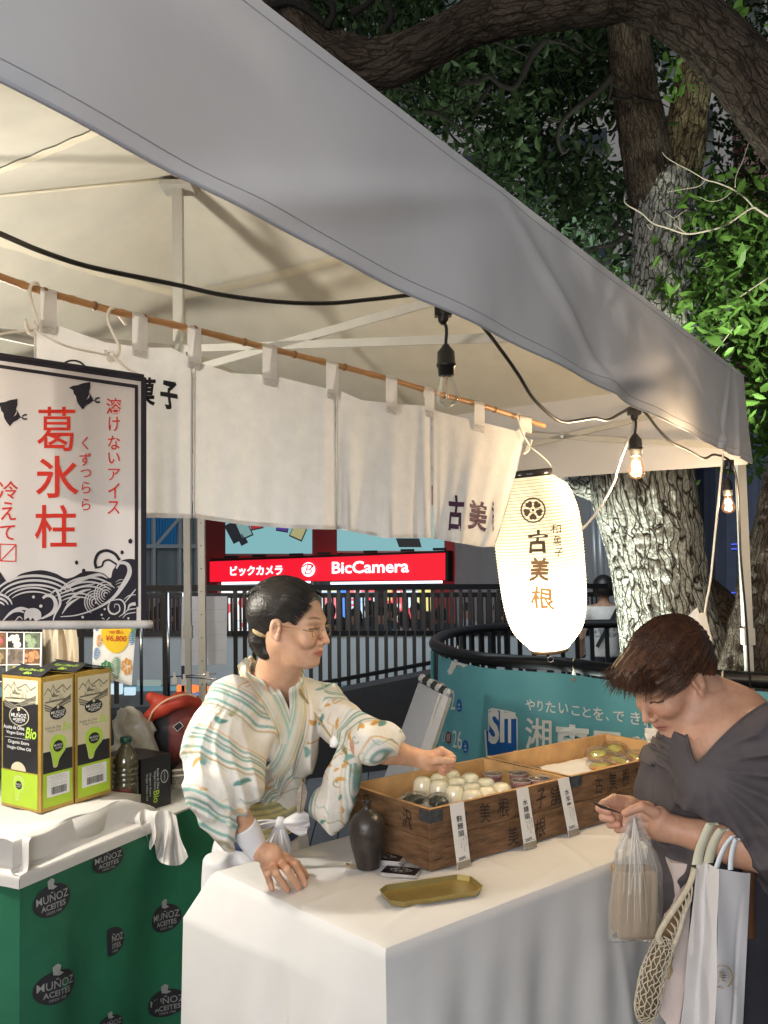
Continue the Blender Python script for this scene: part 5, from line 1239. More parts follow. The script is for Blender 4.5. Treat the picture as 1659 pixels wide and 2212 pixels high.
def bulb(u, v, d, lit, us, vs, w=3.2):
    q = P(u, v, d)          # top of the socket
    s = d and 1.0
    st = P(us, vs, d)
    mb = MB(); mb.box(st, (.034, .022, .022), None); mb.lathe([(.013, 0), (.010, -.022), (.005, -.028)], st, n=12); jn = part('junction', mb, m_rub, sl_)
    mb = MB(); mb.tube(smooth_pts([st-np.array([0, 0, .02]), lerp(st, q, .5)+np.array([.004, 0, 0]), q+np.array([0, 0, .004])], 6), .0035, 8); part('drop_wire', mb, m_rub, sl_, True)
    mb = MB(); mb.lathe([(0, .004), (.006, .004), (.008, 0), (.0175, -.012), (.0185, -.034), (.020, -.036), (.020, -.042), (.0175, -.043), (.0165, -.060), (0, -.060)], q, n=20); so = part('socket', mb, m_rub, sl_, True)
    g = q-np.array([0, 0, .060])
    pf = smooth_pts([(.0135, 0, 0), (.0142, -.008, 0), (.0185, -.022, 0), (.0235, -.038, 0), (.0235, -.048, 0), (.018, -.058, 0), (.009, -.0635, 0), (0, -.065, 0)], 5)
    if lit: tint_glass()
    mb = MB(); mb.lathe([(max(a, 0), b) for a, b, _ in pf], g, n=28); bl_ = part('bulb', mb, m_bulbhot if lit else m_bulb, so, True)
    mb = MB(); mb.tube([g-np.array([0, 0, .002]), g-np.array([0, 0, .018])], .003, 8)
    part('stem', mb, m_filoff, so, True)
    mb = MB()
    for k in range(4):
        a = k*pi/2+.4; mb.tube([g+np.array([.003*cos(a), .003*sin(a), -.012]), g+np.array([.0055*cos(a), .0055*sin(a), -.026]), g+np.array([.002*cos(a), .002*sin(a), -.046])], .0016 if lit else .0006, 6)
    part('filament', mb, m_fil if lit else m_filoff, so, True)
    if lit:
        l = bpy.data.lights.new('bulb_or_fill_glow', 'POINT'); l.energy = w; l.color = (1.0, .74, .46); l.shadow_soft_size = .022
        o = bpy.data.objects.new('bulb_or_fill_glow', l); COL.objects.link(o); o.location = Vector(g-np.array([0, 0, .032]))
bulb(963, 748, 1.83, False, 957, 672); bulb(1372, 940, 2.55, True, 1370, 888, 26); bulb(1571, 1035, 3.3, True, 1573, 1000, 14)
bulb(-250, 560, 1.05, True, -250, 400, 5)
# bare point lights added past the left edge to brighten curtain, canopy and keeper
for (x, y, z, w) in ((-1.35, .75, 2.0, 26), (-1.2, 2.3, 1.62, 58)):
    if w == 0: continue
    l = bpy.data.lights.new('bulb_or_fill_glow', 'POINT'); l.energy = w; l.color = (.98, .96, 1.0) if y < 1 else (1.0, .92, .78); l.shadow_soft_size = .05
    o = bpy.data.objects.new('bulb_or_fill_glow', l); COL.objects.link(o); o.location = (x, y, z)

# ================================================================ paper lantern
LT, LB = P(1149, 1030, 2.65), P(1187, 1400, 2.66)
la_ = nrm(LB-LT); LLEN = np.linalg.norm(LB-LT); kc = LLEN/1487.0
ltow = nrm(EYE-(LT+LB)/2); ltow = nrm(ltow-la_*(ltow@la_)); lrt = np.cross(la_, -ltow)
if lrt@RT < 0: lrt = -lrt
lpr = [(0, 172), (15, 178), (35, 235), (80, 290), (160, 325), (260, 352), (380, 370), (520, 376), (700, 374), (860, 369), (1000, 362), (1120, 350), (1230, 330), (1320, 300), (1400, 245), (1450, 195), (1487, 160)]
lr = lambda c: float(np.interp(c, [a for a, b in lpr], [b for a, b in lpr]))
lan = thing('paper_lantern', 'glowing white ribbed paper lantern with black brush lettering hung at the curtain end', 'lantern', LB)
mb = MB(); prof = []
nr = 56
for i in range(nr*6+1):
    c = 1487*i/(nr*6.); sc = abs(sin(pi*i/6.)); r_ = np.mean([lr(max(0, min(1487, c+dc))) for dc in (-30, -15, 0, 15, 30)])
    prof.append(((r_-7+9*sc**.8)*kc, c*kc))
mb.lathe(prof, LT, la_, n=64)
ml = bpy.data.materials.new('lantern_paper'); ml.use_nodes = True; nt = ml.node_tree; b_ = nt.nodes['Principled BSDF']; Lk = nt.links
b_.inputs['Base Color'].default_value = (.75, .68, .5, 1); b_.inputs['Roughness'].default_value = .6
gp = nt.nodes.new('ShaderNodeNewGeometry'); ds = nt.nodes.new('ShaderNodeVectorMath'); ds.operation = 'DISTANCE'
lampc = LT+la_*(1180*kc); ds.inputs[1].default_value = tuple(lampc); Lk.new(gp.outputs['Position'], ds.inputs[0])
pw = nt.nodes.new('ShaderNodeMath'); pw.operation = 'POWER'; pw.inputs[1].default_value = -3.4; Lk.new(ds.outputs['Value'], pw.inputs[0])
m1 = nt.nodes.new('ShaderNodeMath'); m1.operation = 'MULTIPLY_ADD'; m1.inputs[1].default_value = .0050; m1.inputs[2].default_value = .46; Lk.new(pw.outputs[0], m1.inputs[0])
LEMIT = m1
fr_ = nt.nodes.new('ShaderNodeLayerWeight'); fr_.inputs[0].default_value = .25
b_.inputs['Emission Color'].default_value = (1.0, .84, .50, 1); Lk.new(m1.outputs[0], b_.inputs['Emission Strength'])
part('paper_shade', mb, ml, lan, True)
mb = MB()
for i in range(1, nr):
    c = 1487*i/nr; mb.tube([LT+la_*c*kc+(lr(c)-1)*kc*(cos(a)*lrt+sin(a)*ltow) for a in np.linspace(0, 2*pi, 41)], .0007, 4, caps=False)
part('paper_ribs', mb, M('lantern_rib', (.35, .28, .16), .8, var=0), lan, True, kind='stuff')
mb = MB(); mb.lathe([(.0, .002), (170*kc, .002), (178*kc, .0), (178*kc, -60*kc), (172*kc, -60*kc), (170*kc, -4*kc), (0, -4*kc)], LT, la_, n=48); part('top_ring', mb, M('lacquer_black', (.012, .010, .012), .25), lan, True)
mb = MB(); mb.lathe([(0, 0), (150*kc, 0), (160*kc, .0), (160*kc, .010), (0, .010)], LB, la_, n=48); part('bottom_ring', mb, M('base_wood', (.10, .06, .03), .5), lan, True)
q0 = LT-la_*30*kc
for s_ in (-1, 1):
    mb = MB(); mb.lathe([(0, -.004), (.004, -.003), (.004, .001), (0, .001)], q0+ltow*178*kc*(.98)*(1 if s_ > 0 else -1), ltow*s_, n=10); part('rivet', mb, m_chrome, lan, True)
hk = P(1142, 966, 2.6)
mb = MB(); mb.tube(smooth_pts([q0-lrt*175*kc, q0-lrt*150*kc-la_*.035, hk+np.array([-.01, 0, -.012]), hk, hk+np.array([.014, 0, -.007]), q0+lrt*150*kc-la_*.028, q0+lrt*176*kc], 8), .0012, 6); part('hanging_wire', mb, m_hook, lan, True)
mb = MB(); mb.tube(smooth_pts([hk+np.array([-.012, .0, -.02]), hk+np.array([-.004, .004, .0]), hk+np.array([.004, 0, .016]), hk+np.array([.008, -.004, .018]), hk+np.array([.003, -.004, .002])], 6), .003, 7); part('hook', mb, m_hook, lan, True)
mb = MB(); rc = LB+la_*.012; mb.tube([rc, rc+la_*.012], .0015, 6); part('ring_stem', mb, M('brass_small', (.6, .42, .15), .3, metal=1), lan, True)
mb = MB(); rc = rc+la_*.021; mb.tube([rc+lrt*.0085*cos(a)+la_*.0085*sin(a) for a in np.linspace(0, 2*pi, 25)], .0013, 6, caps=False); part('pull_ring', mb, m_chrome, lan, True)
def LM(x, y):       # detail coordinates of the lantern picture -> its paper
    u, v = 1042+.248*x, 932.6+.248*y
    dpt = 2.655; p_ = P(u, v, dpt-.11); c = ((p_-LT)@la_)/kc; w = ((p_-LT)@lrt); r_ = (lr(min(max(c, 0), 1487))+3)*kc
    w2 = w*1.0; w2 = max(-r_*.98, min(r_*.98, w2))
    return LT+la_*c*kc+lrt*w2+ltow*(math.sqrt(r_*r_-w2*w2)+.0012)
m_lin = M('lantern_ink', (.045, .028, .015), .7, var=.1, emit=(.30, .16, .05), es=.22)
m_lin2 = M('lantern_ink_low', (.2, .09, .03), .7, var=.1, emit=(.75, .36, .12), es=.8)  # ink lightens and glows towards the bulb: lamp light put into its colour
mb = MB(); crest(mb, LM, 441, 682, 110); part('crest', mb, m_lin, lan)
for ch, a, mt in (('古', (392, 856, 570, 1056), m_lin), ('美', (408, 1095, 585, 1300), M('lantern_ink_mid', (.1, .05, .02), .7, var=.1, emit=(.5, .26, .1), es=.5)), ('根', (425, 1352, 625, 1545), m_lin2)):
    mb = MB(); text_into(mb, ch, a[0], a[3], a[2], a[1], lambda x, y: LM(x, y), .028, wob=.035); part('brush_character', mb, mt, lan)
for ch, a in zip('和菓子', ((592, 800, 682, 882), (612, 900, 690, 985), (625, 1010, 704, 1088))):
    mb = MB(); text_into(mb, ch, a[0], a[3], a[2], a[1], lambda x, y: LM(x, y), .004, wob=.03); part('small_character', mb, m_lin, lan)
# white flexes: lantern flex and hanging socket lead
fx = thing('lantern_flex', 'thin white flex running from the bulb string down to the lantern', 'cable', P(1255, 1145, 2.62))
mb = MB(); mb.tube(smooth_pts([P(1371, 900, 2.56), P(1365, 930, 2.55), P(1345, 980, 2.55), P(1332, 1018, 2.56), P(1326, 1042, 2.57), P(1300, 1090, 2.58), P(1275, 1125, 2.6), P(1254, 1147, 2.62)], 8), .0036, 8); part('flex', mb, m_hook, fx, True)
ex_ = thing('hanging_socket_lead', 'white extension lead hanging by the tent leg with a plug block and paper tag', 'extension lead', P(1524, 1400, 3.25))
mb = MB(); mb.tube(smooth_pts([P(1562, 980, 3.25), P(1556, 1040, 3.25), P(1545, 1150, 3.25), P(1535, 1250, 3.25), P(1526, 1300, 3.25), P(1522, 1325, 3.25)], 8), .0042, 8); part('flex', mb, m_hook, ex_, True)
c = P(1520, 1355, 3.25); mb = MB(); mb.box(c, (.028, .03, .10), ((.98, 0, .2), (0, 1, 0), (-.2, 0, .98))); part('plug', mb, m_hook, ex_)
mb = MB(); mb.box(P(1512, 1395, 3.25), (.055, .035, .07), None); part('socket_block', mb, m_hook, ex_)
mb = MB(); mb.slab([P(1476, 1340, 3.24), P(1506, 1312, 3.24), P(1516, 1340, 3.24), P(1496, 1372, 3.24)], .002, (0, 1, 0)); part('paper_tag', mb, m_paper, ex_)
# ================================================================ teal banner on the curved railing
_near = _rs[(np.arange(len(_rs)) < 12*11)]
_nu = []; _ndp = []
for q in _near:
    w = Z(q, .8)-EYE; d = w@FW; _nu.append(829.5+FOC*(w@RT)/d); _ndp.append(d)
_o = np.argsort(_nu); _nu = np.array(_nu)[_o]; _ndp = np.array(_ndp)[_o]
_i0 = np.argmin(_nu)
def TBp(u, v, off=0): return P(u, v, float(np.interp(u, _nu, _ndp))-.05-off)
def vtop(u):          # screen height of the banner's upper edge, a little under the rail
    d = float(np.interp(u, _nu, _ndp)); q = P(u, 1400, d); return 1400+(q[2]-(RZ-.045))*FOC/d
tbn = thing('teal_banner', 'teal university event banner with white lettering and a blue shield tied along the curved railing', 'banner', Z(TBp(1200, 1500), .2))
m_teal = M('banner_teal', (.11, .34, .39), .55, var=.06, vs=3, bump=.15, bs=8, dist=.01)
m_bw2 = M('banner_white', (.66, .68, .66), .6, var=.02)
mb = MB(); mb.grid(lambda s, t: TBp(930+s*900, vtop(930+s*900)+(1-t)*430, .008*sin(s*14)*(1-t)+.004*sin(s*37+t*6)), 160, 30); part('cloth', mb, m_teal, tbn, True)
gx = lambda x: 877.8+.3637*x; gy = lambda y: 1261.8+.3637*y
def BT2(x, y, off=.014): return TBp(gx(x), gy(y), off)
def tchar(ch, x0, y0, x1, y1, b, m=None, sk=0): 
    mb = MB(); text_into(mb, ch, x0, y1, x1, y0, lambda x, y: BT2(x, y+(x-x0)*sk), b); part('lettering', mb, m or m_bw2, tbn)
for ch, x, y, w, h in (('や', 708, 682, 56, 66), ('り', 778, 690, 32, 64), ('た', 828, 694, 58, 68), ('い', 905, 704, 56, 62), ('こ', 982, 722, 48, 56), ('と', 1048, 728, 48, 60), ('を', 1110, 730, 60, 76), ('、', 1185, 785, 18, 26), ('で', 1228, 752, 66, 62), ('き', 1332, 756, 58, 76), ('れ', 1412, 768, 66, 84)): tchar(ch, x, y, x+w, y+h, .012, sk=.10)
for ch, x, y, w, h in (('湘', 705, 790, 158, 190), ('南', 888, 826, 196, 190), ('工', 1104, 868, 178, 160), ('科', 1306, 894, 178, 180)): tchar(ch, x, y, x+w, y+h, .05, sk=.08)
sh = [(486, 745), (510, 735), (630, 758), (660, 795), (662, 990), (560, 1030), (474, 1024), (464, 868), (486, 866)]
mb = MB(); c = BT2(570, 880, .012); q = [BT2(a, b, .012) for a, b in sh]; [mb.poly([q[i], q[(i+1) % len(q)], c]) for i in range(len(q))]; shd = part('shield', mb, m_bw2, tbn)
mb = MB(); c = BT2(575, 890, .015); q = [BT2(575+(a-575)*.92, 890+(b-890)*.94, .015) for a, b in sh]; [mb.poly([q[i], q[(i+1) % len(q)], c]) for i in range(len(q))]; part('shield_field', mb, M('shield_blue', (.01, .10, .36), .5, var=.04), shd)
for ch, x0, x1, y0, y1 in (('S', 486, 552, 742, 950), ('I', 556, 582, 752, 940), ('T', 578, 648, 762, 944)):
    mb = MB(); text_into(mb, ch, x0, y1, x1, y0, lambda x, y: BT2(x, y, .019), .035 if ch != 'I' else .02); part('lettering', mb, m_bw2, tbn)
m_dim = M('banner_dim_white', (.45, .52, .50), .6, var=.02)
for ch, a in (('7', (205, 622, 222, 700)), ('2', (236, 622, 258, 730)), ('2', (262, 628, 288, 745)), ('0', (212, 880, 230, 940)), ('2', (275, 868, 300, 970)), ('6', (303, 872, 330, 978))): tchar(ch, a[0], a[1], a[2], a[3], .0, m_dim if a[0] < 225 else m_bw2)
for cx, cy, rx, ry, ch, m in ((312, 720, 15, 39, '土', MATS['shield_blue']), (350, 965, 18, 39, '土', MATS['shield_blue']), (249, 911, 15, 36, '日', M('disc_red', (.25, .03, .03), .5, var=0))):
    mb = MB(); mb.poly([BT2(cx+rx*cos(a), cy+ry*sin(a), .012) for a in np.linspace(0, 2*pi, 22, endpoint=False)]); dd = part('disc', mb, m, tbn)
    mb = MB(); text_into(mb, ch, cx-rx*.55, cy+ry*.55, cx+rx*.55, cy-ry*.5, lambda x, y: BT2(x, y, .017), .006); part('day_mark', mb, m_bw2, dd)
mb = MB(); mb.poly([TBp(gx(a), max(gy(b), vtop(gx(a))+1), .012) for a, b in ((192, 385), (280, 420), (368, 440), (255, 540))]); part('white_triangle', mb, m_bw2, tbn)
for (u) in (988, 1238, 1560):
    d = float(np.interp(u, _nu, _ndp)); c = P(u, vtop(u)-18, d); mb = MB(); n_ = nrm((EYE-c)*np.array([1, 1, 0]))
    mb.tube([c+n_*.046*cos(a)+np.array([0, 0, .046*sin(a)-.006])+RT*.006*sin(a*.5) for a in np.linspace(-1.2, 4.2, 16)], .004, 7); tie = part('tie_cord', mb, M('tie_white', (.6, .56, .46), .6), tbn, True)
    mb = MB(); mb.lathe([(.0, 0), (.010, 0), (.010, .002), (0, .002)], TBp(u, vtop(u)+10, .014), n_, 12); part('eyelet', mb, M('eyelet_tin', (.15, .14, .12), .4, metal=.8), tbn)
# folded white tables leaning by the railing
def lean(pf, th_, dirv, label):
    mb = MB(); mb.slab(pf, th_, dirv); return mb
pa_ = thing('folded_panel_stack', 'two white folded tabletops leaning against the planter left of the teal banner', 'folded tables', P(870, 1700, 3.9)*np.array([1, 1, 0]))
fq = [P(904, 1474, 4.1), P(949, 1497, 3.75), P(868, 1740, 3.6), P(815, 1720, 3.95)]
mb = MB(); mb.slab(fq, .045, nrm(np.cross(fq[1]-fq[0], fq[3]-fq[0]))*(1 if np.cross(fq[1]-fq[0], fq[3]-fq[0])@RT > 0 else -1)); part('panel', mb, M('panel_grey', (.42, .44, .50), .5, var=.03), pa_)
fq = [P(952, 1500, 3.74), P(962, 1505, 3.80), P(885, 1745, 3.7), P(872, 1740, 3.62)]; 
mb = MB(); mb.slab([q+RT*.0 for q in fq], .5, (0, 1, 0)); part('panel', mb, M('panel_white', (.60, .60, .56), .5, var=.03), pa_)
fq = [P(965, 1506, 3.76), P(976, 1509, 3.80), P(900, 1745, 3.7), P(888, 1742, 3.66)]
mb = MB(); mb.slab(fq, .5, (0, 1, 0)); part('panel', mb, MATS['panel_white'], pa_)
for k in range(7):
    q = P(912+k*9, 1466+k*5.2, 3.95-k*.03); mb = MB(); mb.lathe([(0, -.02), (.016, -.012), (.02, 0), (.012, .018), (0, .022)], q, (.3, .2, 1), 7); part('folded_leg_end', mb, m_blackmatte if k % 2 else m_frame_grey, pa_)
# spray bottle behind the far crate
sq = P(1424, 1618, 2.95); sbt = thing('spray_bottle', 'translucent white spray bottle standing behind the far crate beside the customer', 'bottle', Z(sq, TZ))
mb = MB(); mb.lathe([(0, 0), (.034, 0), (.035, .02), (.035, .13), (.028, .155), (.013, .175), (.013, .19), (0, .19)], Z(sq, TZ+.003), n=24); part('bottle_body', mb, M('milky_plastic', (.55, .58, .60), .35, var=.03, sss=.2), sbt, True)
mb = MB(); q = Z(sq, TZ+.19); mb.box(q+np.array([-.012, 0, .022]), (.06, .022, .03)); mb.box(q+np.array([-.034, 0, -.004]), (.008, .012, .05), ((.95, 0, .3), (0, 1, 0), (-.3, 0, .95))); part('trigger_head', mb, m_white, sbt)
# low blue basin rim behind the crates
# ================================================================ olive oil stall at the left
GK = PZ(43, 1893, .70); gR = nrm(PZ(298, 1788, .70)-GK); gLd = np.array([-gR[1], gR[0], 0])      # right edge direction and the perpendicular
m_green = M('stall_cloth_green', (.012, .12, .062), .75, var=.3, vs=2, bump=.25, bs=25)
m_logo = M('logo_black', (.018, .018, .026), .7, var=.1); m_logow = M('logo_grey', (.30, .31, .31), .7, var=0)
gt = thing('stall_table', 'table of the olive oil stall skirted with green logo cloth', 'table', GK*np.array([1, 1, 0]))
mb = MB(); mb.box(Z(GK+gR*.55+gLd*.40, .675), (1.06, .76, .03), (gR, gLd, (0, 0, 1))); part('table_top', mb, m_white, gt)
def gsk(s, t):
    x = s*1.12; h = (1-t); return GK+gR*x-gLd*(.006+.02*h+(.020*sin(x*7+1+h*.8)+.012*sin(x*17+h*2))*min(1, h*2.5)*min(1, x*7))-gR*(.006+.02*h)*max(0, 1-x*7)+np.array([0, 0, .695-.68*h-GK[2]])
def gsl(s, t):
    x = s*.9; h = (1-t); return GK+gLd*x-gR*(.006+.02*h+(.03*abs(sin(x*6+.6))+.012*sin(x*19))*min(1, h*2)*min(1, x*7))-gLd*(.006+.02*h)*max(0, 1-x*7)+np.array([0, 0, .695-.68*h-GK[2]])
mb = MB(); mb.grid(gsk, 120, 50); mb.grid(gsl, 80, 40); cg = part('green_skirt', mb, m_green, gt, True)
def glogo(cx, cy, rx, ry, rot, full=True, cut=0):
    def gm(x, y, off=0):        # picture detail coordinates -> cloth
        u, v = .3307*x, 1755.5+.3307*y; p0 = PV(u, v, GK, GK+gR); s = ((p0-GK)@gR)/1.12; t = (p0[2]-.015)/.68
        return gsk(s, t)-gLd*(.0025+off)
    ca, sa_ = cos(rad(rot)), sin(rad(rot))
    w = lambda x, y: (cx+x*rx, cy+y*ry+x*rx*math.tan(rad(rot)))
    x0 = cut
    mb = MB(); q = [gm(*w(max(1.0*cos(a), x0), .92*sin(a))) for a in np.linspace(0, 2*pi, 30, endpoint=False)]; c = gm(*w((1+x0)/2 if cut > -1 else 0, 0))
    for i in range(30): mb.poly([q[i], q[(i+1) % 30], c])
    lg = part('printed_oval', mb, m_logo, cg)
    def lt(body, xa, ya, xb, yb, b):
        if cut > -.5:
            body = body[len(body)//2:]; xa = (xa+xb)/2
        mb = MB(); text_into(mb, body, xa, yb, xb, ya, lambda x, y: gm(*w(x, y), .002), b); part('lettering', mb, m_logow, cg)
    lt('MUÑOZ', -.86, -.50, .86, .05, .014); lt('ACEITES', -.62, .16, .66, .48, .014); lt('DESDE 1950', -.36, .58, .42, .72, .0)
    mb = MB(); q = [gm(*w(a, b), .002) for a, b in ((-.22, -1.15), (.0, -1.28), (.16, -1.15), (.10, -.85), (.28, -.70), (.05, -.62), (-.20, -.72))]; c = gm(*w(0, -.92), .002)
    if cut < -.5: [mb.poly([q[i], q[(i+1) % 7], c]) for i in range(7)]; part('drop_mark', mb, m_logow, cg)
for a in ((315, 565, 112, 112, -22, True, -2), (690, 305, 102, 88, -20, True, -2), (1087, 690, 82, 98, -20, True, -2), (320, 1120, 132, 118, -16, True, -2), (1070, 1240, 100, 96, -20, True, -2), (712, 840, 78, 100, -24, True, -.35), (690, 1380, 78, 70, -20, True, -2)): glogo(*a)
# white cloth and riser on it
m_cl2 = translucent('riser_cloth_white', (.62, .60, .58), .1, .9, .25, bs=25, var=.04)
rc_ = thing('riser_cloth', 'white cloth covering the low riser and hanging over the green skirt in a loose knot', 'tablecloth', GK)
RL_ = .58
def slabpts(z0, z1, a0, a1, b0, b1): return [Z(GK+gR*a+gLd*b, z) for (a, b, z) in ((a0, b0, z0), (a1, b0, z0), (a1, b1, z0), (a0, b1, z0), (a0, b0, z1), (a1, b0, z1), (a1, b1, z1), (a0, b1, z1))]
def rise(s, t):      # profile: hem, table edge, foot of riser, riser top front edge, back
    x = s*RL_*1.0; prof_ = [(-.012, .672), (-.012, .700), (-.010, .706), (.018, .709), (.022, .725), (.024, .785), (.030, .792), (.12, .793), (.42, .793)]
    k = t*(len(prof_)-1); i = min(int(k), len(prof_)-2); f_ = k-i; b, z = [prof_[i][j]*(1-f_)+prof_[i+1][j]*f_ for j in (0, 1)]
    dip = max(0, (x-.40)/.18); z2_ = z-.05*dip*dip*(z > .72)+.004*sin(x*30+b*40)*(z > .71)
    return Z(GK+gR*(x-.012)+gLd*(b-.01*sin(x*12+1)*(.72 < z < .79)), z2_)
mb = MB(); mb.grid(rise, 70, 32)
def rise2(s, t):
    x = s*.75; prof_ = [(-.014, .672), (-.014, .700), (-.011, .706), (.014, .709), (.018, .725), (.019, .785), (.025, .7925), (.03, .793)]
    k = t*(len(prof_)-1); i = min(int(k), len(prof_)-2); f_ = k-i; a, z = [prof_[i][j]*(1-f_)+prof_[i+1][j]*f_ for j in (0, 1)]
    return Z(GK+gLd*(x-.012)+gR*a, z+.001*sin(x*25))
mb.grid(rise2, 40, 24); mb.box(Z(GK+gR*.27+gLd*.40, .745), (.5, .74, .085), (gR, gLd, (0, 0, 1))); part('cloth', mb, m_cl2, rc_, True)
_kt = smooth_pts([(238, 1726, 0), (290, 1738, 0), (330, 1752, 0), (360, 1750, 0), (380, 1762, 0)], 10)[:, :2]; _kb = smooth_pts([(240, 1776, 0), (280, 1790, 0), (309, 1796, 0), (319, 1835, 0), (334, 1824, 0), (345, 1856, 0), (364, 1868, 0), (388, 1868, 0), (402, 1850, 0)], 8)[:, :2]
def drape(s, t, o=0):
    g = lambda A: np.array([np.interp(s, np.linspace(0, 1, len(A)), A[:, k]) for k in (0, 1)])
    q = g(_kt)*(1-t)+g(_kb)*t; q = q+np.array([5*sin(t*5+s*9), 0])*t
    f_ = .030*sin(s*26+1.5*t+o)*(.25+t)+.012*sin(s*61+t*4+o)*t+.008*sin(t*9+s*13)
    return P(q[0], q[1], 2.82+.03*(1-t)-f_*.9+o)
mb = MB(); mb.grid(drape, 110, 40); mb.grid(lambda s, t: drape(min(1, s*.9+.06), t*.86, .05), 80, 24); part('hanging_fold', mb, m_cl2, rc_, True)
mb = MB(); mb.slab([P(30, 1800, 3.6), P(480, 1740, 3.6), P(480, 1800, 3.45), P(30, 1860, 3.45)], .02, (0, 0, -1))
# printed oil cartons
m_cblack = M('carton_black', (.020, .020, .022), .4, var=.2, vs=8); m_cgold = M('carton_gold', (.40, .26, .06), .42, metal=.35, var=.12); m_ccream = M('carton_cream', (.52, .47, .34), .5, var=.05)
m_cgreen = M('carton_green', (.33, .48, .03), .5, var=.05); m_cw = M('carton_white', (.66, .66, .66), .5, var=.02); m_cgrey = M('carton_sketch', (.16, .15, .12), .7, var=0); m_lime = M('carton_lime', (.36, .55, .06), .5, var=.03)
m_cdgreen = M('carton_dark_green', (.10, .22, .02), .5, var=0)
KA = PZ(88, 1757, .797); LA = PZ(5, 1738, .797); RA = PZ(165, 1736, .797); RB = PZ(240, 1712, .797)
bR = nrm(RB-KA); bL = nrm(LA-KA); CHt = .392
wA, wL = np.linalg.norm(RA-KA)*.97, np.linalg.norm(LA-KA)*1.02
def stroke(mb, pts, w, fn, sm=True, n=5):
    q = smooth_pts([(a, b, 0) for a, b in pts], n)[:, :2] if sm and len(pts) > 2 else np.array(pts, float)
    t = np.gradient(q, axis=0); t /= np.linalg.norm(t, axis=1)[:, None]+1e-9; nr_ = np.stack([-t[:, 1], t[:, 0]], 1); k = len(q)
    A_, B_ = q+nr_*w/2, q-nr_*w/2; mb.add([fn(a, b) for a, b in A_]+[fn(a, b) for a, b in B_], [(i, i+1, k+i+1, k+i) for i in range(k-1)])
def rect(mb, fn, x0, y0, x1, y1): mb.poly([fn(x0, y0), fn(x1, y0), fn(x1, y1), fn(x0, y1)])
def sketch(parent, fn):
    mb = MB()
    for pp in (((.02, .885), (.14, .93), (.24, .905), (.33, .955), (.42, .905), (.52, .92), (.68, .945), (.82, .90), (.97, .93)), ((.24, .905), (.30, .87), (.36, .90)), ((.33, .955), (.35, .90), (.40, .87)), ((.68, .945), (.70, .90), (.76, .88)),
               ((.28, .83), (.28, .865), (.52, .865), (.52, .83), (.28, .83)), ((.44, .83), (.44, .895), (.56, .895), (.56, .83)), ((.28, .865), (.36, .88), (.44, .865)), ((.58, .83), (.60, .885), (.62, .83)), ((.66, .83), (.67, .875), (.69, .83)), ((.2, .83), (.22, .86), (.25, .83)),
               ((.05, .825), (.95, .835)), ((.55, .80), (.98, .86)), ((.45, .79), (.98, .845)), ((.35, .775), (.97, .828)), ((.52, .775), (.97, .81)), ((.02, .81), (.40, .765)), ((.02, .79), (.36, .755)), ((.05, .77), (.3, .745))):
        stroke(mb, pp, .012, fn, sm=False)
    part('landscape_sketch', mb, m_cgrey, parent, kind='stuff')
def oval(parent, fn, cx, cy, rx, ry, ring=None, small=True):
    A = np.linspace(0, 2*pi, 28, endpoint=False)
    if ring: mb = MB(); mb.poly([fn(cx+rx*1.08*cos(a), cy+ry*1.08*sin(a), .0004) for a in A]); part('oval_rim', mb, ring, parent)
    mb = MB(); mb.poly([fn(cx+rx*cos(a), cy+ry*sin(a), .0008) for a in A]); part('oval_badge', mb, m_cblack, parent)
    for body, (a, b, c, d) in (('MUÑOZ', (-.84, -.12, .84, .42)), ('ACEITES', (-.64, -.52, .68, -.22))) + ((('DESDE 1950', (-.35, -.72, .35, -.60)),) if small else ()):
        mb = MB(); text_into(mb, body, cx+a*rx, cy+b*ry, cx+c*rx, cy+d*ry, lambda x, y: fn(x, y, .0013), .02 if small else .012); part('lettering', mb, m_cw, parent)
    mb = MB(); mb.poly([fn(cx+p_*rx, cy+q_*ry, .0013) for p_, q_ in ((-.12, .62), (.06, .60), (.16, .76), (.05, 1.05), (-.08, 1.08), (-.16, .85))]); part('drop_mark', mb, m_ccream, parent)
def dropicon(parent, fn, cx, cy, rx, ry):
    sh_ = [(.05, 1.0), (.55, .85), (.80, .45), (.72, .0), (.35, -.35), (.10, -.62), (-.05, -1.0), (-.38, -1.0), (-.48, -.62), (-.60, -.15), (-.78, .30), (-.60, .78), (-.28, .98)]
    q = smooth_pts([(a, b, 0) for a, b in sh_+sh_[:1]], 3)
    for k_, m, o in ((1.08, m_ccream, .0004), (1.0, m_lime, .0008)):
        mb = MB(); c = fn(cx, cy, o); q_ = [fn(cx+a*rx*k_, cy+b*ry*k_, o) for a, b, _ in q[:-1]]; [mb.poly([q_[i], q_[(i+1) % len(q_)], c]) for i in range(len(q_))]; part('drop_icon', mb, m, parent)
    mb = MB(); mb.poly([fn(cx+.02*rx+.48*rx*cos(a), cy+.25*ry+.38*ry*sin(a), .0012) for a in np.linspace(0, 2*pi, 20, endpoint=False)]); part('oval_badge', mb, m_cblack, parent)
    mb = MB(); text_into(mb, 'MUÑOZ', cx-.38*rx, cy+.25*ry, cx+.42*rx, cy+.42*ry, lambda x, y: fn(x, y, .0016), .01); text_into(mb, 'ACEITES', cx-.28*rx, cy+.08*ry, cx+.32*rx, cy+.18*ry, lambda x, y: fn(x, y, .0016), .01); part('lettering', mb, m_cw, parent, kind='stuff')
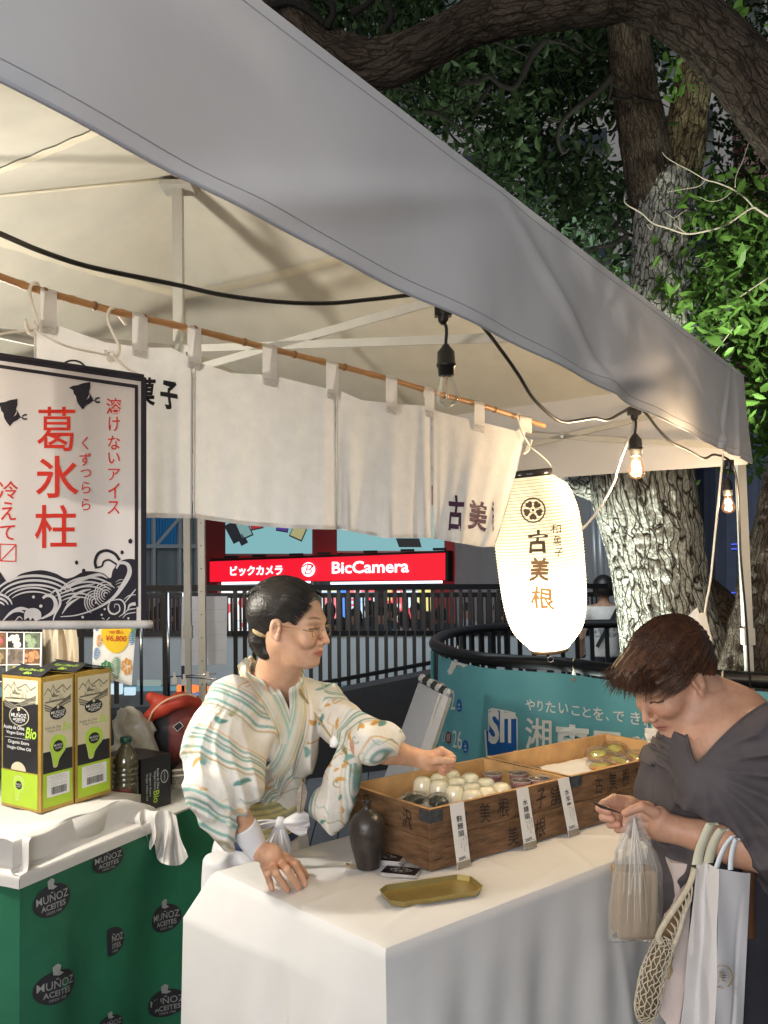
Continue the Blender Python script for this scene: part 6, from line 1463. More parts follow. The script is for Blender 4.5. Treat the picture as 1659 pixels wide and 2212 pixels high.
def sideface(parent, fn):
    for nm, m, (a, b, c, d), o in (('print_panel', m_ccream, (.06, .44, .95, .965), .0002), ('print_panel', m_cblack, (.06, .28, .95, .44), .0002), ('print_panel', m_cgreen, (.06, .03, .95, .28), .0002)):
        mb = MB(); mb.poly([fn(a, b, o), fn(c, b, o), fn(c, d, o), fn(a, d, o)]); part(nm, mb, m, parent)
    sketch(parent, lambda x, y: fn(.07+x*.86, y*.98, .0006)); oval(parent, fn, .50, .72, .25, .052, m_ccream)
    for body, (a, b, c, d), m, bo, sh_ in (('Aceite de Oliva', (.10, .605, .60, .628), m_cgrey, 0, 0), ('Virgen Extra', (.18, .578, .60, .60), m_cgrey, 0, 0), ('Bio', (.64, .58, .90, .64), m_lime, .01, .35)):
        mb = MB(); text_into(mb, body, a, b, c, d, lambda x, y: fn(x, y, .0006), bo, sh_); part('lettering', mb, m, parent)
    dropicon(parent, fn, .50, .44, .32, .115)
    mb = MB(); mb.poly([fn(.17, .10, .0006), fn(.86, .10, .0006), fn(.86, .262, .0006), fn(.17, .262, .0006)]); lb = part('address_label', mb, m_cw, parent)
    mb = MB(); r_ = random.Random(3); x = .30
    while x < .76:
        w = r_.choice((.008, .014, .02)); mb.poly([fn(x, .115, .001), fn(x+w, .115, .001), fn(x+w, .17, .001), fn(x, .17, .001)]); x += w+r_.choice((.008, .014))
    part('barcode', mb, m_cblack, parent, kind='stuff')
    mb = MB()
    for y in (.25, .24, .23, .215, .195, .183): text_into(mb, 'aceite de oliva virgen extra', .22+r_.uniform(0, .1), y-.003, .8-r_.uniform(0, .1), y+.004, lambda a, b: fn(a, b, .001))
    part('label_text', mb, m_cgrey, parent, kind='stuff')
def carton(K, wr, wl, label):
    t = thing('oil_carton', label, 'carton', K); mb = MB(); up = np.array([0, 0, CHt])
    mb.slab([K, K+bR*wr, K+bR*wr+up, K+up], wl, bL); part('carton_body', mb, m_cgold, t)
    n1, n2 = -bL, -bR
    f_r = lambda s, t_, k=0: K+bR*wr*s+up*t_+nrm(np.cross(bR, (0, 0, 1.0)))*(k+.0012)
    if (f_r(.5, .5, .01)-f_r(.5, .5, 0))@(EYE-K) < 0: f_r = lambda s, t_, k=0: K+bR*wr*s+up*t_-nrm(np.cross(bR, (0, 0, 1.0)))*(k+.0012)
    nl_ = nrm(np.cross(bL, (0, 0, 1.0))); nl_ = nl_ if nl_@(EYE-K) > 0 else -nl_
    f_l = lambda s, t_, k=0: K+bL*wl*(1-s)+up*t_+nl_*(k+.0012)
    return t, f_r, f_l
ctB, frB, flB = carton(KA+bR*(wA+.006), np.linalg.norm(RB-RA)*.98, wL, 'gold edged black and green olive oil carton standing behind its twin, nearer the bottle'); sideface(ctB, frB)
ctA, frA, flA = carton(KA, wA, wL, 'gold edged black and green olive oil carton nearest the camera with its front showing'); sideface(ctA, frA)
for m, (a, b, c, d) in ((m_ccream, (.04, .80, .93, .975)), (m_cblack, (.04, .285, .93, .80)), (m_cgreen, (.0, .02, .93, .275))):
    mb = MB(); mb.poly([flA(a, b), flA(c, b), flA(c, d), flA(a, d)]); part('print_panel', mb, m, ctA)
mb = MB(); q = [(.04, .80), (.93, .80), (.93, .87), (.8, .835), (.5, .80), (.3, .81), (.04, .90)]; sketch(ctA, lambda x, y: flA(.05+x*.86, y, .0006)); oval(ctA, flA, .46, .695, .235, .066, m_ccream)
for body, (a, b, c, d), m, bo, sh_ in (('Aceite de Oliva', (.06, .592, .60, .622), m_cw, .006, 0), ('Virgen Extra', (.13, .548, .60, .578), m_cw, .006, 0), ('Bio', (.62, .535, .90, .62), m_lime, .02, .3), ('Organic Extra', (.18, .478, .72, .510), m_cw, .006, 0), ('Virgin Olive Oil', (.15, .435, .76, .466), m_cw, .006, 0)):
    mb = MB(); text_into(mb, body, a, b, c, d, lambda x, y: flA(x, y, .0006), bo, sh_); part('lettering', mb, m, ctA)
mb = MB(); mb.poly([flA(.10, .526, .0006), flA(.72, .526, .0006), flA(.72, .528, .0006), flA(.10, .528, .0006)]); part('rule_line', mb, m_cw, ctA)
mb = MB(); mb.poly([flA(.45+.19*cos(a), .285+.065*sin(a), .0006) for a in np.linspace(0, pi, 18)]); part('half_disc', mb, m_ccream, ctA)
dropicon(ctA, flA, .46, .155, .17, .085)
for K, wr, wl, t in ((KA, wA, wL, ctA), (KA+bR*(wA+.006), np.linalg.norm(RB-RA)*.98, wL, ctB)):
    top = K+np.array([0, 0, CHt]); up = np.array([0, 0, 1.0])
    mb = MB(); mb.slab([top+up*.001, top+bL*wl+up*.001, top+bL*wl*.95+bR*wr*.52+up*.022, top+bL*.02+bR*wr*.46+up*.020], .0025, up); mb.slab([top+bR*wr+up*.001, top+bR*wr+bL*wl+up*.001, top+bR*wr*.5+bL*wl+up*.026, top+bR*wr*.55+up*.014], .0025, up); part('lid_flap', mb, m_cblack, t)
    mb = MB(); text_into(mb, 'Virgin Olive Oil', .2, .2, .8, .35, lambda x, y: top+up*(.0045+.02*y/.52*1.0)+bL*wl*(1-x)+bR*wr*y); text_into(mb, 'Bio', .5, .05, .68, .18, lambda x, y: top+up*(.0045+.02*y/.52)+bL*wl*(1-x)+bR*wr*y, .01); part('lettering', mb, m_lime, t)
# bottle of oil and the dark carton lying beside
q = PZ(272, 1752, .705); ob_ = thing('oil_bottle', 'ribbed plastic bottle of olive oil with a green cap behind the cartons', 'bottle', q)
pf = [(0, 0), (.040, 0), (.043, .008), (.043, .09)]+[(x, .09+.016*k+dz) for k in range(4) for x, dz in ((.0425, .004), (.039, .008), (.0425, .013))]+[(.042, .165), (.035, .190), (.022, .208), (.0155, .214), (.0155, .225)]
mb = MB(); mb.lathe([(a*.97, b) for a, b in pf]+[(0, .225)], q, n=30); part('oil', mb, M('olive_oil', (.060, .050, .012), .15, var=.15, spec=.6, coat=.5), ob_, True)
mb = MB(); mb.lathe(pf, q, n=30); part('bottle_shell', mb, film('bottle_shell', cover=.03), ob_, True)
mb = MB(); mb.lathe([(.0165, .224), (.0185, .226), (.0185, .240), (.017, .243), (0, .243)], q, n=24); part('cap', mb, M('cap_green', (.01, .06, .035), .4), ob_, True)
mb = MB(); ls = np.linspace(-2.6, -.9, 14); mb.add([q+np.array([.0442*cos(a), .0442*sin(a), z]) for z in (.012, .082) for a in ls], [(i, i+1, 15+i, 14+i) for i in range(13)]); part('bottle_label', mb, M('label_red', (.16, .03, .025), .5, var=.3), ob_, True)
dk = P(305, 1762, 3.02); dr_ = P(369, 1745, 3.12); dl_ = P(318, 1640, 3.02); fb_ = thing('dark_carton', 'black olive oil carton turned on its side so its white print runs downwards', 'carton', dk)
dR = nrm((dr_-dk)*np.array([1, 1, 0])); dB = np.array([-dR[1], dR[0], 0]); wD = np.linalg.norm((dr_-dk)[:2]); hD = .185
mb = MB(); mb.slab([dk, dk+dR*wD, dk+dR*wD+np.array([0, 0, hD]), dk+np.array([0, 0, hD])], .2, dB); part('carton_body', mb, m_cblack, fb_)
mb = MB(); mb.slab([dk-dR*.022+dB*.02, dk-dR*.001+dB*.02, dk-dR*.001+dB*.02+np.array([0, 0, hD*.98]), dk-dR*.022+dB*.02+np.array([0, 0, hD*.98])], .18, dB); part('gold_side', mb, m_cgold, fb_)
fd_ = lambda x, y, k=0: dk+dR*wD*x+np.array([0, 0, hD*y])-dB*(.0012+k)
for body, (a, b, c, d), m, bo in (('Aceite de Oliva', (.52, .40, .60, .78), m_cw, 0), ('Virgen Extra', (.41, .40, .49, .74), m_cw, 0), ('Bio', (.40, .16, .60, .38), m_lime, .02), ('Organic Extra', (.26, .30, .33, .72), m_cw, 0), ('Virgin Olive Oil', (.15, .24, .22, .72), m_cw, 0)):
    mb = MB(); text_into(mb, body, a, b, c, d, lambda x, y: fd_(x, y, .0), bo, rot=1); part('lettering', mb, m, fb_)
mb = MB(); A = np.linspace(0, 2*pi, 24, endpoint=False); q_ = [fd_(.78+.13*cos(a), .60+.12*sin(a)) for a in A]; q2 = [fd_(.78+.115*cos(a), .60+.105*sin(a)) for a in A]; mb.add(q_+q2, [(i, (i+1) % 24, 24+(i+1) % 24, 24+i) for i in range(24)]); text_into(mb, 'MUÑOZ', .76, .52, .81, .68, fd_, rot=1); part('oval_outline', mb, m_cw, fb_, kind='stuff')
# plastic sacks behind the bottle
def sack(p):
    d = chain(p, [P(262, 1640, 3.25), P(280, 1560, 3.3), P(300, 1580, 3.3), P(318, 1640, 3.25)], (.05, .045, .04, .045), .05); return d+.012*(np.abs(np.sin(p@np.array([60, 30, 25.], np.float32)+5*vnoise(p, 9, 2)))-.5)+.008*vnoise(p, 20, 3)
sk_ = thing('plastic_sack', 'crumpled pale plastic sack slumped behind the oil bottle', 'bag', P(285, 1690, 3.3)); c = P(285, 1600, 3.28); iso_part('sack_film', sack, c-np.array([.17, .14, .18]), c+np.array([.17, .14, .17]), .007, M('sack_film', (.34, .33, .30), .3, var=.25, vs=12, spec=.5), sk_)
# red backpack
bp0 = P(378, 1600, 3.4); bpk = thing('backpack', 'red and black backpack with a square patch set down behind the stall keeper', 'backpack', bp0-np.array([0, 0, .25]))
def bpf(p): 
    d = ell(p, P(385, 1600, 3.45), (.115, .09, .17)); d = smin(d, cap(p, P(335, 1640, 3.42), P(350, 1545, 3.42), .05, .045), .04); return d+.004*vnoise(p, 15, 3)
def bpc(V):
    u, v, d = uvof_(V); m = (np.abs((u-352)*.9+(v-1500)*.1) < 14) | ((v < 1552) & (v > 1540)); r = np.clip((u-362)/8, 0, 1)*np.clip((1655-v-(u-362)*.2)/20, 0, 1); c = np.tile(np.array([.014, .014, .016]), (len(V), 1)); return c*(1-r[:, None])+np.array([.16, .028, .024])*r[:, None]
def uvof_(p): q = p-EYE; d = q@FW; return 829.5+FOC*(q@RT)/d, 1106-FOC*(q@UP)/d, d
m_bp = M('backpack_cloth', (.1, .1, .1), .6, var=.15, vs=30, bump=.3, bs=200, attr='Col'); c = P(372, 1600, 3.44); iso_part('pack_body', bpf, c-np.array([.2, .14, .25]), c+np.array([.2, .14, .22]), .006, m_bp, bpk, bpc)
m_bred2 = M('backpack_red', (.34, .035, .018), .6, var=.1)
def bpt(p):
    d = chain(p, [P(322, 1548, 3.33), P(350, 1528, 3.33), P(390, 1512, 3.35), P(425, 1518, 3.4)], (.022, .027, .024, .020), .03); return smin(d, cap(p, P(326, 1506, 3.33), P(345, 1512, 3.34), .020, .020), .02)
c = P(372, 1525, 3.35); iso_part('top_pocket', bpt, c-np.array([.16, .1, .1]), c+np.array([.16, .12, .08]), .005, m_bred2, bpk)
mb = MB(); mb.tube(smooth_pts([P(a, b, 3.30) for a, b in ((318, 1565), (332, 1535), (360, 1512), (400, 1500), (425, 1505))], 6), .004, 6); part('piping', mb, M('piping_tan', (.5, .32, .2), .6), bpk, True)
mb = MB(); mb.slab([P(372, 1570, 3.33), P(388, 1557, 3.33), P(398, 1568, 3.33), P(383, 1582, 3.33)], .003, (0, 1, 0)); bt_ = part('square_patch', mb, m_blackmatte, bpk)
mb = MB(); c4 = [P(a, b, 3.322) for a, b in ((374, 1570), (388, 1559), (396, 1568), (383, 1580))]; [mb.bar(c4[i], c4[(i+1) % 4], .0015) for i in range(4)]; part('patch_border', mb, m_cw, bt_)
mb = MB(); mb.tube(smooth_pts([P(a, b, 3.4) for a, b in ((352, 1552), (350, 1600), (352, 1690))], 5), .012, 8); part('strap', mb, m_blackmatte, bpk, True)
# clear drawer box between the carton and the stall keeper
mb = MB(); a0, a1 = P(372, 1665, 3.2), P(425, 1658, 3.2); mb.slab([a0, a1, P(425, 1700, 3.2), P(372, 1705, 3.2)], .2, (0, 1, 0)); cbx = thing('clear_tray_box', 'shallow clear plastic box on the back of the oil stall', 'box', P(400, 1705, 3.2)); part('box_walls', mb, film('box_clear', cover=.25, body=(.6, .55, .45)), cbx)
mb = MB(); mb.bar(a0, a1, .006); mb.bar(P(372, 1676, 3.2), P(425, 1672, 3.2), .005); part('box_rim', mb, M('clear_edge', (.6, .55, .45), .2), cbx)
# ================================================================ price sheet, food poster, cloth, notice
def sheet(name, label, cat, pts, dep, mat, th_=.002):
    q = [P(u, v, d) for (u, v), d in zip(pts, dep)]; t = thing(name, label, cat, (q[2]+q[3])/2); mb = MB(); mb.slab(q, th_, (0, 1, 0)); part('sheet', mb, mat, t); 
    n_ = nrm(np.cross(q[1]-q[0], q[3]-q[0])); n_ = n_ if n_@(EYE-q[0]) > 0 else -n_
    f = lambda x, y, k=0: (q[3]*(1-x)*(1-y)+q[2]*x*(1-y)+q[1]*x*y+q[0]*(1-x)*y)+n_*(.0012+k)
    return t, f
pc_ = lambda x, y: (.2513*x, 1344+.2513*y)
ps, pfn = sheet('price_sheet', 'white price sheet with a yellow disc reading 6,800 yen and coloured palm leaves', 'sign', [pc_(806, 10), pc_(1172, -8), pc_(1130, 545), pc_(790, 450)], (2.9, 3.0, 3.0, 2.9), m_paper)
mb = MB(); mb.poly([pfn(.53+.36*cos(a), .86+.34*sin(a)*1.15 if sin(a) < 0 else .86+.14*sin(a)) for a in np.linspace(0, 2*pi, 30, endpoint=False)]); part('yellow_disc', mb, M('sheet_yellow', (.75, .50, .03), .6, var=.03), ps)
for body, (a, b, c, d) in (('168 個入', (.36, .80, .70, .87)), ('¥6,800', (.28, .66, .78, .775))):
    mb = MB(); text_into(mb, body, a, b, c, d, lambda x, y: pfn(x, y, .001), .008); part('lettering', mb, M('sheet_red', (.50, .05, .03), .6, var=0), ps)
def palm(cx, cy, ang, L_, n, m, asp=.55):
    mb = MB()
    for k in range(n):
        t = (k+.5)/n; bx, by = cx+L_*t*cos(ang)*asp, cy+L_*t*sin(ang)
        for s_ in (-1, 1):
            a2 = ang+s_*1.0; l = L_*.42*sin(pi*(.15+.8*t)); ex_, ey_ = bx+l*cos(a2)*asp*1.6, by+l*sin(a2)
            cl_ = lambda x: min(max(x, .02), .98)
            stroke(mb, [(cl_(bx), cl_(by)), (cl_((bx+ex_)/2), cl_((by+ey_)/2+.006)), (cl_(ex_), cl_(ey_))], .016, lambda x, y: pfn(x, y, .0004), sm=False)
    part('palm_print', mb, m, ps, kind='stuff')
mo, mbl, mgr = M('leaf_orange', (.62, .30, .08), .6, var=0), M('leaf_blue', (.12, .26, .48), .6, var=0), M('leaf_green', (.06, .24, .10), .6, var=0)
palm(.10, .55, 1.1, .25, 7, mo); palm(.04, .30, 1.0, .26, 7, mbl); palm(.95, .62, 2.1, .24, 7, mbl); palm(.95, .66, 1.4, .3, 8, mgr); palm(.62, .02, 1.9, .40, 9, mgr); palm(.05, .84, 1.2, .16, 5, mbl)
for cx, cy, m in ((.34, .19, mgr), (.84, .28, mo)):
    mb = MB(); mb.poly([pfn(cx+.13*cos(a)*(1+.12*cos(7*a)), cy+.13*sin(a)*(1+.10*cos(7*a)), .0005) for a in np.linspace(0, 2*pi, 40, endpoint=False)]); mo_ = part('monstera_print', mb, m, ps)
    mb = MB(); [stroke(mb, [(cx, cy), (cx+.1*cos(a), cy+.1*sin(a))], .012, lambda x, y: pfn(x, y, .001), sm=False) for a in np.linspace(.3, 2*pi, 6)]; part('leaf_vein', mb, m_paper, ps, kind='stuff')
fp, ffn = sheet('food_poster', 'poster of square food photographs behind the oil cartons', 'poster', [(-60, 1364), (91, 1366), (88, 1470), (-60, 1475)], (3.1, 3.1, 3.1, 3.1), m_paper)
fc = [(.45, .22, .1), (.25, .32, .2), (.55, .42, .34), (.05, .05, .05), (.30, .22, .12), (.48, .10, .12), (.4, .3, .12), (.12, .1, .08), (.6, .55, .5), (.5, .15, .05)]
r7 = random.Random(2)
for i in range(4):
    for j in range(3):
        x0, y0 = .02+i*.245, .02+j*.33; cb_ = fc[(i*3+j) % 10]
        mb = MB(); mb.poly([ffn(x0, y0), ffn(x0+.225, y0), ffn(x0+.225, y0+.31), ffn(x0, y0+.31)]); ph = part('food_photo', mb, M('food_base%d' % ((i*3+j) % 5), tuple(c*.35 for c in cb_), .5, var=.5, vs=60), fp)
        mb = MB()
        for _ in range(9):
            cx, cy = x0+.11+r7.gauss(0, .05), y0+.15+r7.gauss(0, .07); rx = r7.uniform(.02, .05); cx = min(max(cx, x0+rx), x0+.225-rx); cy = min(max(cy, y0+rx*1.4), y0+.31-rx*1.4); mb.poly([ffn(cx+rx*cos(a), cy+rx*1.4*sin(a), .0006+.0003*_) for a in np.linspace(0, 2*pi, 9, endpoint=False)])
        part('food_picture', mb, M('food%d' % ((i*3+j) % 10), cb_, .5, var=.35, vs=80), ph, kind='stuff')
cb2 = thing('beige_cloth', 'cream cloth hanging behind the oil cartons beside the poster', 'cloth', P(130, 1440, 3.2))
mb = MB(); mb.grid(lambda s, t: P(92+72*s+(6*sin(t*3) if s > .5 else 0), 1360+(1-t)*115, 3.2+.03*sin(s*9+t*2)+.012*sin(s*23)), 40, 20); part('cloth', mb, M('cream_cloth', (.55, .47, .35), .9, var=.08, bump=.3, bs=40), cb2, True)
nt_, nfn = sheet('paper_notice', 'large pale blank notice clipped to the slatted fence behind the tent legs', 'notice', [(393, 1288), (491, 1288), (489, 1435), (391, 1438)], (5.4, 5.4, 5.4, 5.4), M('notice_paper', (.62, .66, .76), .5, var=.03, bump=.2, bs=6, dist=.01))
mb = MB(); [stroke(mb, [(.02, y), (.98, y+.01)], .004, lambda x, y_: nfn(x, y_, .0006), sm=False) for y in (.43, .8, .62, .2)]; part('fold_lines', mb, M('fold_grey', (.42, .42, .46), .6, var=0), nt_, kind='stuff')
for y in (.72, .36):
    mb = MB(); rect(mb, lambda x, y_: nfn(x, y_, .001), .42, y, .54, y+.05); part('tape_patch', mb, M('tape_brown', (.30, .25, .2), .6, var=0), nt_)
rk = thing('clip_rail', 'chrome rail with clear clips fixed to the tent legs behind the backpack', 'rail', P(412, 1480, 4.3))
mb = MB(); mb.tube([P(360, 1463, 4.4), P(466, 1455, 4.3)], .004, 6); mb.tube([P(400, 1463, 4.35), P(470, 1467, 4.25)], .003, 6); part('rail', mb, m_chrome, rk, True)
for u, v in ((377, 1462), (398, 1466), (449, 1460), (465, 1472)):
    mb = MB(); mb.box(P(u, v-3, 4.3), (.012, .008, .03)); mb.box(P(u, v+8, 4.3), (.026, .008, .03)); part('clip', mb, M('clear_clip', (.5, .5, .52), .15, var=0), rk)
# parked car lights under the walkway: a lit shop counter strip
cs_ = thing('lit_kiosk', 'low kiosk with orange lit sign seen under the walkway behind the backpack', 'kiosk', P(400, 1560, 8.2)*np.array([1, 1, 0]))
mb = MB(); mb.slab([P(150, 1505, 8.2), P(520, 1500, 8.2), P(520, 1620, 8.2), P(150, 1625, 8.2)], .3, (0, 1, 0)); part('counter', mb, M('kiosk_grey', (.10, .11, .12), .5), cs_)
for u0, u1, v0, v1, m in ((382, 422, 1481, 1496, EM('orange_sign', (1, .18, .03), 1.6)), (425, 434, 1482, 1494, EM('orange_sign', (1, .18, .03), 1.6)), (436, 462, 1484, 1496, EM('orange_sign', (1, .18, .03), 1.6)), (238, 262, 1478, 1500, EM('kiosk_white', (.6, .8, .9), 1.0)), (268, 290, 1486, 1502, EM('kiosk_white', (.6, .8, .9), 1.0)), (296, 345, 1470, 1482, EM('kiosk_pale', (.5, .65, .6), .5)), (382, 440, 1497, 1504, EM('kiosk_blue', (.3, .4, .8), .5))):
    mb = MB(); mb.slab([P(u0, v0, 8.1), P(u1, v0, 8.1), P(u1, v1, 8.1), P(u0, v1, 8.1)], .05, (0, 1, 0)); part('lit_panel', mb, m, cs_)
# ================================================================ passers-by
def smallperson(p, lean=0, bag=False):
    d = ell(p, (0, 0, 1.50), (.085, .10, .12)); d = smin(d, cap(p, (0, 0, 1.36), (0, 0, 1.45), .05, .05), .02)
    d = smin(d, cap(p, (-.15, 0, 1.30), (.15, 0, 1.30), .07, .07), .06); d = smin(d, cap(p, (0, 0, 1.2), (0, 0, .95), .15, .14), .06)
    for s in (-1, 1):
        d = smin(d, chain(p, [(s*.19, 0, 1.30), (s*.24, .02, 1.05), (s*.18, .14*(s > 0), .85)], (.055, .045, .035), .02), .03); d = smin(d, chain(p, [(s*.08, 0, .9), (s*.09, .03*s, .48), (s*.09, -.02*s, .06)], (.09, .07, .05), .02), .04); d = smin(d, cap(p, (s*.09, 0, .04), (s*.09, .12, .04), .04, .035), .02)
    return d
_pm = isosurf(smallperson, (-.35, -.2, -.02), (.35, .3, 1.66), .022)
def sp_col(top, bot, hair, skin=(.30, .17, .11)):
    def f(V):
        z = V[:, 2]; c = np.where((z > .92)[:, None], np.array(top), np.array(bot)); c = np.where((z > 1.38)[:, None], np.array(skin), c); h = (z > 1.50) | ((z > 1.40) & (V[:, 1] < .0)); return np.where(h[:, None], np.array(hair), c)
    return f
m_fig = M('passer_by', (.1, .1, .1), .8, var=.1, attr='Col')
PMS = []
for t, b, h in (((.02, .02, .025), (.015, .015, .02), (.01, .008, .008)), ((.30, .31, .33), (.02, .02, .03), (.01, .008, .008)), ((.06, .05, .05), (.10, .09, .08), (.015, .01, .008)), ((.015, .03, .05), (.02, .02, .02), (.01, .01, .01))):
    PMS.append(raw_mesh('figure', _pm[0], _pm[1], m_fig, None, True, sp_col(t, b, h)(_pm[0])))
# (u, v of head top, distance, look, turn, label tail)
crowd = [(345, 1302, 12.0, 0, .3, 'far left, dark clothed, leftmost of the street crowd'), (372, 1312, 12.6, 3, 2.0, 'beside the leftmost figure, slightly shorter'), (322, 1318, 12.2, 2, 1.2, 'almost hidden by the hanging banner edge'), (388, 1308, 13, 0, 0, 'in black between two bright fence posts'),
         (712, 1300, 12.5, 0, .2, 'just right of the stall keeper\'s glasses'), (735, 1330, 12.0, 3, 1.0, 'short figure right of the glasses'), (768, 1312, 12.5, 2, 2.2, 'in front of the white shop window'), (800, 1296, 12.8, 0, .4, 'tall dark figure under the middle of the sign'), (822, 1310, 12.3, 3, 2.9, 'dark figure close behind the tall one'),
         (845, 1302, 12.6, 0, 1.6, 'dark figure before the blue display'), (872, 1318, 12.1, 1, .5, 'figure in a pale top before the red displays'), (898, 1300, 12.9, 0, 2.5, 'tall dark figure right of the pale top'), (925, 1322, 12.2, 2, .9, 'figure beneath the right end of the sign'), (952, 1308, 12.6, 3, .1, 'rightmost dark figure before the red displays'), (1010, 1300, 12.4, 1, 2.0, 'pale figure between sign and lantern'), (1080, 1296, 11.6, 2, 1.5, 'head showing just left of the lantern')]
for i, (u, v, d, k, a, lb) in enumerate(crowd):
    o = bpy.data.objects.new('person', PMS[k]); COL.objects.link(o); q = P(u, v, d); o.location = (q[0], q[1], q[2]-1.62); o.rotation_euler = (0, 0, a); tag(o, 'passer-by in the street, '+lb, 'person', 'passers-by in the street crowd')
# woman with a red backpack beyond the railing
wp = P(1303, 1243, 8.6); wd = P(1303, 1400, 8.6)
wt = thing('person', 'woman with black bob, printed white T-shirt and red backpack beyond the railing', 'person', (wp[0], wp[1], 0))
ww = lambda x, y, z: np.array([wp[0]+x, wp[1]+y, wp[2]-1.56+z])
def wbody(p):
    q = (p-ww(0, 0, 0).astype(np.float32)); d = ell(q, (0, 0, 1.45), (.078, .09, .105)); d = smin(d, cap(q, (0, 0, 1.25), (0, 0, 1.36), .045, .045), .02)
    d = smin(d, cap(q, (-.14, 0, 1.22), (.14, 0, 1.22), .065), .05); d = smin(d, cap(q, (0, 0, 1.15), (0, 0, .85), .14, .13), .05)
    for s in (-1, 1): d = smin(d, chain(q, [(s*.18, 0, 1.2), (s*.23, .02, .98), (s*.2, .12, .8)], (.05, .04, .035), .02), .02); d = smin(d, chain(q, [(s*.07, 0, .8), (s*.08, 0, .4), (s*.08, 0, .0)], (.08, .06, .05), .02), .03)
    return d
def wcol(V):
    z = V[:, 2]-ww(0, 0, 0)[2]; c = np.where((z > .80)[:, None], np.array((.50, .49, .46)), np.array((.02, .02, .03))); c = np.where(((z > 1.27) | ((np.abs(V[:, 0]-wp[0]) > .2) & (z < 1.05)))[:, None], np.array((.30, .17, .11)), c)
    x = V[:, 0]-wp[0]; pr = ((np.abs(x+.02) < .10) & (z > .98) & (z < 1.10) & (vnoise(V, 40, 3) > -.1))[:, None]; return np.where(pr, np.array((.2, .2, .22)), c)
iso_part('body', wbody, ww(-.32, -.2, -.05), ww(.32, .25, 1.6), .014, m_fig, wt, wcol)
def whair(p): q = p-ww(0, 0, 0).astype(np.float32); return smax(ell(q, (0, -.01, 1.445), (.108, .11, .125)), -(q[:, 2]-1.36), .02)
iso_part('hair', whair, ww(-.16, -.16, 1.3), ww(.16, .16, 1.6), .012, M('hair_bob', (.012, .009, .008), .4, var=.2), wt)
mb = MB(); mb.bar(ww(.10, -.13, 1.26), ww(-.12, -.165, .90), .035, .006, up=(0, 1, 0)); part('bag_strap', mb, m_blackmatte, wt)
mb = MB(); mb.bar(ww(.13, -.12, 1.27), ww(.15, -.13, 1.15), .04, .01, up=(0, 1, 0)); part('bag_strap', mb, m_blackmatte, wt)
rp_ = thing('small_backpack', 'red and black backpack on the shoulder of the bob haired woman', 'backpack', ww(.2, -.15, .78)); c = ww(.19, -.15, .98)
iso_part('pack_body', lambda p: ell(p, c, (.10, .08, .19))+.006*vnoise(p, 14, 2), c-np.array([.14, .12, .22]), c+np.array([.14, .12, .22]), .012, m_fig, rp_, lambda V: np.where(((V[:, 0]-c[0]) < -.03)[:, None], np.array((.02, .02, .022)), np.array((.30, .015, .02))))
o = bpy.data.objects.new('person', PMS[0]); COL.objects.link(o); q = P(1352, 1296, 8.9); o.location = (q[0], q[1], q[2]-1.62); tag(o, 'dark clothed figure half hidden behind the leaning trunk', 'person')
# ================================================================ people
m_skin = M('skin', (.5, .3, .2), .48, var=.06, vs=60, bump=.12, bs=260, attr='Col', sss=.12, spec=.4)
def frame(fwd, up=(0, 0, 1)):
    x = nrm(fwd); y = nrm(np.cross(up, x)); z = np.cross(x, y); return np.array([x, y, z])
def loc(p, H, A, k=1.0): return ((p-np.array(H, np.float32))@A.T.astype(np.float32))/k
def head_sdf(q, jaw=1.0, smile=0):
    qa = q.copy(); qa[:, 1] = np.abs(qa[:, 1])
    d = ell(q, (-.012, 0, .048), (.094, .074, .084))
    d = smin(d, ell(q, (.040, 0, .012), (.062, .060, .075)), .02)
    d = smin(d, ell(q, (.050, 0, -.048), (.044, .042*jaw, .042)), .025)
    d = smin(d, cap(qa, (.004, .052*jaw, -.035), (.066, .018, -.082), .016, .014), .028)
    d = smin(d, ell(q, (.079, 0, -.083), (.017, .019, .015)), .016)
    d = smin(d, ell(qa, (.069, .036, -.016), (.026, .022, .020)), .018)
    d = smin(d, ell(q, (.078, 0, -.050), (.024, .028, .022)), .014)
    d = smin(d, cap(qa, (.093, .010, .032), (.080, .044, .030), .009, .007), .014)
    d = smax(d, -ell(qa, (.104, .032, .013), (.017, .017, .011)), .010)
    d = smin(d, ell(qa, (.0765, .0305, .0125), (.014, .0165, .0115)), .003)
    # lid crease and closed-eye slit
    d = smax(d, -ell(qa, (.0925, .0305, .0105), (.004, .014, .0008)), .0015)
    d = smin(d, cap(q, (.096, 0, .022), (.1145, 0, -.020), .0055, .0082), .010)
    d = smin(d, ell(q, (.1155, 0, -.024), (.0085, .0085, .0075)), .006)
    d = smin(d, ell(qa, (.1045, .0125, -.0275), (.0095, .0065, .0068)), .005)
    d = smax(d, -ell(qa, (.1065, .007, -.0345), (.004, .0032, .0025)), .002)
    lx = .101
    d = smin(d, cap(qa, (lx, .003, -.0495), (lx-.013, .023, -.0535+smile*.005), .0052, .003), .005)
    d = smin(d, cap(qa, (lx-.003, 0, -.0605), (lx-.014, .019, -.0565+smile*.004), .0058, .003), .005)
    d = smax(d, -cap(qa, (lx+.005, 0, -.0552), (lx-.010, .024, -.0548+smile*.005), .0012, .0009), .002)
    if smile > 0: d = smax(d, -cap(qa, (.096, .020, -.032), (.084, .033, -.052), .0008, .0006), .004); d = smin(d, ell(qa, (.078, .041, -.026), (.016, .014, .014)), .014)
    # ears
    e = ell(qa, (-.004, .0745, .004), (.018, .0065, .031)); e = smax(e, -ell(qa, (.0, .083, .005), (.0105, .009, .020)), .004)
    e = smin(e, ell(qa, (.006, .077, -.022), (.007, .005, .009)), .006); e = smin(e, ell(qa, (.008, .076, -.002), (.004, .005, .008)), .004)
    return smin(d, e, .008)
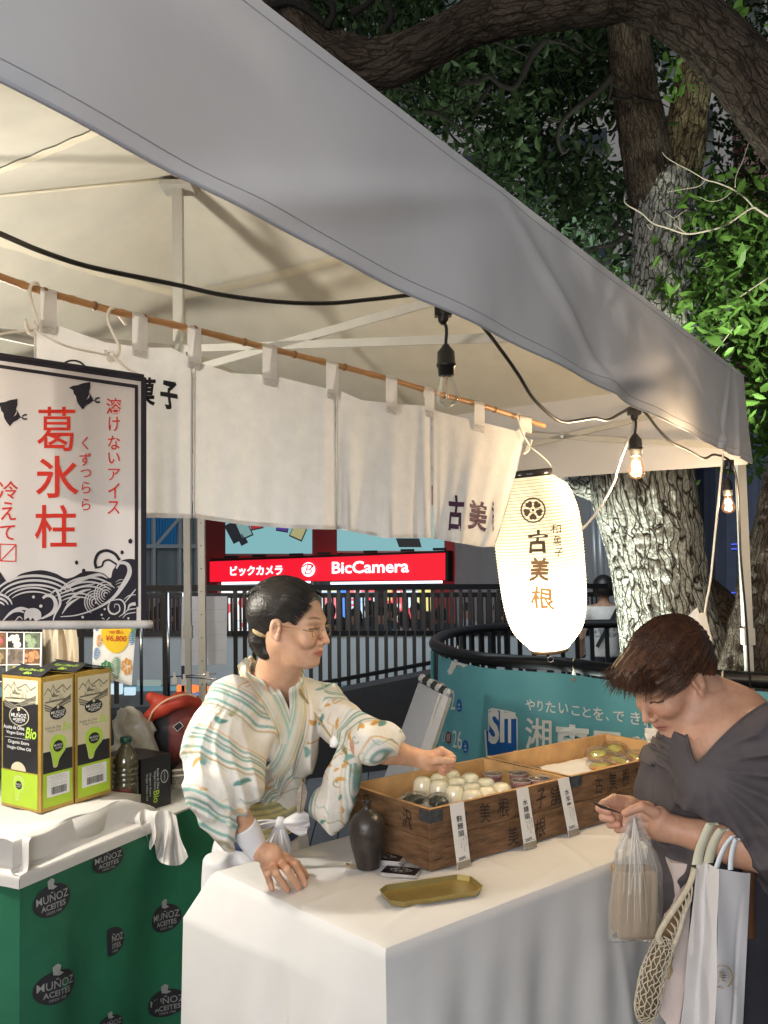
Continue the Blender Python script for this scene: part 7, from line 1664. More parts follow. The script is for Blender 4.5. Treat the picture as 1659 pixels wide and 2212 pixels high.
def face_col(q, base, lip, shade=.0):
    base = np.array(base); n = len(q); c = np.tile(base, (n, 1)); x, y, z = q.T; ay = np.abs(y)
    def mixin(m, col): 
        nonlocal c
        m = np.clip(m, 0, 1)[:, None]; c = c*(1-m)+np.array(col)*m
    ss = lambda d, w: np.clip(1-d/w, 0, 1)
    mixin(.35*ss(np.hypot(ay-.040, z+.018), .026)*(x > .03), base*np.array([1.08, .80, .74]))
    mixin(.3*ss(np.hypot(np.hypot(y, z+.024), x-.113), .02), base*np.array([1.05, .82, .78]))
    lipm = np.clip(1.4-np.hypot(ay/.024, (z+.0553)/.0085), 0, 1)*(x > .07); mixin(np.minimum(1, lipm*2)*.8, lip)
    mixin(ss(np.abs(z+.0552)+np.maximum(ay-.022, 0), .0022)*(x > .075)*.8, (.10, .03, .025))
    bz = .0345+.006*np.sin(np.clip((ay-.012)/.036, 0, 1)*pi*.8)
    mixin(1.1*ss(np.abs(z-bz), .0038)*(ay > .014)*(ay < .050)*(x > .05)*np.clip(1.3-np.abs(ay-.030)/.02, .2, 1), (.05, .028, .02))
    mixin(2*ss(np.abs(z-(.0105-.10*np.abs(ay-.0305)**1.3)), .0027)*(ay > .0155)*(ay < .047)*(x > .06), (.022, .012, .010))
    mixin(.5*ss(np.hypot(np.hypot(ay-.081, x), (z-.004)*.6), .011), base*.45)
    return c
def hit(u, v, fn, d0, d1, n=260):
    ds = np.linspace(d0, d1, n); r = ray(u, v); pts = (EYE+ds[:, None]*r).astype(np.float32); f = fn(pts)
    i = np.argmax(f < 0)
    if f[i] >= 0: i = int(np.argmin(f)); return pts[i].astype(float)
    a, b = f[i-1], f[i]; t = a/(a-b+1e-9); return EYE+(ds[i-1]*(1-t)+ds[i]*t)*r
def strandset(mb, roots, tips_fn, r0, n=5, k=3, jit=0):
    for q in roots:
        pts = tips_fn(q)
        if pts is None: continue
        mb.tube(pts, np.linspace(r0, r0*.25, len(pts)), k, caps=False)

def uvof(p):
    q = p-EYE.astype(np.float32); d = q@FW.astype(np.float32)
    return 829.5+FOC*(q@RT.astype(np.float32))/d, 1106-FOC*(q@UP.astype(np.float32))/d, d
def polycut(p, poly):
    """signed distance (metres) to an upright prism with the given outline"""
    u, v, d = uvof(p); P0 = np.array(poly, float); n = len(P0); best = np.full(len(u), 1e9); ins = np.zeros(len(u), bool)
    for i in range(n):
        a, b = P0[i], P0[(i+1) % n]; ex_, ey_ = b-a; t = np.clip(((u-a[0])*ex_+(v-a[1])*ey_)/(ex_*ex_+ey_*ey_), 0, 1)
        best = np.minimum(best, np.hypot(u-a[0]-t*ex_, v-a[1]-t*ey_))
        c = ((a[1] > v) != (b[1] > v)) & (u < (b[0]-a[0])*(v-a[1])/(b[1]-a[1]+1e-9)+a[0]); ins ^= c
    return np.where(ins, -best, best)*d/FOC
# ---------------------------------------------------------------- the stall keeper
E1 = P(596, 1362, 2.27)
K1 = .935
A1 = frame(nrm((cos(rad(22)), -sin(rad(22)), -.10)))
H1 = E1+A1[1]*.078*K1
NB1 = P(588, 1476, 2.44)                 # base of neck
RS, LS = P(497, 1512, 2.32), P(700, 1512, 2.60)
WA = P(588, 1748, 2.52); HP = P(560, 1860, 2.58)
RE, RW = P(470, 1690, 2.18), P(556, 1836, 2.235)
LE, LW = P(790, 1608, 2.36), P(897, 1636, 2.45)
c2 = lambda x, y, z: PZ(521.2+.1488*x, 1673.3+.1488*y, z)
fing = [([c2(330, 1320, .762), c2(378, 1445, .765), c2(415, 1560, .742), c2(443, 1655, .7285)], (.0100, .0085, .0078, .0068)),
        ([c2(430, 1300, .772), c2(500, 1430, .778), c2(600, 1570, .750), c2(668, 1672, .7290)], (.0110, .0095, .0085, .0073)),
        ([c2(560, 1260, .776), c2(660, 1375, .782), c2(760, 1530, .752), c2(822, 1640, .7292)], (.0112, .0098, .0087, .0075)),
        ([c2(640, 1200, .774), c2(770, 1310, .778), c2(865, 1470, .750), c2(922, 1590, .7290)], (.0112, .0096, .0086, .0075)),
        ([c2(640, 1200, .765), c2(800, 1300, .750), c2(890, 1400, .737), c2(938, 1470, .7305)], (.012, .0105, .0095, .008))]
palmR = [c2(430, 1165, .800), c2(400, 1290, .775), c2(560, 1250, .780)]
c3 = lambda x, y, d: P(850.3+.1157*x, 1563.5+.1157*y, d)
fist = [([c3(800, 560, 2.445), c3(885, 500, 2.45), c3(1060, 590, 2.45), c3(1105, 640, 2.43), c3(1000, 655, 2.42)], (.012, .0115, .010, .0092, .009)),
        ([c3(800, 640, 2.455), c3(930, 600, 2.465), c3(1085, 690, 2.46), c3(1060, 770, 2.44), c3(960, 770, 2.43)], (.012, .0115, .010, .0092, .009)),
        ([c3(800, 720, 2.46), c3(920, 720, 2.475), c3(1050, 790, 2.465), c3(1000, 860, 2.45), c3(930, 850, 2.44)], (.012, .011, .0098, .009, .0088)),
        ([c3(780, 770, 2.46), c3(880, 800, 2.475), c3(990, 860, 2.47), c3(940, 920, 2.455), c3(890, 900, 2.45)], (.011, .0098, .0088, .0082, .008)),
        ([c3(600, 700, 2.435), c3(760, 680, 2.41), c3(930, 680, 2.40), c3(1100, 698, 2.405)], (.016, .0115, .0098, .0092))]
def tors1(p):
    d = cap(p, lerp(RS, LS, .22), lerp(RS, LS, .78), .050)
    return smin(d, cap(p, lerp(RS, LS, .5)-np.array([0, 0, .08]), WA, .070, .060), .05)
def body1(p):
    q = loc(p, H1, A1, K1); d = head_sdf(q, .84, 1.3)*K1
    d = smin(d, cap(p, H1-A1[2]*.035-A1[0]*.018, NB1, .046, .056), .03); d = smin(d, cap(p, W1((.03, 0, -.072)), NB1+T_f0*.035, .022, .034), .04)
    d = smin(d, tors1(p), .03)
    d = smin(d, cap(p, RS, RE, .045, .038), .03); d = smin(d, cap(p, RE, lerp(RE, RW, .35), .038, .036), .02); d = smin(d, cap(p, lerp(RE, RW, .35), RW, .036, .024), .01)
    d = smin(d, cap(p, LS, LE, .045, .040), .03); d = smin(d, cap(p, LE, lerp(LE, LW, .4), .039, .037), .02); d = smin(d, cap(p, lerp(LE, LW, .4), LW, .037, .0235), .01)
    # right hand flat on the table
    h = cap(p, RW, palmR[0], .024, .023); h = smin(h, cap(p, palmR[0], palmR[1], .023, .019), .01); h = smin(h, cap(p, palmR[0], palmR[2], .023, .019), .012)
    h = smin(h, cap(p, palmR[1], palmR[2], .016, .016), .010)
    for pts, rs in fing: h = smin(h, chain(p, pts, rs, .003), .0045)
    d = smin(d, h, .012)
    g = cap(p, LW, c3(640, 690, 2.445), .0235, .025); g = smin(g, cap(p, c3(640, 690, 2.445), c3(800, 600, 2.45), .024, .020), .012); g = smin(g, cap(p, c3(640, 720, 2.45), c3(800, 740, 2.455), .022, .020), .012)
    for pts, rs in fist: g = smin(g, chain(p, pts, rs, .002), .0035)
    return smin(d, g, .01)
SK1 = (.62, .36, .235)
def body1c(V):
    q = loc(V.astype(np.float32), H1, A1, K1); c = face_col(q, SK1, (.50, .16, .12)); far = np.linalg.norm(q, axis=1) > .15
    c[far] = SK1; n = vnoise(V*1.0, 35, 3)[:, None]; c = c*(1+.07*n+.05*vnoise(V*1.0, 140, 8)[:, None]); c[:, 1:] *= 1+.05*vnoise(V*1.0, 60, 4)[:, None]
    hd = np.minimum(np.linalg.norm(V-palmR[2], axis=1), np.linalg.norm(V-c3(950, 700, 2.44), axis=1)) < .085
    tips = np.zeros(len(V))
    for pts, rs in fing+fist:
        tips = np.maximum(tips, np.clip(1-np.linalg.norm(V-pts[-1], axis=1)/.016, 0, 1))
        for k_ in pts[1:-1]: tips = np.maximum(tips, .5*np.clip(1-np.linalg.norm(V-k_, axis=1)/.011, 0, 1))
    c = c*(1-tips[:, None]*.5)+np.array([.56, .24, .17])*tips[:, None]*.5
    return c
T_f0 = nrm((.75, -.55, 0)); W1 = lambda a: H1+A1.T@(np.array(a)*K1)
v1 = thing('person', 'woman in glasses and white patterned kimono leaning on the counter behind the crates', 'person', HP*np.array([1, 1, 0]))
lo1 = np.minimum.reduce([E1-.16, RS-.1, RW-.1, WA-.12, c3(1100, 900, 2.40)-.05, c2(443, 1690, .72)-.03]); hi1 = np.maximum.reduce([H1+.16, LS+.1, LE+.08, c3(1150, 600, 2.5)+.04, WA+.1])
iso_part('body', body1, lo1, hi1, .0027, m_skin, v1, body1c)

# hair, swept up with a rolled knot at the nape
m_hair1 = M('hair_black', (.014, .011, .010), .45, var=.5, vs=8, bump=.4, bs=30, stretch=(1, 6, 6), spec=.6, dist=.003)
def hair1(p):
    q = loc(p, H1, A1, K1); x, y, z = q.T
    d = ell(q, (-.022, 0, .058), (.106, .083, .086)); d = smin(d, ell(q, (-.070, 0, .030), (.055, .062, .062)), .03)
    d = smin(d, ell(q, (-.078, 0, -.040), (.042, .050, .044)), .025); d = smin(d, ell(q, (-.055, 0, -.075), (.030, .038, .022)), .02)
    side = cap(np.stack([x, np.abs(y), z], 1), (.012, .068, .040), (.050, .060, .012), .012, .005); d = smin(d, side, .012) if False else d
    th = np.arctan2(z-.02, x+.02); d = d+.0004*np.sin(th*60+8*vnoise(q, 14, 2))+.0005*vnoise(q*np.array([1, 3, 3], np.float32), 60, 4)
    # hairline: clear of the face and ear
    hl_ = x-(.034+.72*np.clip(z-.012, -.02, .09)-.010*np.cos(y*30)*(z > .05))
    d = smax(d, hl_*.8, .010)
    er = ell(np.stack([x, np.abs(y), z], 1), (.004, .09, -.012), (.024, .05, .036)); d = smax(d, -er, .006)
    d = smax(d, -(z+.105), .004)
    low = np.where(z < .012, x+.018, -1); return smax(d, low, .006)*K1
hb = iso_part('hair', hair1, H1-.15, H1+.17, .003, m_hair1, v1)
mb = MB(); rs_ = np.random.default_rng(4)
W1 = lambda a: H1+A1.T@(np.array(a)*K1)
for i in range(420):
    y0 = rs_.uniform(-.066, .066); t0 = rs_.uniform(0, 1); ang = rs_.uniform(.15, 1.2)
    s0 = np.array([.062+.012*rs_.random()-.25*abs(y0)**1.4, y0, .078+.02*rs_.random()-4*y0*y0])
    pts = []
    for k in range(7):
        t = k/6.; th = lerp(.62, 2.6, t); rr_ = 1.012+.006*sin(i)
        pts.append(W1((-.022+.106*rr_*cos(th)*(.99), y0*(1.0-.15*t), .058+.086*rr_*sin(th)*math.sqrt(max(.05, 1-(y0/.083)**2)))))
    mb.tube(pts, [.0004, .0008, .0008, .0008, .0007, .0006, .0003], 3, caps=False)
for i in range(170):      # side wisps combed back over the temple
    z0 = rs_.uniform(.016, .075); y0 = -.066+rs_.uniform(-.003, .003)+.25*max(0, z0-.045)
    x0 = .042+.7*(z0-.015)+.012*rs_.random(); pts = [W1((x0-.085*t, y0-.016*sin(pi*t*.8), z0+.012*sin(t*3)+.02*t)) for t in np.linspace(0, 1, 6)]
    mb.tube(pts, [.0003, .0007, .0008, .0008, .0006, .0003], 3, caps=False)
part('hair_strands', mb, m_hair1, v1, True, kind='stuff')
mb = MB(); q0 = W1((-.085, -.045, -.008)); mb.tube(smooth_pts([q0, q0+np.array([.02, -.008, -.012]), q0+np.array([.045, -.004, -.017])], 5), [.009, .010, .010, .010, .009, .009, .008, .008, .007, .006, .004], 10)
part('hair_comb', mb, M('horn_comb', (.55, .42, .22), .35, var=.4, vs=60), v1, True)
# spectacles
gl_ = bpy.data.objects.new('spectacles', None); COL.objects.link(gl_); gl_.parent = v1; WM[gl_.name] = WM[v1.name]
m_gold = M('gold_wire', (.55, .36, .16), .25, metal=1, var=0)
for s_ in (-1, 1):
    mb = MB(); c = np.array([.106, s_*.033, .002])
    pts = [W1(c+np.array([-.004*abs(cos(a))-.004, .0235*cos(a), .0165*sin(a)])) for a in np.linspace(0, 2*pi, 33)]
    mb.tube(pts, .0009, 6, caps=False); part('lens_rim', mb, m_gold, gl_, True)
    mb = MB(); mb.poly(pts[:-1]); part('lens', mb, film('lens_glass%d' % s_, cover=.02, rough=.02), gl_)
    mb = MB(); mb.tube([W1((.098, s_*.057, .006)), W1((.07, s_*.073, .010)), W1((.0, s_*.079, .014)), W1((-.012, s_*.077, .0))], .0009, 6); part('temple_arm', mb, m_gold, gl_, True)
mb = MB(); mb.tube(smooth_pts([W1((.103, -.011, .006)), W1((.108, 0, .010)), W1((.103, .011, .006))], 5), .0009, 6); part('bridge', mb, m_gold, gl_, True)
# kimono
def cc3(x, y): return 384+.3968*x, 1207+.3968*y
T_up = nrm(NB1-WA); T_lat = nrm(LS-RS); T_lat = nrm(T_lat-T_up*(T_lat@T_up)); T_fw = np.cross(T_lat, T_up)
if T_fw@np.array([1, -1, 0]) < 0: T_fw = -T_fw
TA = np.array([T_fw, T_lat, T_up]); CH1 = lerp(NB1, WA, .48)
SLV = [RS+np.array([0, 0, .0]), lerp(RS, RE, .55)+np.array([-.03, -.01, .01]), RE+np.array([-.035, -.01, -.01])]
def torso1(p):
    q = loc(p, CH1, TA); d = ell(q, (-.02, -.015, .02), (.115, .150, .19)); d = smin(d, ell(q, (.035, -.055, .0), (.075, .075, .11)), .04)
    d = smin(d, ell(q, (.035, .045, .0), (.075, .075, .11)), .04)
    d = smin(d, cap(p, RS+np.array([.01, 0, -.015]), LS+np.array([0, 0, -.02]), .066, .060), .05)
    w = loc(p, WA, TA); d = smin(d, ell(w, (-.035, -.01, .02), (.095, .115, .12)), .04)
    return d
VCUT = [cc3(a, b) for a, b in ((300, 440), (395, 515), (470, 625), (540, 735), (580, 795), (600, 845), (607, 800), (603, 720), (622, 645), (660, 560), (700, 300), (300, 300))]
def folds(p, dirv, amp, fr, seed, w=.6):
    dv = nrm(dirv).astype(np.float32); s = (p@dv)*fr+w*3*vnoise(p, 5, seed); r = np.abs(np.sin(s)); return amp*(r-.6)
slvR = [P(500, 1518, 2.31), P(464, 1605, 2.25), P(462, 1690, 2.18)]
def sleeveR(p):
    d = chain(p, slvR, (.064, .070, .068), .05)
    q0, q1 = P(520, 1690, 2.20), P(488, 1790, 2.17)
    d = smin(d, cap(p, q0, q1, .050, .026), .05); d = smin(d, cap(p, P(450, 1710, 2.18), P(500, 1832, 2.19), .052, .012), .05)
    d = smin(d, cap(p, P(555, 1575, 2.34), P(528, 1690, 2.24), .045, .045), .05)
    s = P(520, 1470, 2.27); q = p-s.astype(np.float32); a = np.arctan2(q[:, 2], q[:, 0]); r = np.linalg.norm(q, axis=1)
    ph = a*15+5*vnoise(p, 4.5, 3); d = d+.009*(np.abs(np.sin(ph))-.55)*np.clip(r/.16-.35, 0, 1)
    ph2 = (p@np.array([20., 10, 55], np.float32))+6*vnoise(p, 6, 13); d = d+.006*(np.abs(np.sin(ph2))-.6)*np.clip((r-.22)*9, 0, 1)+.003*vnoise(p, 25, 5)
    # open cuff around the forearm
    ax = nrm(RW-RE); t = (p-RE.astype(np.float32))@ax.astype(np.float32); rr_ = np.linalg.norm(p-RE.astype(np.float32)-t[:, None]*ax.astype(np.float32), axis=1)
    return smax(d, -smax(rr_-.046, -(t-.055), .01), .008)
def sleeveL(p):
    d = chain(p, [LS+np.array([0, 0, -.01]), lerp(LS, LE, .5)+np.array([0, 0, -.01]), LE+np.array([.015, 0, 0]), P(838, 1598, 2.39)], (.062, .058, .050, .042), .03)
    q = p-P(740, 1500, 2.45).astype(np.float32)
    d = d+.010*(np.abs(np.sin(q@np.array([30, 14, 42.], np.float32)+4*vnoise(p, 6, 6)))-.6)+.003*vnoise(p, 25, 8)
    d2 = chain(p, [P(762, 1622, 2.38), P(738, 1680, 2.40), P(716, 1745, 2.41), P(722, 1768, 2.41)], (.032, .044, .048, .036), .03)
    ax = p@A1[0].astype(np.float32)
    d2 = d2+.011*(np.abs(np.sin(ax*58+2.5*vnoise(p, 5, 9)))-.6)
    d = smin(d, d2, .02)
    axl = nrm(LW-LE); t = (p-LE.astype(np.float32))@axl.astype(np.float32); rr_ = np.linalg.norm(p-LE.astype(np.float32)-t[:, None]*axl.astype(np.float32), axis=1)
    return smax(d, -smax(rr_-.041, -(t-.03), .008), .006)
def kim(p):
    d = torso1(p)+folds(p, T_lat*.8+T_fw*.6+T_up*.25, .010, 62, 11)+.003*vnoise(p, 18, 12)
    d = smin(d, tors1(p)-.012, .02)
    ax = nrm(H1-A1[2]*.05-A1[0]*.03-NB1); t = (p-NB1.astype(np.float32))@ax.astype(np.float32); r = np.linalg.norm(p-NB1.astype(np.float32)-t[:, None]*ax.astype(np.float32), axis=1)
    ring = np.maximum(np.abs(r-(.078-.10*(t-.0)))-.0065, np.abs(t-.012)-.040)-.002; d = smin(d, ring, .012)
    d = smin(d, sleeveR(p), .03); d = smin(d, sleeveL(p), .025)
    n0 = H1-A1[2]*.02-A1[0]*.02; d = smax(d, -cap(p, n0, NB1+T_up*.02, .058, .062), .006)
    return smax(d, -polycut(p, VCUT), .004)
def kimc(V):
    p = V.astype(np.float32); n = len(V)
    base = np.tile(np.array([.76, .73, .67]), (n, 1))
    teal, dteal, och, oli = (.17, .37, .33), (.08, .24, .22), (.58, .30, .05), (.24, .25, .07)
    s1 = np.minimum.reduce([np.linalg.norm(p-q.astype(np.float32), axis=1) for q in slvR])
    onR = sleeveR(p) < .012; onL = sleeveL(p) < .012
    # stripes follow each cloth piece
    aR = nrm(slvR[2]-slvR[0]).astype(np.float32); cR = (p-slvR[0].astype(np.float32))@aR
    horiz = p@nrm(np.cross(aR, (0, -1.0, 0))).astype(np.float32)
    cR = cR+.018*np.sin(horiz*22)+.006*vnoise(p, 9, 1)
    cL = (p@nrm(LE-LS).astype(np.float32))+.01*np.sin(p[:, 2]*40)+.004*vnoise(p, 10, 2)
    pouch = (p[:, 2] < P(740, 1640, 2.4)[2]) & onL
    cL = np.where(pouch, p@A1[0].astype(np.float32)*1.0+.004*vnoise(p, 9, 3), cL)
    cT = (p@T_lat.astype(np.float32))*.9-(p@T_up.astype(np.float32))*.35+.008*vnoise(p, 7, 4)
    c = np.where(onR, cR, np.where(onL, cL, cT))
    def stripe(c, per, off, w, col, wt):
        nonlocal base
        t = np.abs(((c/per+off) % 1)-.5)*per; m = np.clip((w-t)/.0025+.5, 0, 1)*wt; m = m[:, None]; base = base*(1-m)+np.array(col)*m
    band = np.clip(1.6*np.sin(c*2*pi/.135+.9)+.35+.5*vnoise(p, 4, 6), 0, 1)
    stripe(c, .0225, .1, .0034, teal, band*(.55+.35*(vnoise(p, 12, 7) > -.4))); stripe(c, .045, .5, .0022, dteal, band*.8); stripe(c, .0675, .85, .0022, och, .8*np.clip(.6+vnoise(p, 5, 8), 0, 1))
    # scattered vines: leaves, buds and curls on a jittered lattice
    r = np.random.default_rng(12); gap = 1-band
    u = p@np.array([.9, .15, 0], np.float32)*1.0+0*p[:, 0]; w_ = p[:, 2]; 
    P2 = np.stack([u+p[:, 1]*-.35, w_], 1)
    lo_, hi_ = P2.min(0), P2.max(0); N = int((hi_[0]-lo_[0])*(hi_[1]-lo_[1])/.0012)
    for k in range(N):
        cx, cy = r.uniform(lo_[0], hi_[0]), r.uniform(lo_[1], hi_[1]); a = r.uniform(0, 6.28); L_ = r.uniform(.009, .020); wd = L_*r.uniform(.28, .45)
        near = np.nonzero((np.abs(P2[:, 0]-cx) < .03) & (np.abs(P2[:, 1]-cy) < .03))[0]
        if len(near) == 0: continue
        dx, dy = P2[near, 0]-cx, P2[near, 1]-cy; x_ = dx*cos(a)+dy*sin(a); y_ = -dx*sin(a)+dy*cos(a)
        kind = r.integers(0, 5); col = (teal, och, oli, dteal, och)[r.integers(0, 5)]
        if kind <= 2: y_ = y_+x_*x_*18; m = np.clip((1-(x_/L_)**2-(y_/wd)**2*1.0)*2.5, 0, 1)
        elif kind == 3: rr_ = np.hypot(x_, y_); ph = np.arctan2(y_, x_); t = np.abs(rr_-(.006+.0022*ph)); m = np.clip((.0024-t)/.002, 0, 1)*(rr_ < .016)
        else: t = np.abs(y_-.006*np.sin(x_*170)); m = np.clip((.0022-t)/.002, 0, 1)*(np.abs(x_) < .026)
        m = (m*(.35+.65*gap[near]))[:, None]*.92; base[near] = base[near]*(1-m)+np.array(col)*m
    return base
m_kim = M('kimono_cotton', (.6, .6, .5), .85, var=.05, vs=60, bump=.35, bs=220, attr='Col', spec=.15)
kl = np.minimum.reduce([slvR[0]-.12, slvR[2]-.13, WA-.17, P(500, 1840, 2.1)-.05]); kh = np.maximum.reduce([LS+.12, P(850, 1560, 2.5)+.03, NB1+.14, HP+.05]); kh[2] = max(kh[2], NB1[2]+.1)
iso_part('kimono', kim, kl, kh, .0032, m_kim, v1, kimc)
# collar bands
def band(pts, w, cols, label=None, lift=.004, fn=None, d0=2.0, d1=2.8, name='collar'):
    q = smooth_pts([(a, b, 0) for a, b in pts], 8)[:, :2]; t = np.gradient(q, axis=0); t /= np.linalg.norm(t, axis=1)[:, None]; nn = np.stack([-t[:, 1], t[:, 0]], 1); nw = 12; V_ = []; C_ = []
    ww = np.interp(np.linspace(0, 1, len(q)), np.linspace(0, 1, len(w)), w)
    for i in range(len(q)):
        row = []
        for j in range(nw+1):
            s = j/nw-.5; a, b = q[i]+nn[i]*s*ww[i]; row.append(hit(*cc3(a, b), fn or kim, d0, d1))
        row = np.array(row)
        dep = (row-EYE)@FW; dep = np.convolve(np.pad(dep, 2, 'edge'), np.ones(5)/5, 'valid')
        for j in range(nw+1):
            s = j/nw-.5; a, b = q[i]+nn[i]*s*ww[i]; V_.append((cc3(a, b), dep[j]-lift-.004*(1-(2*s)**2))); C_.append(cols(s, i/len(q)))
    D = np.array([d for _, d in V_]).reshape(len(q), nw+1)
    for _ in range(3): D[1:-1] = (D[:-2]+D[1:-1]+D[2:])/3
    Vw = [P(uv[0], uv[1], D.ravel()[k]) for k, (uv, _) in enumerate(V_)]
    n1 = nw+1; f = [(i*n1+j, i*n1+j+1, (i+1)*n1+j+1, (i+1)*n1+j) for i in range(len(q)-1) for j in range(nw)]
    V2 = [v+ray(829, 1300)*.006 for v in Vw]; m = len(Vw); f += [(m+a, m+d_, m+c_, m+b) for a, b, c_, d_ in f]
    mb = MB(); mb.add(Vw+V2, f, 0, np.vstack([C_, C_])); return part(name, mb, m_kim, v1, True, attr=True, label=label)
def stripes(s, t, ph=0):
    b = np.array([.70, .67, .58])
    for c, w, col in ((-.36, .05, (.18, .40, .36)), (-.20, .035, (.20, .42, .38)), (-.05, .05, (.42, .60, .54)), (.12, .03, (.20, .42, .38)), (.27, .05, (.5, .64, .56)), (.42, .03, (.5, .35, .10))):
        if abs(s-c+ph) < w: b = np.array(col)*.75+b*.25
    return b*.98
band([(345, 560), (385, 600), (440, 660), (515, 765), (565, 870), (590, 950), (590, 1010)], (60, 120, 130, 120, 110, 100, 90), stripes, label='striped collar band from nape to chest')
band([(640, 640), (650, 720), (655, 810), (640, 900), (610, 1000), (570, 1100), (520, 1170)], (34, 70, 90, 100, 105, 105, 100), lambda s, t: stripes(-s, t), label='outer collar band crossing over')
# tie cord, obi, apron
pts = [hit(*cc3(a, b), kim, 2.0, 2.9)-FW*.004 for a, b in ((662, 705), (700, 770), (750, 850), (800, 920), (852, 992))]
mb = MB(); mb.tube(smooth_pts(pts, 5), .0028, 7); part('sleeve_cord', mb, M('tan_cord', (.42, .30, .14), .7, var=.1), v1, True)
mb = MB(); mb.lathe([(0, -.012), (.016, -.008), (.018, 0), (.014, .010), (0, .014)], pts[-1], (1, 0, -.3), n=12); part('cord_knot', mb, m_kim, v1, True, attr=True)
def obi(p):
    w = loc(p, WA, TA); d = ell(w, (-.030, -.010, .01), (.108, .128, .30)); d = smax(d, np.abs(w[:, 2]-.012)-.062, .008)
    return d+.0015*vnoise(p, 30, 3)
def obic(V):
    w = loc(V.astype(np.float32), WA, TA)[:, 2]-.012; b = np.tile(np.array([.56, .48, .22]), (len(V), 1))
    for c, h_, col in ((.048, .005, (.26, .27, .16)), (.030, .003, (.26, .27, .16)), (.010, .0055, (.30, .32, .26)), (-.012, .0025, (.26, .27, .16)), (-.026, .003, (.30, .32, .2)), (-.044, .004, (.3, .3, .16))):
        m = (np.clip((h_-np.abs(w-c))/.0015+.5, 0, 1)*.85)[:, None]; b = b*(1-m)+np.array(col)*m
    return b
iso_part('obi_sash', obi, WA-.19, WA+.19, .0035, m_kim, v1, obic)
def cordf(p):
    w = loc(p, WA, TA); x_ = w[:, 0]+.03; y_ = w[:, 1]+.01; a = np.arctan2(y_/.128, x_/.108); r = np.hypot(x_/.108, y_/.128); return np.hypot((r-1.0)*.117, w[:, 2]+.052)-.0105+.001*np.sin(a*90+w[:, 2]*300)
iso_part('waist_cord', cordf, WA-.2, WA+.2, .0033, M('navy_cord', (.02, .035, .09), .8, var=.5, vs=120, bump=.6, bs=400), v1)
m_apr = translucent('apron_cotton', (.74, .73, .74), .12, .9, .3, bs=60, var=.03)
FT = HP*np.array([1, 1, 0])+np.array([-.03, .02, 0])
def apron(p):
    w = loc(p, WA, TA); d = ell(w, (-.03, -.01, -.12), (.115, .135, .13)); zz = p[:, 2]
    d = smin(d, cap(p, HP, Z(FT, .25), .135, .17), .05); d = smin(d, cap(p, P(468, 1770, 2.40), P(455, 2100, 2.42), .03, .045), .06)
    a = np.arctan2(p[:, 1]-FT[1], p[:, 0]-FT[0]); d = d+.008*np.abs(np.sin(a*11+2*vnoise(p, 3, 2)))*np.clip((.9-zz)*4, .3, 1)
    d = smax(d, w[:, 2]+.066, .01); return smax(d, -(zz-.10), .01)
iso_part('apron', apron, np.array([FT[0]-.36, FT[1]-.32, .06]), np.array([FT[0]+.3, FT[1]+.3, WA[2]+.02]), .007, m_apr, v1)
kb_ = P(606, 1778, 2.35)
def petal(a, b, w0, w1, bulge, curl=0):
    """cloth lobe from a to b in the picture, widening from w0 to w1 and cupped towards the viewer"""
    a = np.array(a, float); b = np.array(b, float); t_ = (b-a)/np.linalg.norm(b-a); n_ = np.array([-t_[1], t_[0]])
    def f(s, t):
        w = w0+(w1-w0)*sin(min(1, s*1.25)*pi/2)*(1 if s < .8 else 1-(s-.8)*2.2); q = a+(b-a)*s+n_*w*(t-.5)*2+np.array([curl*s*s*8, curl*s*s*10])
        return P(q[0], q[1], 2.345-bulge*sin(pi*t)*sin(pi*min(1, s*.9+.05))+.004*sin(t*17+s*3)*s)
    return f
mb = MB(); mb.lathe([(0, -.015), (.013, -.012), (.017, 0), (.014, .011), (0, .014)], kb_, (1, .2, -.5), 16); part('apron_knot', mb, m_apr, v1, True)
for a_, b_, w0, w1, bu in (((610, 1778), (668, 1772), 4, 21, .030), ((612, 1780), (664, 1792), 3, 17, .012), ((606, 1780), (618, 1850), 5, 15, .012), ((602, 1780), (578, 1846), 4, 13, .010), ((602, 1776), (548, 1786), 4, 12, .008)):
    mb = MB(); f = petal(a_, b_, w0, w1, bu); mb.grid(f, 26, 16); g_ = f; mb.grid(lambda s, t: g_(s, t)+FW*.003, 26, 16); part('apron_bow', mb, m_apr, v1, True)
# wrist band and leaf pendant
ax = nrm(RW-RE)
mb = MB(); wv = smooth_pts([(.0335, -.075, 0), (.0335, -.05, 0), (.031, -.02, 0), (.0285, .004, 0), (.0275, .012, 0)], 4); mb.lathe([(a, b) for a, b, _ in wv]+[(.025, .012), (.025, -.07)], RW-ax*.004, ax, n=32); part('wrist_band', mb, M('wrist_band_white', (.74, .75, .78), .9, var=.03, bump=.5, bs=40), v1, True)
lf_ = [hit(*cc3(a, b), lambda p: -np.ones(len(p)), 2.3, 2.32) for a, b in ((684, 1205),)]
mb = MB(); pc = lambda x, y, d=2.34: P(*cc3(x, y), d)
L1 = [(682, 1212), (665, 1235), (650, 1270), (643, 1310), (645, 1350), (655, 1385), (665, 1392)]; L2 = [(682, 1212), (697, 1235), (705, 1270), (700, 1310), (690, 1350), (678, 1385), (665, 1392)]
for i in range(6): mb.poly([pc(*L1[i]), pc(*L1[i+1]), pc((L1[i+1][0]+L2[i+1][0])/2, L1[i+1][1], 2.337), pc((L1[i][0]+L2[i][0])/2, L1[i][1], 2.337)]); mb.poly([pc((L1[i][0]+L2[i][0])/2, L1[i][1], 2.337), pc((L1[i+1][0]+L2[i+1][0])/2, L1[i+1][1], 2.337), pc(*L2[i+1]), pc(*L2[i])])
lp = part('leaf_pendant', mb, M('silver_leaf', (.42, .38, .33), .4, metal=.6, var=.2, vs=150), v1)
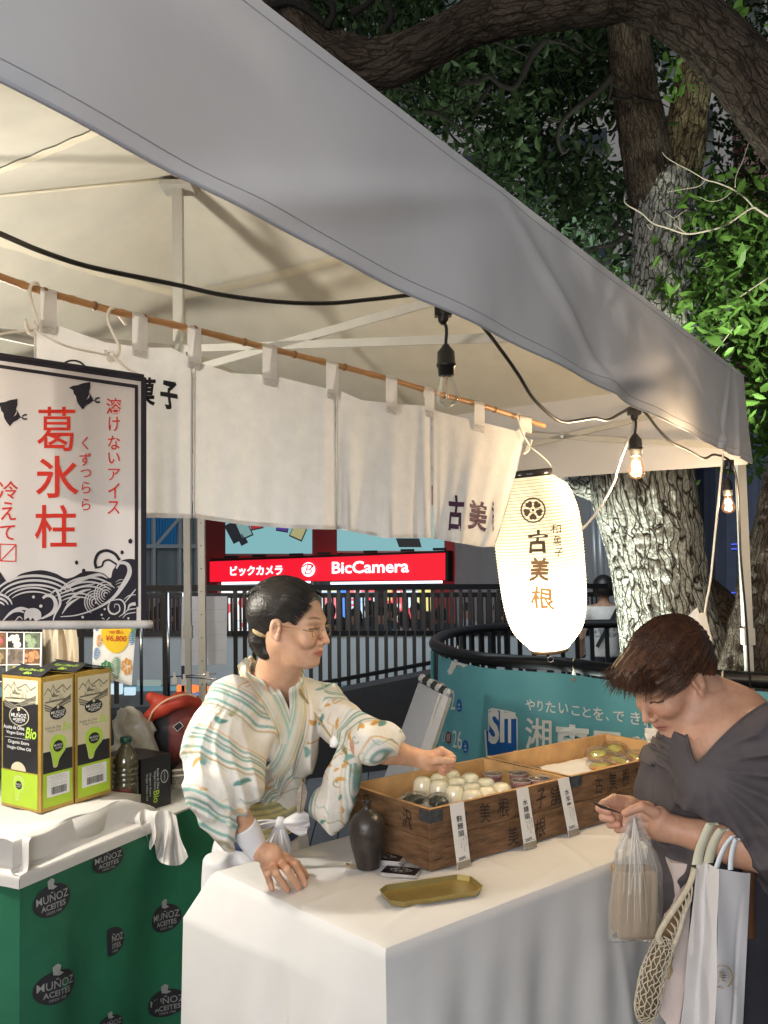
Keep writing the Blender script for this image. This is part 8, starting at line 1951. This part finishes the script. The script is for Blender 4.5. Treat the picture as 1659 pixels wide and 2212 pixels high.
mb = MB(); mb.tube([pc(682, 1212, 2.335), pc(674, 1300, 2.335), pc(665, 1392, 2.335)], .0008, 5); part('leaf_vein', mb, m_gold, lp)
mb = MB(); mb.tube([pc(684, 1196), pc(682, 1206), pc(686, 1214)], .003, 7); part('clasp', mb, m_gold, v1)

# ---------------------------------------------------------------- the customer
cu = lambda x, y: (1207+.2725*x, 1289+.2725*y)
cv = lambda x, y: (1207+.2725*x, 1700.7+.2725*y)
E2 = P(*cu(1112, 690), 1.93)
f0 = np.array([-cos(rad(24)), -sin(rad(24)), 0]); l0 = np.cross((0, 0, 1.0), f0); pt_ = rad(33)
A2 = np.array([f0*cos(pt_)-np.array([0, 0, sin(pt_)]), l0, np.cross(f0*cos(pt_)-np.array([0, 0, sin(pt_)]), l0)])
K2 = .97; H2 = E2-A2[1]*.078*K2
W2 = lambda a: H2+A2.T@(np.array(a)*K2)
NB2 = P(*cu(1395, 950), 2.0)
LS2, RS2 = P(1672, 1600, 1.86), P(1470, 1640, 2.16)
ELB, WRL = P(1690, 1850, 1.80), P(1450, 1790, 1.88)
ELR, WRR = P(1452, 1790, 2.10), P(1395, 1758, 1.99)
hv = lambda x, y, d: P(*cv(x, y), d)
handN = [([hv(760, 200, 1.87), hv(660, 150, 1.865), hv(580, 180, 1.87), hv(525, 205, 1.875)], (.013, .0095, .0085, .0078)),       # thumb side, on top
         ([hv(780, 250, 1.88), hv(640, 215, 1.88), hv(550, 235, 1.885), hv(535, 290, 1.89)], (.012, .0105, .0095, .0085)),
         ([hv(780, 300, 1.885), hv(640, 285, 1.885), hv(560, 320, 1.89), hv(560, 355, 1.90)], (.012, .0105, .0095, .0085)),
         ([hv(790, 340, 1.89), hv(660, 335, 1.89), hv(600, 370, 1.895), hv(590, 385, 1.905)], (.012, .010, .009, .008)),
         ([hv(800, 370, 1.895), hv(710, 375, 1.895), hv(660, 395, 1.905)], (.011, .0095, .0085))]
handF = [([hv(560, 120, 1.99), hv(440, 90, 1.97), hv(360, 130, 1.955), hv(320, 165, 1.95)], (.014, .0105, .0095, .0088)),
         ([hv(540, 170, 1.98), hv(430, 140, 1.965), hv(345, 170, 1.95), hv(395, 190, 1.94)], (.012, .0105, .010, .0085)),
         ([hv(540, 210, 1.98), hv(420, 205, 1.955), hv(355, 235, 1.95), hv(420, 250, 1.94)], (.012, .0105, .0098, .0085)),
         ([hv(550, 250, 1.98), hv(450, 250, 1.955), hv(410, 290, 1.95), hv(470, 295, 1.94)], (.012, .010, .0093, .0082)),
         ([hv(560, 290, 1.98), hv(490, 295, 1.96), hv(470, 330, 1.955), hv(520, 330, 1.945)], (.011, .0095, .0088, .0078))]
def tors2(p):
    d = smin(cap(p, lerp(NB2, LS2, .35), LS2, .058, .055), cap(p, NB2, RS2, .06, .05), .05)
    return smin(d, ell(p, P(*cu(1240, 1230), 1.98), (.10, .10, .13)), .06)
def body2(p):
    q = loc(p, H2, A2, K2); d = head_sdf(q, 1.12, -.4)*K2
    d = smin(d, cap(p, W2((-.030, 0, -.035)), NB2, .052, .056), .03); d = smin(d, cap(p, W2((.02, 0, -.075)), NB2+np.array([-.06, -.01, -.03]), .03, .045), .04)
    d = smin(d, tors2(p), .03)
    d = smin(d, cap(p, LS2, ELB, .05, .045), .03); d = smin(d, cap(p, ELB, lerp(ELB, WRL, .4), .044, .042), .02); d = smin(d, cap(p, lerp(ELB, WRL, .4), WRL, .042, .0265), .01)
    d = smin(d, cap(p, RS2, ELR, .045, .04), .03); d = smin(d, cap(p, ELR, WRR, .04, .025), .02)
    h = cap(p, WRL, hv(790, 290, 1.885), .0265, .028); h = smin(h, cap(p, hv(800, 230, 1.88), hv(800, 350, 1.89), .020, .020), .012)
    for pts, rs in handN: h = smin(h, chain(p, pts, rs, .0025), .0038)
    d = smin(d, h, .012)
    g = cap(p, WRR, hv(560, 180, 1.985), .025, .025); g = smin(g, cap(p, hv(560, 150, 1.985), hv(570, 270, 1.985), .020, .018), .012)
    for pts, rs in handF: g = smin(g, chain(p, pts, rs, .0025), .0038)
    return smin(d, g, .010)
SK2 = (.46, .255, .17)
def body2c(V):
    q = loc(V.astype(np.float32), H2, A2, K2); c = face_col(q, SK2, (.42, .15, .13)); far = np.linalg.norm(q, axis=1) > .15; c[far] = SK2
    c = c*(1+.07*vnoise(V*1.0, 35, 5)[:, None]+.05*vnoise(V*1.0, 140, 8)[:, None]); c[:, 1:] *= 1+.05*vnoise(V*1.0, 60, 4)[:, None]; tips = np.zeros(len(V))
    for pts, rs in handN+handF:
        tips = np.maximum(tips, np.clip(1-np.linalg.norm(V-pts[-1], axis=1)/.016, 0, 1))
        for k_ in pts[1:-1]: tips = np.maximum(tips, .5*np.clip(1-np.linalg.norm(V-k_, axis=1)/.011, 0, 1))
    return c*(1-tips[:, None]*.5)+np.array([.58, .26, .20])*tips[:, None]*.5
v2 = thing('person', 'short haired customer in charcoal V-neck shirt looking down at their hands', 'person', P(1600, 1700, 2.0)*np.array([1, 1, 0]))
lo2 = np.minimum.reduce([W2((.1, .1, -.1))-.08, hv(300, 400, 1.94)-.04, LS2-.1, WRL-.05, ELB-.06]); hi2 = np.maximum.reduce([W2((-.1, -.1, .1))+.08, LS2+.09, RS2+.08, ELB+.06])
iso_part('body', body2, lo2, hi2, .0027, m_skin, v2, body2c)
m_shirt = M('shirt_charcoal', (.075, .066, .072), .85, var=.18, vs=5, bump=.3, bs=120, spec=.2)
ST = [P(*cu(1300, 1250), 2.0), P(1580, 1760, 1.99), P(1570, 1900, 2.02)]
NCUT = [cu(a, b) for a, b in ((850, 1035), (1008, 1104), (1035, 1200), (1060, 1275), (1090, 1335), (1150, 1275), (1250, 1165), (1350, 1060), (1450, 975), (1560, 895), (1690, 815), (1690, 300), (900, 300))]
def shirt(p):
    d = chain(p, ST, (.125, .150, .175), .06)
    d = smin(d, cap(p, P(*cu(1060, 1180), 2.08), P(*cu(900, 1640), 2.09), .075, .07), .05)          # far sleeve
    d = smin(d, cap(p, RS2+np.array([0, 0, -.01]), P(*cu(900, 1400), 2.12), .068, .07), .05)
    d = smin(d, tors2(p)-.011, .02); d = smin(d, cap(p, LS2+np.array([0, 0, -.01]), ELB+np.array([0, 0, .02]), .075, .066), .05); d = smin(d, cap(p, RS2, ELR, .062, .058), .03)
    d = smin(d, cap(p, P(1560, 1700, 1.88), P(1640, 1790, 1.84), .07, .05), .05)
    d = smin(d, cap(p, lerp(NB2, LS2, .4)+np.array([0, 0, -.012]), LS2, .062, .066), .03); d = smin(d, cap(p, P(*cu(1500, 1000), 1.93), P(*cu(1300, 1500), 1.88), .08, .09), .05)
    a = P(*cu(1090, 1330), 1.86).astype(np.float32); q = p-a; th = np.arctan2(q[:, 2], q[:, 0]); r = np.linalg.norm(q, axis=1)
    d = d+.017*(np.abs(np.sin(th*8+2.5*vnoise(p, 4, 4)))-.6)*np.clip(r*9-.5, 0, 1)*np.clip(1.5-r*2.2, .25, 1)+.003*vnoise(p, 14, 6)
    s = p@np.array([-.5, .1, .8], np.float32); d = d+.008*(np.abs(np.sin(s*30+3.5*vnoise(p, 5, 7)))-.6)+.002*vnoise(p, 45, 9)
    d = smax(d, -polycut(p, NCUT), .004)
    axl = nrm(WRL-ELB); t = (p-ELB.astype(np.float32))@axl.astype(np.float32); rr_ = np.linalg.norm(p-ELB.astype(np.float32)-t[:, None]*axl.astype(np.float32), axis=1)
    return smax(d, -smax(rr_-.050, -(t-.075), .01), .008)
iso_part('shirt', shirt, np.minimum.reduce([P(*cu(720, 1700), 2.0)-.1, ST[2]-.25, LS2-.15, ELB-.14]), np.maximum.reduce([LS2+.15, NB2+.12, ST[1]+.2, ELB+.14]), .0042, m_shirt, v2)
mb = MB()
pts = [hit(*cu(a, b), shirt, 1.6, 2.3)-FW*.002 for a, b in ((1010, 1092), (1030, 1180), (1055, 1265), (1088, 1325), (1150, 1270), (1250, 1160), (1350, 1060), (1450, 970), (1560, 890), (1640, 840))]
mb.tube(smooth_pts(pts, 5), .0028, 6); part('neckline_trim', mb, m_shirt, v2, True)
# trousers and shoes
m_tr = M('trousers_dark', (.018, .018, .024), .9, var=.2)
for s_ in (-1, 1):
    q = P(1600, 1900, 2.03)*np.array([1, 1, 0])+np.array([s_*.05, s_*.09, 0])
    mb = MB(); mb.tube(smooth_pts([Z(q, .86), Z(q, .5)+np.array([0, -.01, 0]), Z(q, .06)], 6), np.linspace(.11, .07, 13), 18); part('trouser_leg', mb, m_tr, v2, True)
    mb = MB(); mb.grid(lambda a, b: Z(q, 0)+np.array([-.05, -.02, .0])+np.array([.125*cos(2*pi*a)*cos((b-.5)*pi), .045*sin(2*pi*a)*cos((b-.5)*pi), .035+.035*sin((b-.5)*pi)]), 20, 10); part('shoe', mb, m_blackmatte, v2, True)
# hair
m_hair2 = M('hair_brown', (.060, .025, .012), .42, var=.5, vs=9, bump=.6, bs=40, stretch=(6, 1, 6), spec=.5, dist=.003)
def hair2(p):
    q = loc(p, H2, A2, K2); x, y, z = q.T; ay = np.abs(y)
    d = ell(q, (-.018, 0, .055), (.106, .087, .084)); d = smin(d, ell(q, (.078, 0, .082), (.052, .064, .036)), .03)
    d = smin(d, cap(np.stack([x, ay, z], 1), (.02, .066, .045), (.085, .044, .062), .018, .014), .02)
    d = smin(d, ell(q, (-.068, 0, .0), (.040, .058, .055)), .025)
    th = np.arctan2(y, z-.0); d = d+.0018*np.sin(th*34+9*vnoise(q, 9, 3))+.0015*vnoise(q*np.array([1, 3, 2], np.float32), 45, 5)
    d = smax(d, (.012+(x-.057)*.62)-z, .006) if False else smax(d, np.where(x > .022, (.010+np.maximum(x-.055, 0)*.70)-z, -1), .006)
    er = ell(np.stack([x, ay, z], 1), (.006, .092, -.012), (.024, .05, .032)); d = smax(d, -er, .006)
    d = smax(d, np.where(z < .012, x+.020, -1), .008); return smax(d, -(z+.055), .006)*K2
iso_part('hair', hair2, H2-.18, H2+.2, .0032, m_hair2, v2)
mb = MB(); rs_ = np.random.default_rng(8)
def scalp(th, y0, k=1.0):
    kk = math.sqrt(max(.03, 1-(y0/.088)**2)); return np.array([-.018+.107*k*cos(th)*max(kk, .6), y0, .055+.085*kk*k*sin(th)])
for i in range(1700):      # swept from the crown towards the fringe
    y0 = rs_.uniform(-.082, .084); th0 = rs_.uniform(1.0, 2.7); ln = rs_.uniform(.5, 1.1); lift = rs_.uniform(.0, .02); pts = []
    for k in range(8):
        t = k/7.; th = th0-ln*t; q = scalp(max(th, .45), y0+.006*sin(i*1.7)*t, 1.01+lift*.6+.02*t*(i % 3 == 0))
        if th < .95: q = q+np.array([.045*(.95-max(th, .2)), 0, .018*(.95-max(th, .2))])
        pts.append(W2(q))
    mb.tube(pts, [.0004]+[.0008]*5+[.0005, .0002], 3, caps=False)
for i in range(900):      # fringe sweeping out beyond the forehead
    y0 = rs_.uniform(-.062, .074); f_ = rs_.random(); a = rs_.normal(0, .25)
    s0 = np.array([.070+.030*rs_.random(), y0*.9, .112-.035*f_-2.2*y0*y0]); L_ = rs_.uniform(.035, .062)*(1-.25*abs(y0)/.07); dn = .15+.5*f_
    pts = [s0+np.array([L_*t*(.95-.1*t), .010*a*t*4*t+.10*y0*t, -L_*dn*(.35*t+.45*t*t)+.003*sin(i*2.1)*t]) for t in np.linspace(0, 1, 7)]
    mb.tube([W2(q) for q in pts], [.0005, .0009, .0009, .0008, .0006, .0004, .0002], 3, caps=False)
for i in range(420):      # side hair combed forward over the temple on both sides
    sg = 1 if i % 3 else -1; z0 = rs_.uniform(.03, .10); x0 = rs_.uniform(-.03, .03); L_ = rs_.uniform(.05, .085); yy = .088*math.sqrt(max(.1, 1-((z0-.055)/.095)**2))
    pts = [W2((x0+L_*t, sg*(yy*(1.01-.02*t)-.016*t*t-max(0, x0+L_*t-.04)*.35), z0-.016*t+.006*sin(i)*t)) for t in np.linspace(0, 1, 6)]
    mb.tube(pts, [.0004, .0008, .0008, .0007, .0005, .0002], 3, caps=False)
part('hair_strands', mb, m_hair2, v2, True, kind='stuff')
# note held between the fingers
mb = MB(); mb.slab([hv(250, 108, 1.93), hv(500, 205, 1.90), hv(512, 212, 1.90), hv(330, 165, 1.935)], .001, (0, 1, .2)); single('paper_card', mb, m_blackmatte, 'small dark card pinched between the fingers of the short haired customer', 'card', hv(500, 210, 1.90))
# ================================================================ the customer's bags
m_tan = M('brown_paper', (.30, .19, .09), .7, var=.15, vs=8, bump=.3, bs=20, dist=.006)
pb_ = thing('plastic_bag', 'thin clear plastic carrier bag with a brown paper parcel inside, held in the customer\'s fingers', 'bag', hv(600, 1225, 1.86))
def bagf(s, t):          # s round the bag, t from bottom to gathered top
    a = s*2*pi; k = t
    cx = np.interp(k, [0, .3, .6, .8, .92, 1], [590, 605, 625, 600, 595, 605]); hw_ = np.interp(k, [0, .05, .3, .55, .72, .84, .95, 1], [175, 200, 210, 185, 150, 75, 28, 16]); y = np.interp(k, [0, .04, 1], [1205, 1222, 215])
    dp = np.interp(k, [0, .06, .4, .8, 1], [.01, .06, .065, .03, .006])
    fold_ = 1+(.10*sin(a*9+k*3)+.05*sin(a*17))*np.interp(k, [0, .4, .8, 1], [.15, .6, 1.2, 1])
    u, v = cv(cx+hw_*cos(a)*fold_, y+14*sin(a*2)*(1-k)); return P(u, v, 1.885+dp*sin(a)*fold_)
mb = MB(); mb.grid(bagf, 110, 60); m_bagfilm = film('bag_film', cover=.20, rough=.16, body=(.75, .74, .70)); part('bag_film', mb, m_bagfilm, pb_, True)
mb = MB(); mb.slab([hv(440, 700, 1.87), hv(765, 690, 1.87), hv(770, 1180, 1.87), hv(425, 1165, 1.87)], .06, (0, 1, 0)); v_, f_, mm, cc = mb.data()
def parcel(p): 
    c = hv(600, 900, 1.905); q = p-c.astype(np.float32); b = np.maximum(np.maximum(np.abs(q@RT.astype(np.float32))-.033, np.abs(q[:, 2])-.060), np.abs(q[:, 1])-.022); return b-.008+.003*vnoise(p, 18, 2)
c = hv(600, 900, 1.905); iso_part('paper_parcel', parcel, c-np.array([.075, .06, .09]), c+np.array([.075, .06, .09]), .004, m_tan, pb_)
mb = MB(); mb.grid(lambda s, t: hv(425+345*s, 1190-80*t*sin(pi*(s*.8+.1)), 1.885), 20, 6); part('dark_flap', mb, M('dark_paper', (.10, .085, .07), .7), pb_, True)
for pp in ([(505, 490), (520, 400), (545, 310), (590, 225)], [(700, 470), (690, 420), (650, 330), (612, 225)]):
    q = [hv(a, b, 1.865) for a, b in pp]; mb = MB(); q = smooth_pts(q, 5); mb.add([p_+RT*s for p_ in q for s in (-.010, .0, .010)], [(3*i+j, 3*i+j+1, 3*i+j+4, 3*i+j+3) for i in range(len(q)-1) for j in (0, 1)]); part('handle', mb, m_bagfilm, pb_, True)
for a0 in (575, 600, 622, 645):
    pts = smooth_pts([hv(600, 240, 1.86), hv(a0, 480, 1.845), hv(a0+(a0-600)*.8, 760, 1.835), hv(a0+(a0-600)*1.3, 1080, 1.832)], 6); mb = MB(); mb.tube(pts, np.interp(np.linspace(0, 1, len(pts)), [0, .5, 1], [.0022, .0018, .0006]), 5); part('crease', mb, film('crease_film', cover=.35, rough=.15, body=(.8, .78, .75)) if 'crease_film' not in MATS else MATS['crease_film'], pb_, True)
# net bag
nb = thing('net_bag', 'cream knotted net shopping bag hanging from the customer\'s forearm behind the paper bag', 'bag', hv(690, 1870, 1.84))
nax = smooth_pts([hv(850, 1215, 1.84), hv(800, 1330, 1.83), hv(745, 1500, 1.83), hv(710, 1680, 1.83), hv(690, 1800, 1.84), hv(683, 1872, 1.845)], 10); nL = len(nax)-1
def nets(th, t):
    i = min(int(t*nL), nL-1); f_ = t*nL-i; c = nax[i]*(1-f_)+nax[i+1]*f_; tg_ = nrm(nax[min(i+1, nL)]-nax[max(i-1, 0)]); u_ = nrm(np.cross(tg_, (0, 1, 0))); w_ = np.cross(tg_, u_)
    r = np.interp(t, [0, .12, .4, .7, .9, 1], [.020, .022, .026, .025, .016, .003]); return c+(r*cos(th)*u_+r*.9*sin(th)*w_)
m_net = M('net_cord', (.50, .44, .33), .85, var=.15, vs=80)
mb = MB()
for s_ in (-1, 1):
    for k in range(13):
        pts = [nets(2*pi*k/13+s_*t*5.2+.10*sin(t*60), t) for t in np.linspace(0, 1, 70)]; mb.tube(pts, .0013, 4)
part('net', mb, m_net, nb, True, kind='stuff')
mb = MB(); mb.tube([nets(0, t)*.0+nax[int(t*nL)] for t in np.linspace(.05, .95, 14)], [.016]*7+[.018]*5+[.012, .006], 12); part('contents', mb, M('net_contents', (.14, .10, .06), .8, var=.3, vs=20), nb, True)
for pp, w in (([(1075, 640), (1040, 760), (960, 900), (870, 1030), (800, 1150), (790, 1210), (850, 1260), (880, 1280)], .006), ([(1040, 880), (990, 1000), (960, 1120), (920, 1230), (880, 1280)], .005)):
    mb = MB(); mb.tube(smooth_pts([hv(a, b, 1.83) for a, b in pp], 7), w, 8); part('rim_cord', mb, m_net, nb, True)
mb = MB()
for i in range(9):
    t = i/8.; a = lerp((1045, 740), (830, 1180), t); b = lerp((1045, 900), (885, 1270), t); mb.tube(smooth_pts([hv(a[0], a[1], 1.835), hv((a[0]+b[0])/2+12, (a[1]+b[1])/2-10, 1.825), hv(b[0], b[1], 1.83)], 4), .0018, 5)
    if i < 8: a2 = lerp((1045, 740), (830, 1180), t+.125); mb.tube([hv(b[0], b[1], 1.83), hv((a2[0]+b[0])/2, (a2[1]+b[1])/2, 1.827), hv(a2[0], a2[1], 1.835)], .0018, 5)
part('upper_net', mb, m_net, nb, True, kind='stuff')
mb = MB(); q = [hv(a, b, 1.875) for a, b in ((1060, 620), (1050, 900), (960, 1120), (850, 1270), (800, 1190), (880, 1000), (1000, 800))]; c = hv(950, 960, 1.875); mb.add(q+[c], [(i, (i+1) % 7, 7) for i in range(7)]); part('lining', mb, M('inside_tan', (.22, .13, .06), .8, var=.3, vs=15), nb)
# flat cloth straps of the net bag over the forearm
def strap(mb, pts, w, th_=.0015):
    q = smooth_pts(pts, 6); n = len(q); V_ = [p_+RT*s*w/2 for p_ in q for s in (-1, 1)]; V_ += [v+FW*th_ for v in V_]; f = [(2*i, 2*i+1, 2*i+3, 2*i+2) for i in range(n-1)]; m2 = 2*n
    mb.add(V_, f+[(m2+a, m2+d, m2+c_, m2+b) for a, b, c_, d in f]+[(2*i, 2*i+2, m2+2*i+2, m2+2*i) for i in range(n-1)]+[(2*i+1, m2+2*i+1, m2+2*i+3, 2*i+3) for i in range(n-1)])
m_strap = M('strap_cream', (.52, .50, .38), .8, var=.06, bump=.2)
for pp in ([(1095, 615), (1120, 500), (1165, 380), (1210, 285), (1235, 300)], [(1185, 600), (1215, 480), (1260, 380), (1305, 325), (1325, 345)]):
    mb = MB(); strap(mb, [hv(a, b, 1.805+.0*k) for k, (a, b) in enumerate(pp)], .020); part('shoulder_strap', mb, m_strap, nb, True)
# white paper bag
m_kraft = M('bag_paper_white', (.60, .585, .60), .6, var=.03, vs=4, bump=.35, bs=7, dist=.01)
wb = thing('paper_bag', 'tall white paper bag with a gold brush ring mark hanging from the forearm', 'bag', hv(1220, 2300, 1.8))
def pan(c4, off=0): 
    q = [hv(a, b, d) for a, b, d in c4]; return q
fr4 = [(1268, 645, 1.76), (1520, 682, 1.80), (1440, 2300, 1.80), (1235, 2300, 1.76)]; sd4 = [(1095, 585, 1.84), (1268, 645, 1.76), (1235, 2300, 1.76), (925, 2300, 1.84)]
def bil(c4):
    q = pan(c4); return lambda s, t: q[3]*(1-s)*(1-t)+q[2]*s*(1-t)+q[1]*s*t+q[0]*(1-s)*t
f1_, f2_ = bil(fr4), bil(sd4)
mb = MB(); mb.grid(lambda s, t: f1_(s, t)+FW*(.004*sin(t*9+s*3)*(s*(1-s))*4+.006*math.exp(-((s-.55-.2*t)/.06)**2)*(t < .9)*(1-t)), 24, 60); part('front_panel', mb, m_kraft, wb, True)
mb = MB(); mb.grid(lambda s, t: f2_(s, t)+FW*(.014*math.exp(-((s-.62)/.16)**2)+.003*sin(t*13+s*5)), 30, 60); part('gusset_panel', mb, m_kraft, wb, True)
bk4 = [(1095, 585, 1.85), (1395, 640, 1.90), (1400, 2300, 1.90), (925, 2300, 1.85)]; f3_ = bil(bk4); mb = MB(); mb.grid(f3_, 4, 8); part('back_panel', mb, m_kraft, wb, True)
rt4 = [(1520, 682, 1.80), (1395, 640, 1.90), (1400, 2300, 1.90), (1440, 2300, 1.80)]; mb = MB(); mb.grid(bil(rt4), 4, 8); part('gusset_panel', mb, m_kraft, wb, True)
for pp in ([(1250, 640), (1285, 540), (1330, 450), (1385, 385)], [(1362, 655), (1368, 560), (1385, 470), (1408, 405), (1425, 420)]):
    mb = MB(); strap(mb, [hv(a, b, 1.775) for a, b in pp], .010); part('handle', mb, M('handle_white', (.62, .66, .70), .6), wb, True)
def LG(x, y):
    if x > 1255: p_ = PV(*cv(x, y), hv(1268, 645, 1.76), hv(1520, 682, 1.80)); 
    else: p_ = PV(*cv(x, y), hv(1095, 585, 1.84), hv(1268, 645, 1.76))
    return p_-FW*.024
m_gp = M('gold_print', (.36, .24, .10), .5, var=.2, vs=50)
mb = MB(); A = np.linspace(rad(-60), rad(275), 60); w = lambda a: 5+4*abs(sin(a*.5+1.8))**3*2
V_ = [LG(1262+(78+w(a)/2)*cos(a), 1452-(88+w(a)/2)*sin(a)) for a in A]+[LG(1262+(78-w(a)/2)*cos(a), 1452-(88-w(a)/2)*sin(a)) for a in A]
mb.add(V_, [(i, i+1, 61+i, 60+i) for i in range(59)]); part('ring_mark', mb, m_gp, wb)
m_gpale = M('gold_print_pale', (.46, .40, .33), .5, var=.1)
for ch, a, m in (('半', (1112, 1545, 1165, 1450), m_gp), ('月', (1345, 1600, 1380, 1530), m_gpale), ('I', (1032, 1482, 1042, 1460), m_gp), ('I', (1076, 1490, 1086, 1468), m_gpale), ('庵', (1225, 1500, 1300, 1410), m_gpale)):
    mb = MB(); text_into(mb, ch, *a[:4], lambda x, y: LG(x, y), .0); part('brush_character', mb, m, wb)
# second paper bag behind
pb2 = thing('paper_bag', 'pale pinkish paper bag partly hidden behind the net bag', 'bag', hv(930, 2200, 1.9))
q = [hv(893, 600, 1.93), hv(1064, 612, 1.90), hv(1010, 1500, 1.89), hv(940, 1990, 1.89), hv(785, 1780, 1.91), hv(850, 1300, 1.92), hv(930, 870, 1.93)]
mb = MB(); mb.slab(q, .05, (0, 1, 0)); part('bag_body', mb, M('bag_paper_pink', (.50, .42, .40), .65, var=.04, vs=5, bump=.3, bs=8, dist=.008), pb2)
mb = MB(); mb.tube(smooth_pts([hv(a, b, 1.885) for a, b in ((905, 1340), (885, 1420), (895, 1460), (870, 1520))], 5), .0022, 5); part('brush_mark', mb, m_gp, pb2, True)
# leather strap bag at the edge and mustard bag
lb_ = thing('leather_bag', 'dark bag with brown leather straps at the right edge of the view', 'bag', hv(1560, 1300, 1.9))
mb = MB(); strap(mb, [hv(1480, 420, 1.82), hv(1500, 560, 1.815), hv(1510, 720, 1.815), hv(1505, 900, 1.82), hv(1520, 1200, 1.83)], .024, .004); part('strap', mb, M('leather_brown', (.10, .045, .022), .45, var=.15, coat=.1), lb_, True)
mb = MB(); strap(mb, [hv(1560, 440, 1.84), hv(1620, 560, 1.84), hv(1700, 700, 1.85)], .018, .004); part('strap', mb, MATS['leather_brown'], lb_, True)
c = hv(1640, 950, 1.93); iso_part('bag_body', lambda p: ell(p, c, (.13, .07, .13))+.003*vnoise(p, 12, 2), c-np.array([.16, .1, .16]), c+np.array([.16, .1, .16]), .008, M('bag_black', (.010, .009, .009), .6, var=.2), lb_)
mu = thing('mustard_cloth_bag', 'mustard coloured cloth bag at the lower right corner', 'bag', hv(1650, 2100, 1.9)); c2_ = hv(1660, 1560, 1.9)
iso_part('bag_body', lambda p: ell(p, c2_, (.085, .06, .20))+.006*np.sin(p@np.array([90., 40, 20], np.float32)+3*vnoise(p, 8, 3))+.004*vnoise(p, 25, 2), c2_-np.array([.12, .1, .24]), c2_+np.array([.12, .1, .24]), .006, M('mustard_cloth', (.26, .15, .035), .8, var=.3, vs=10, bump=.3), mu)
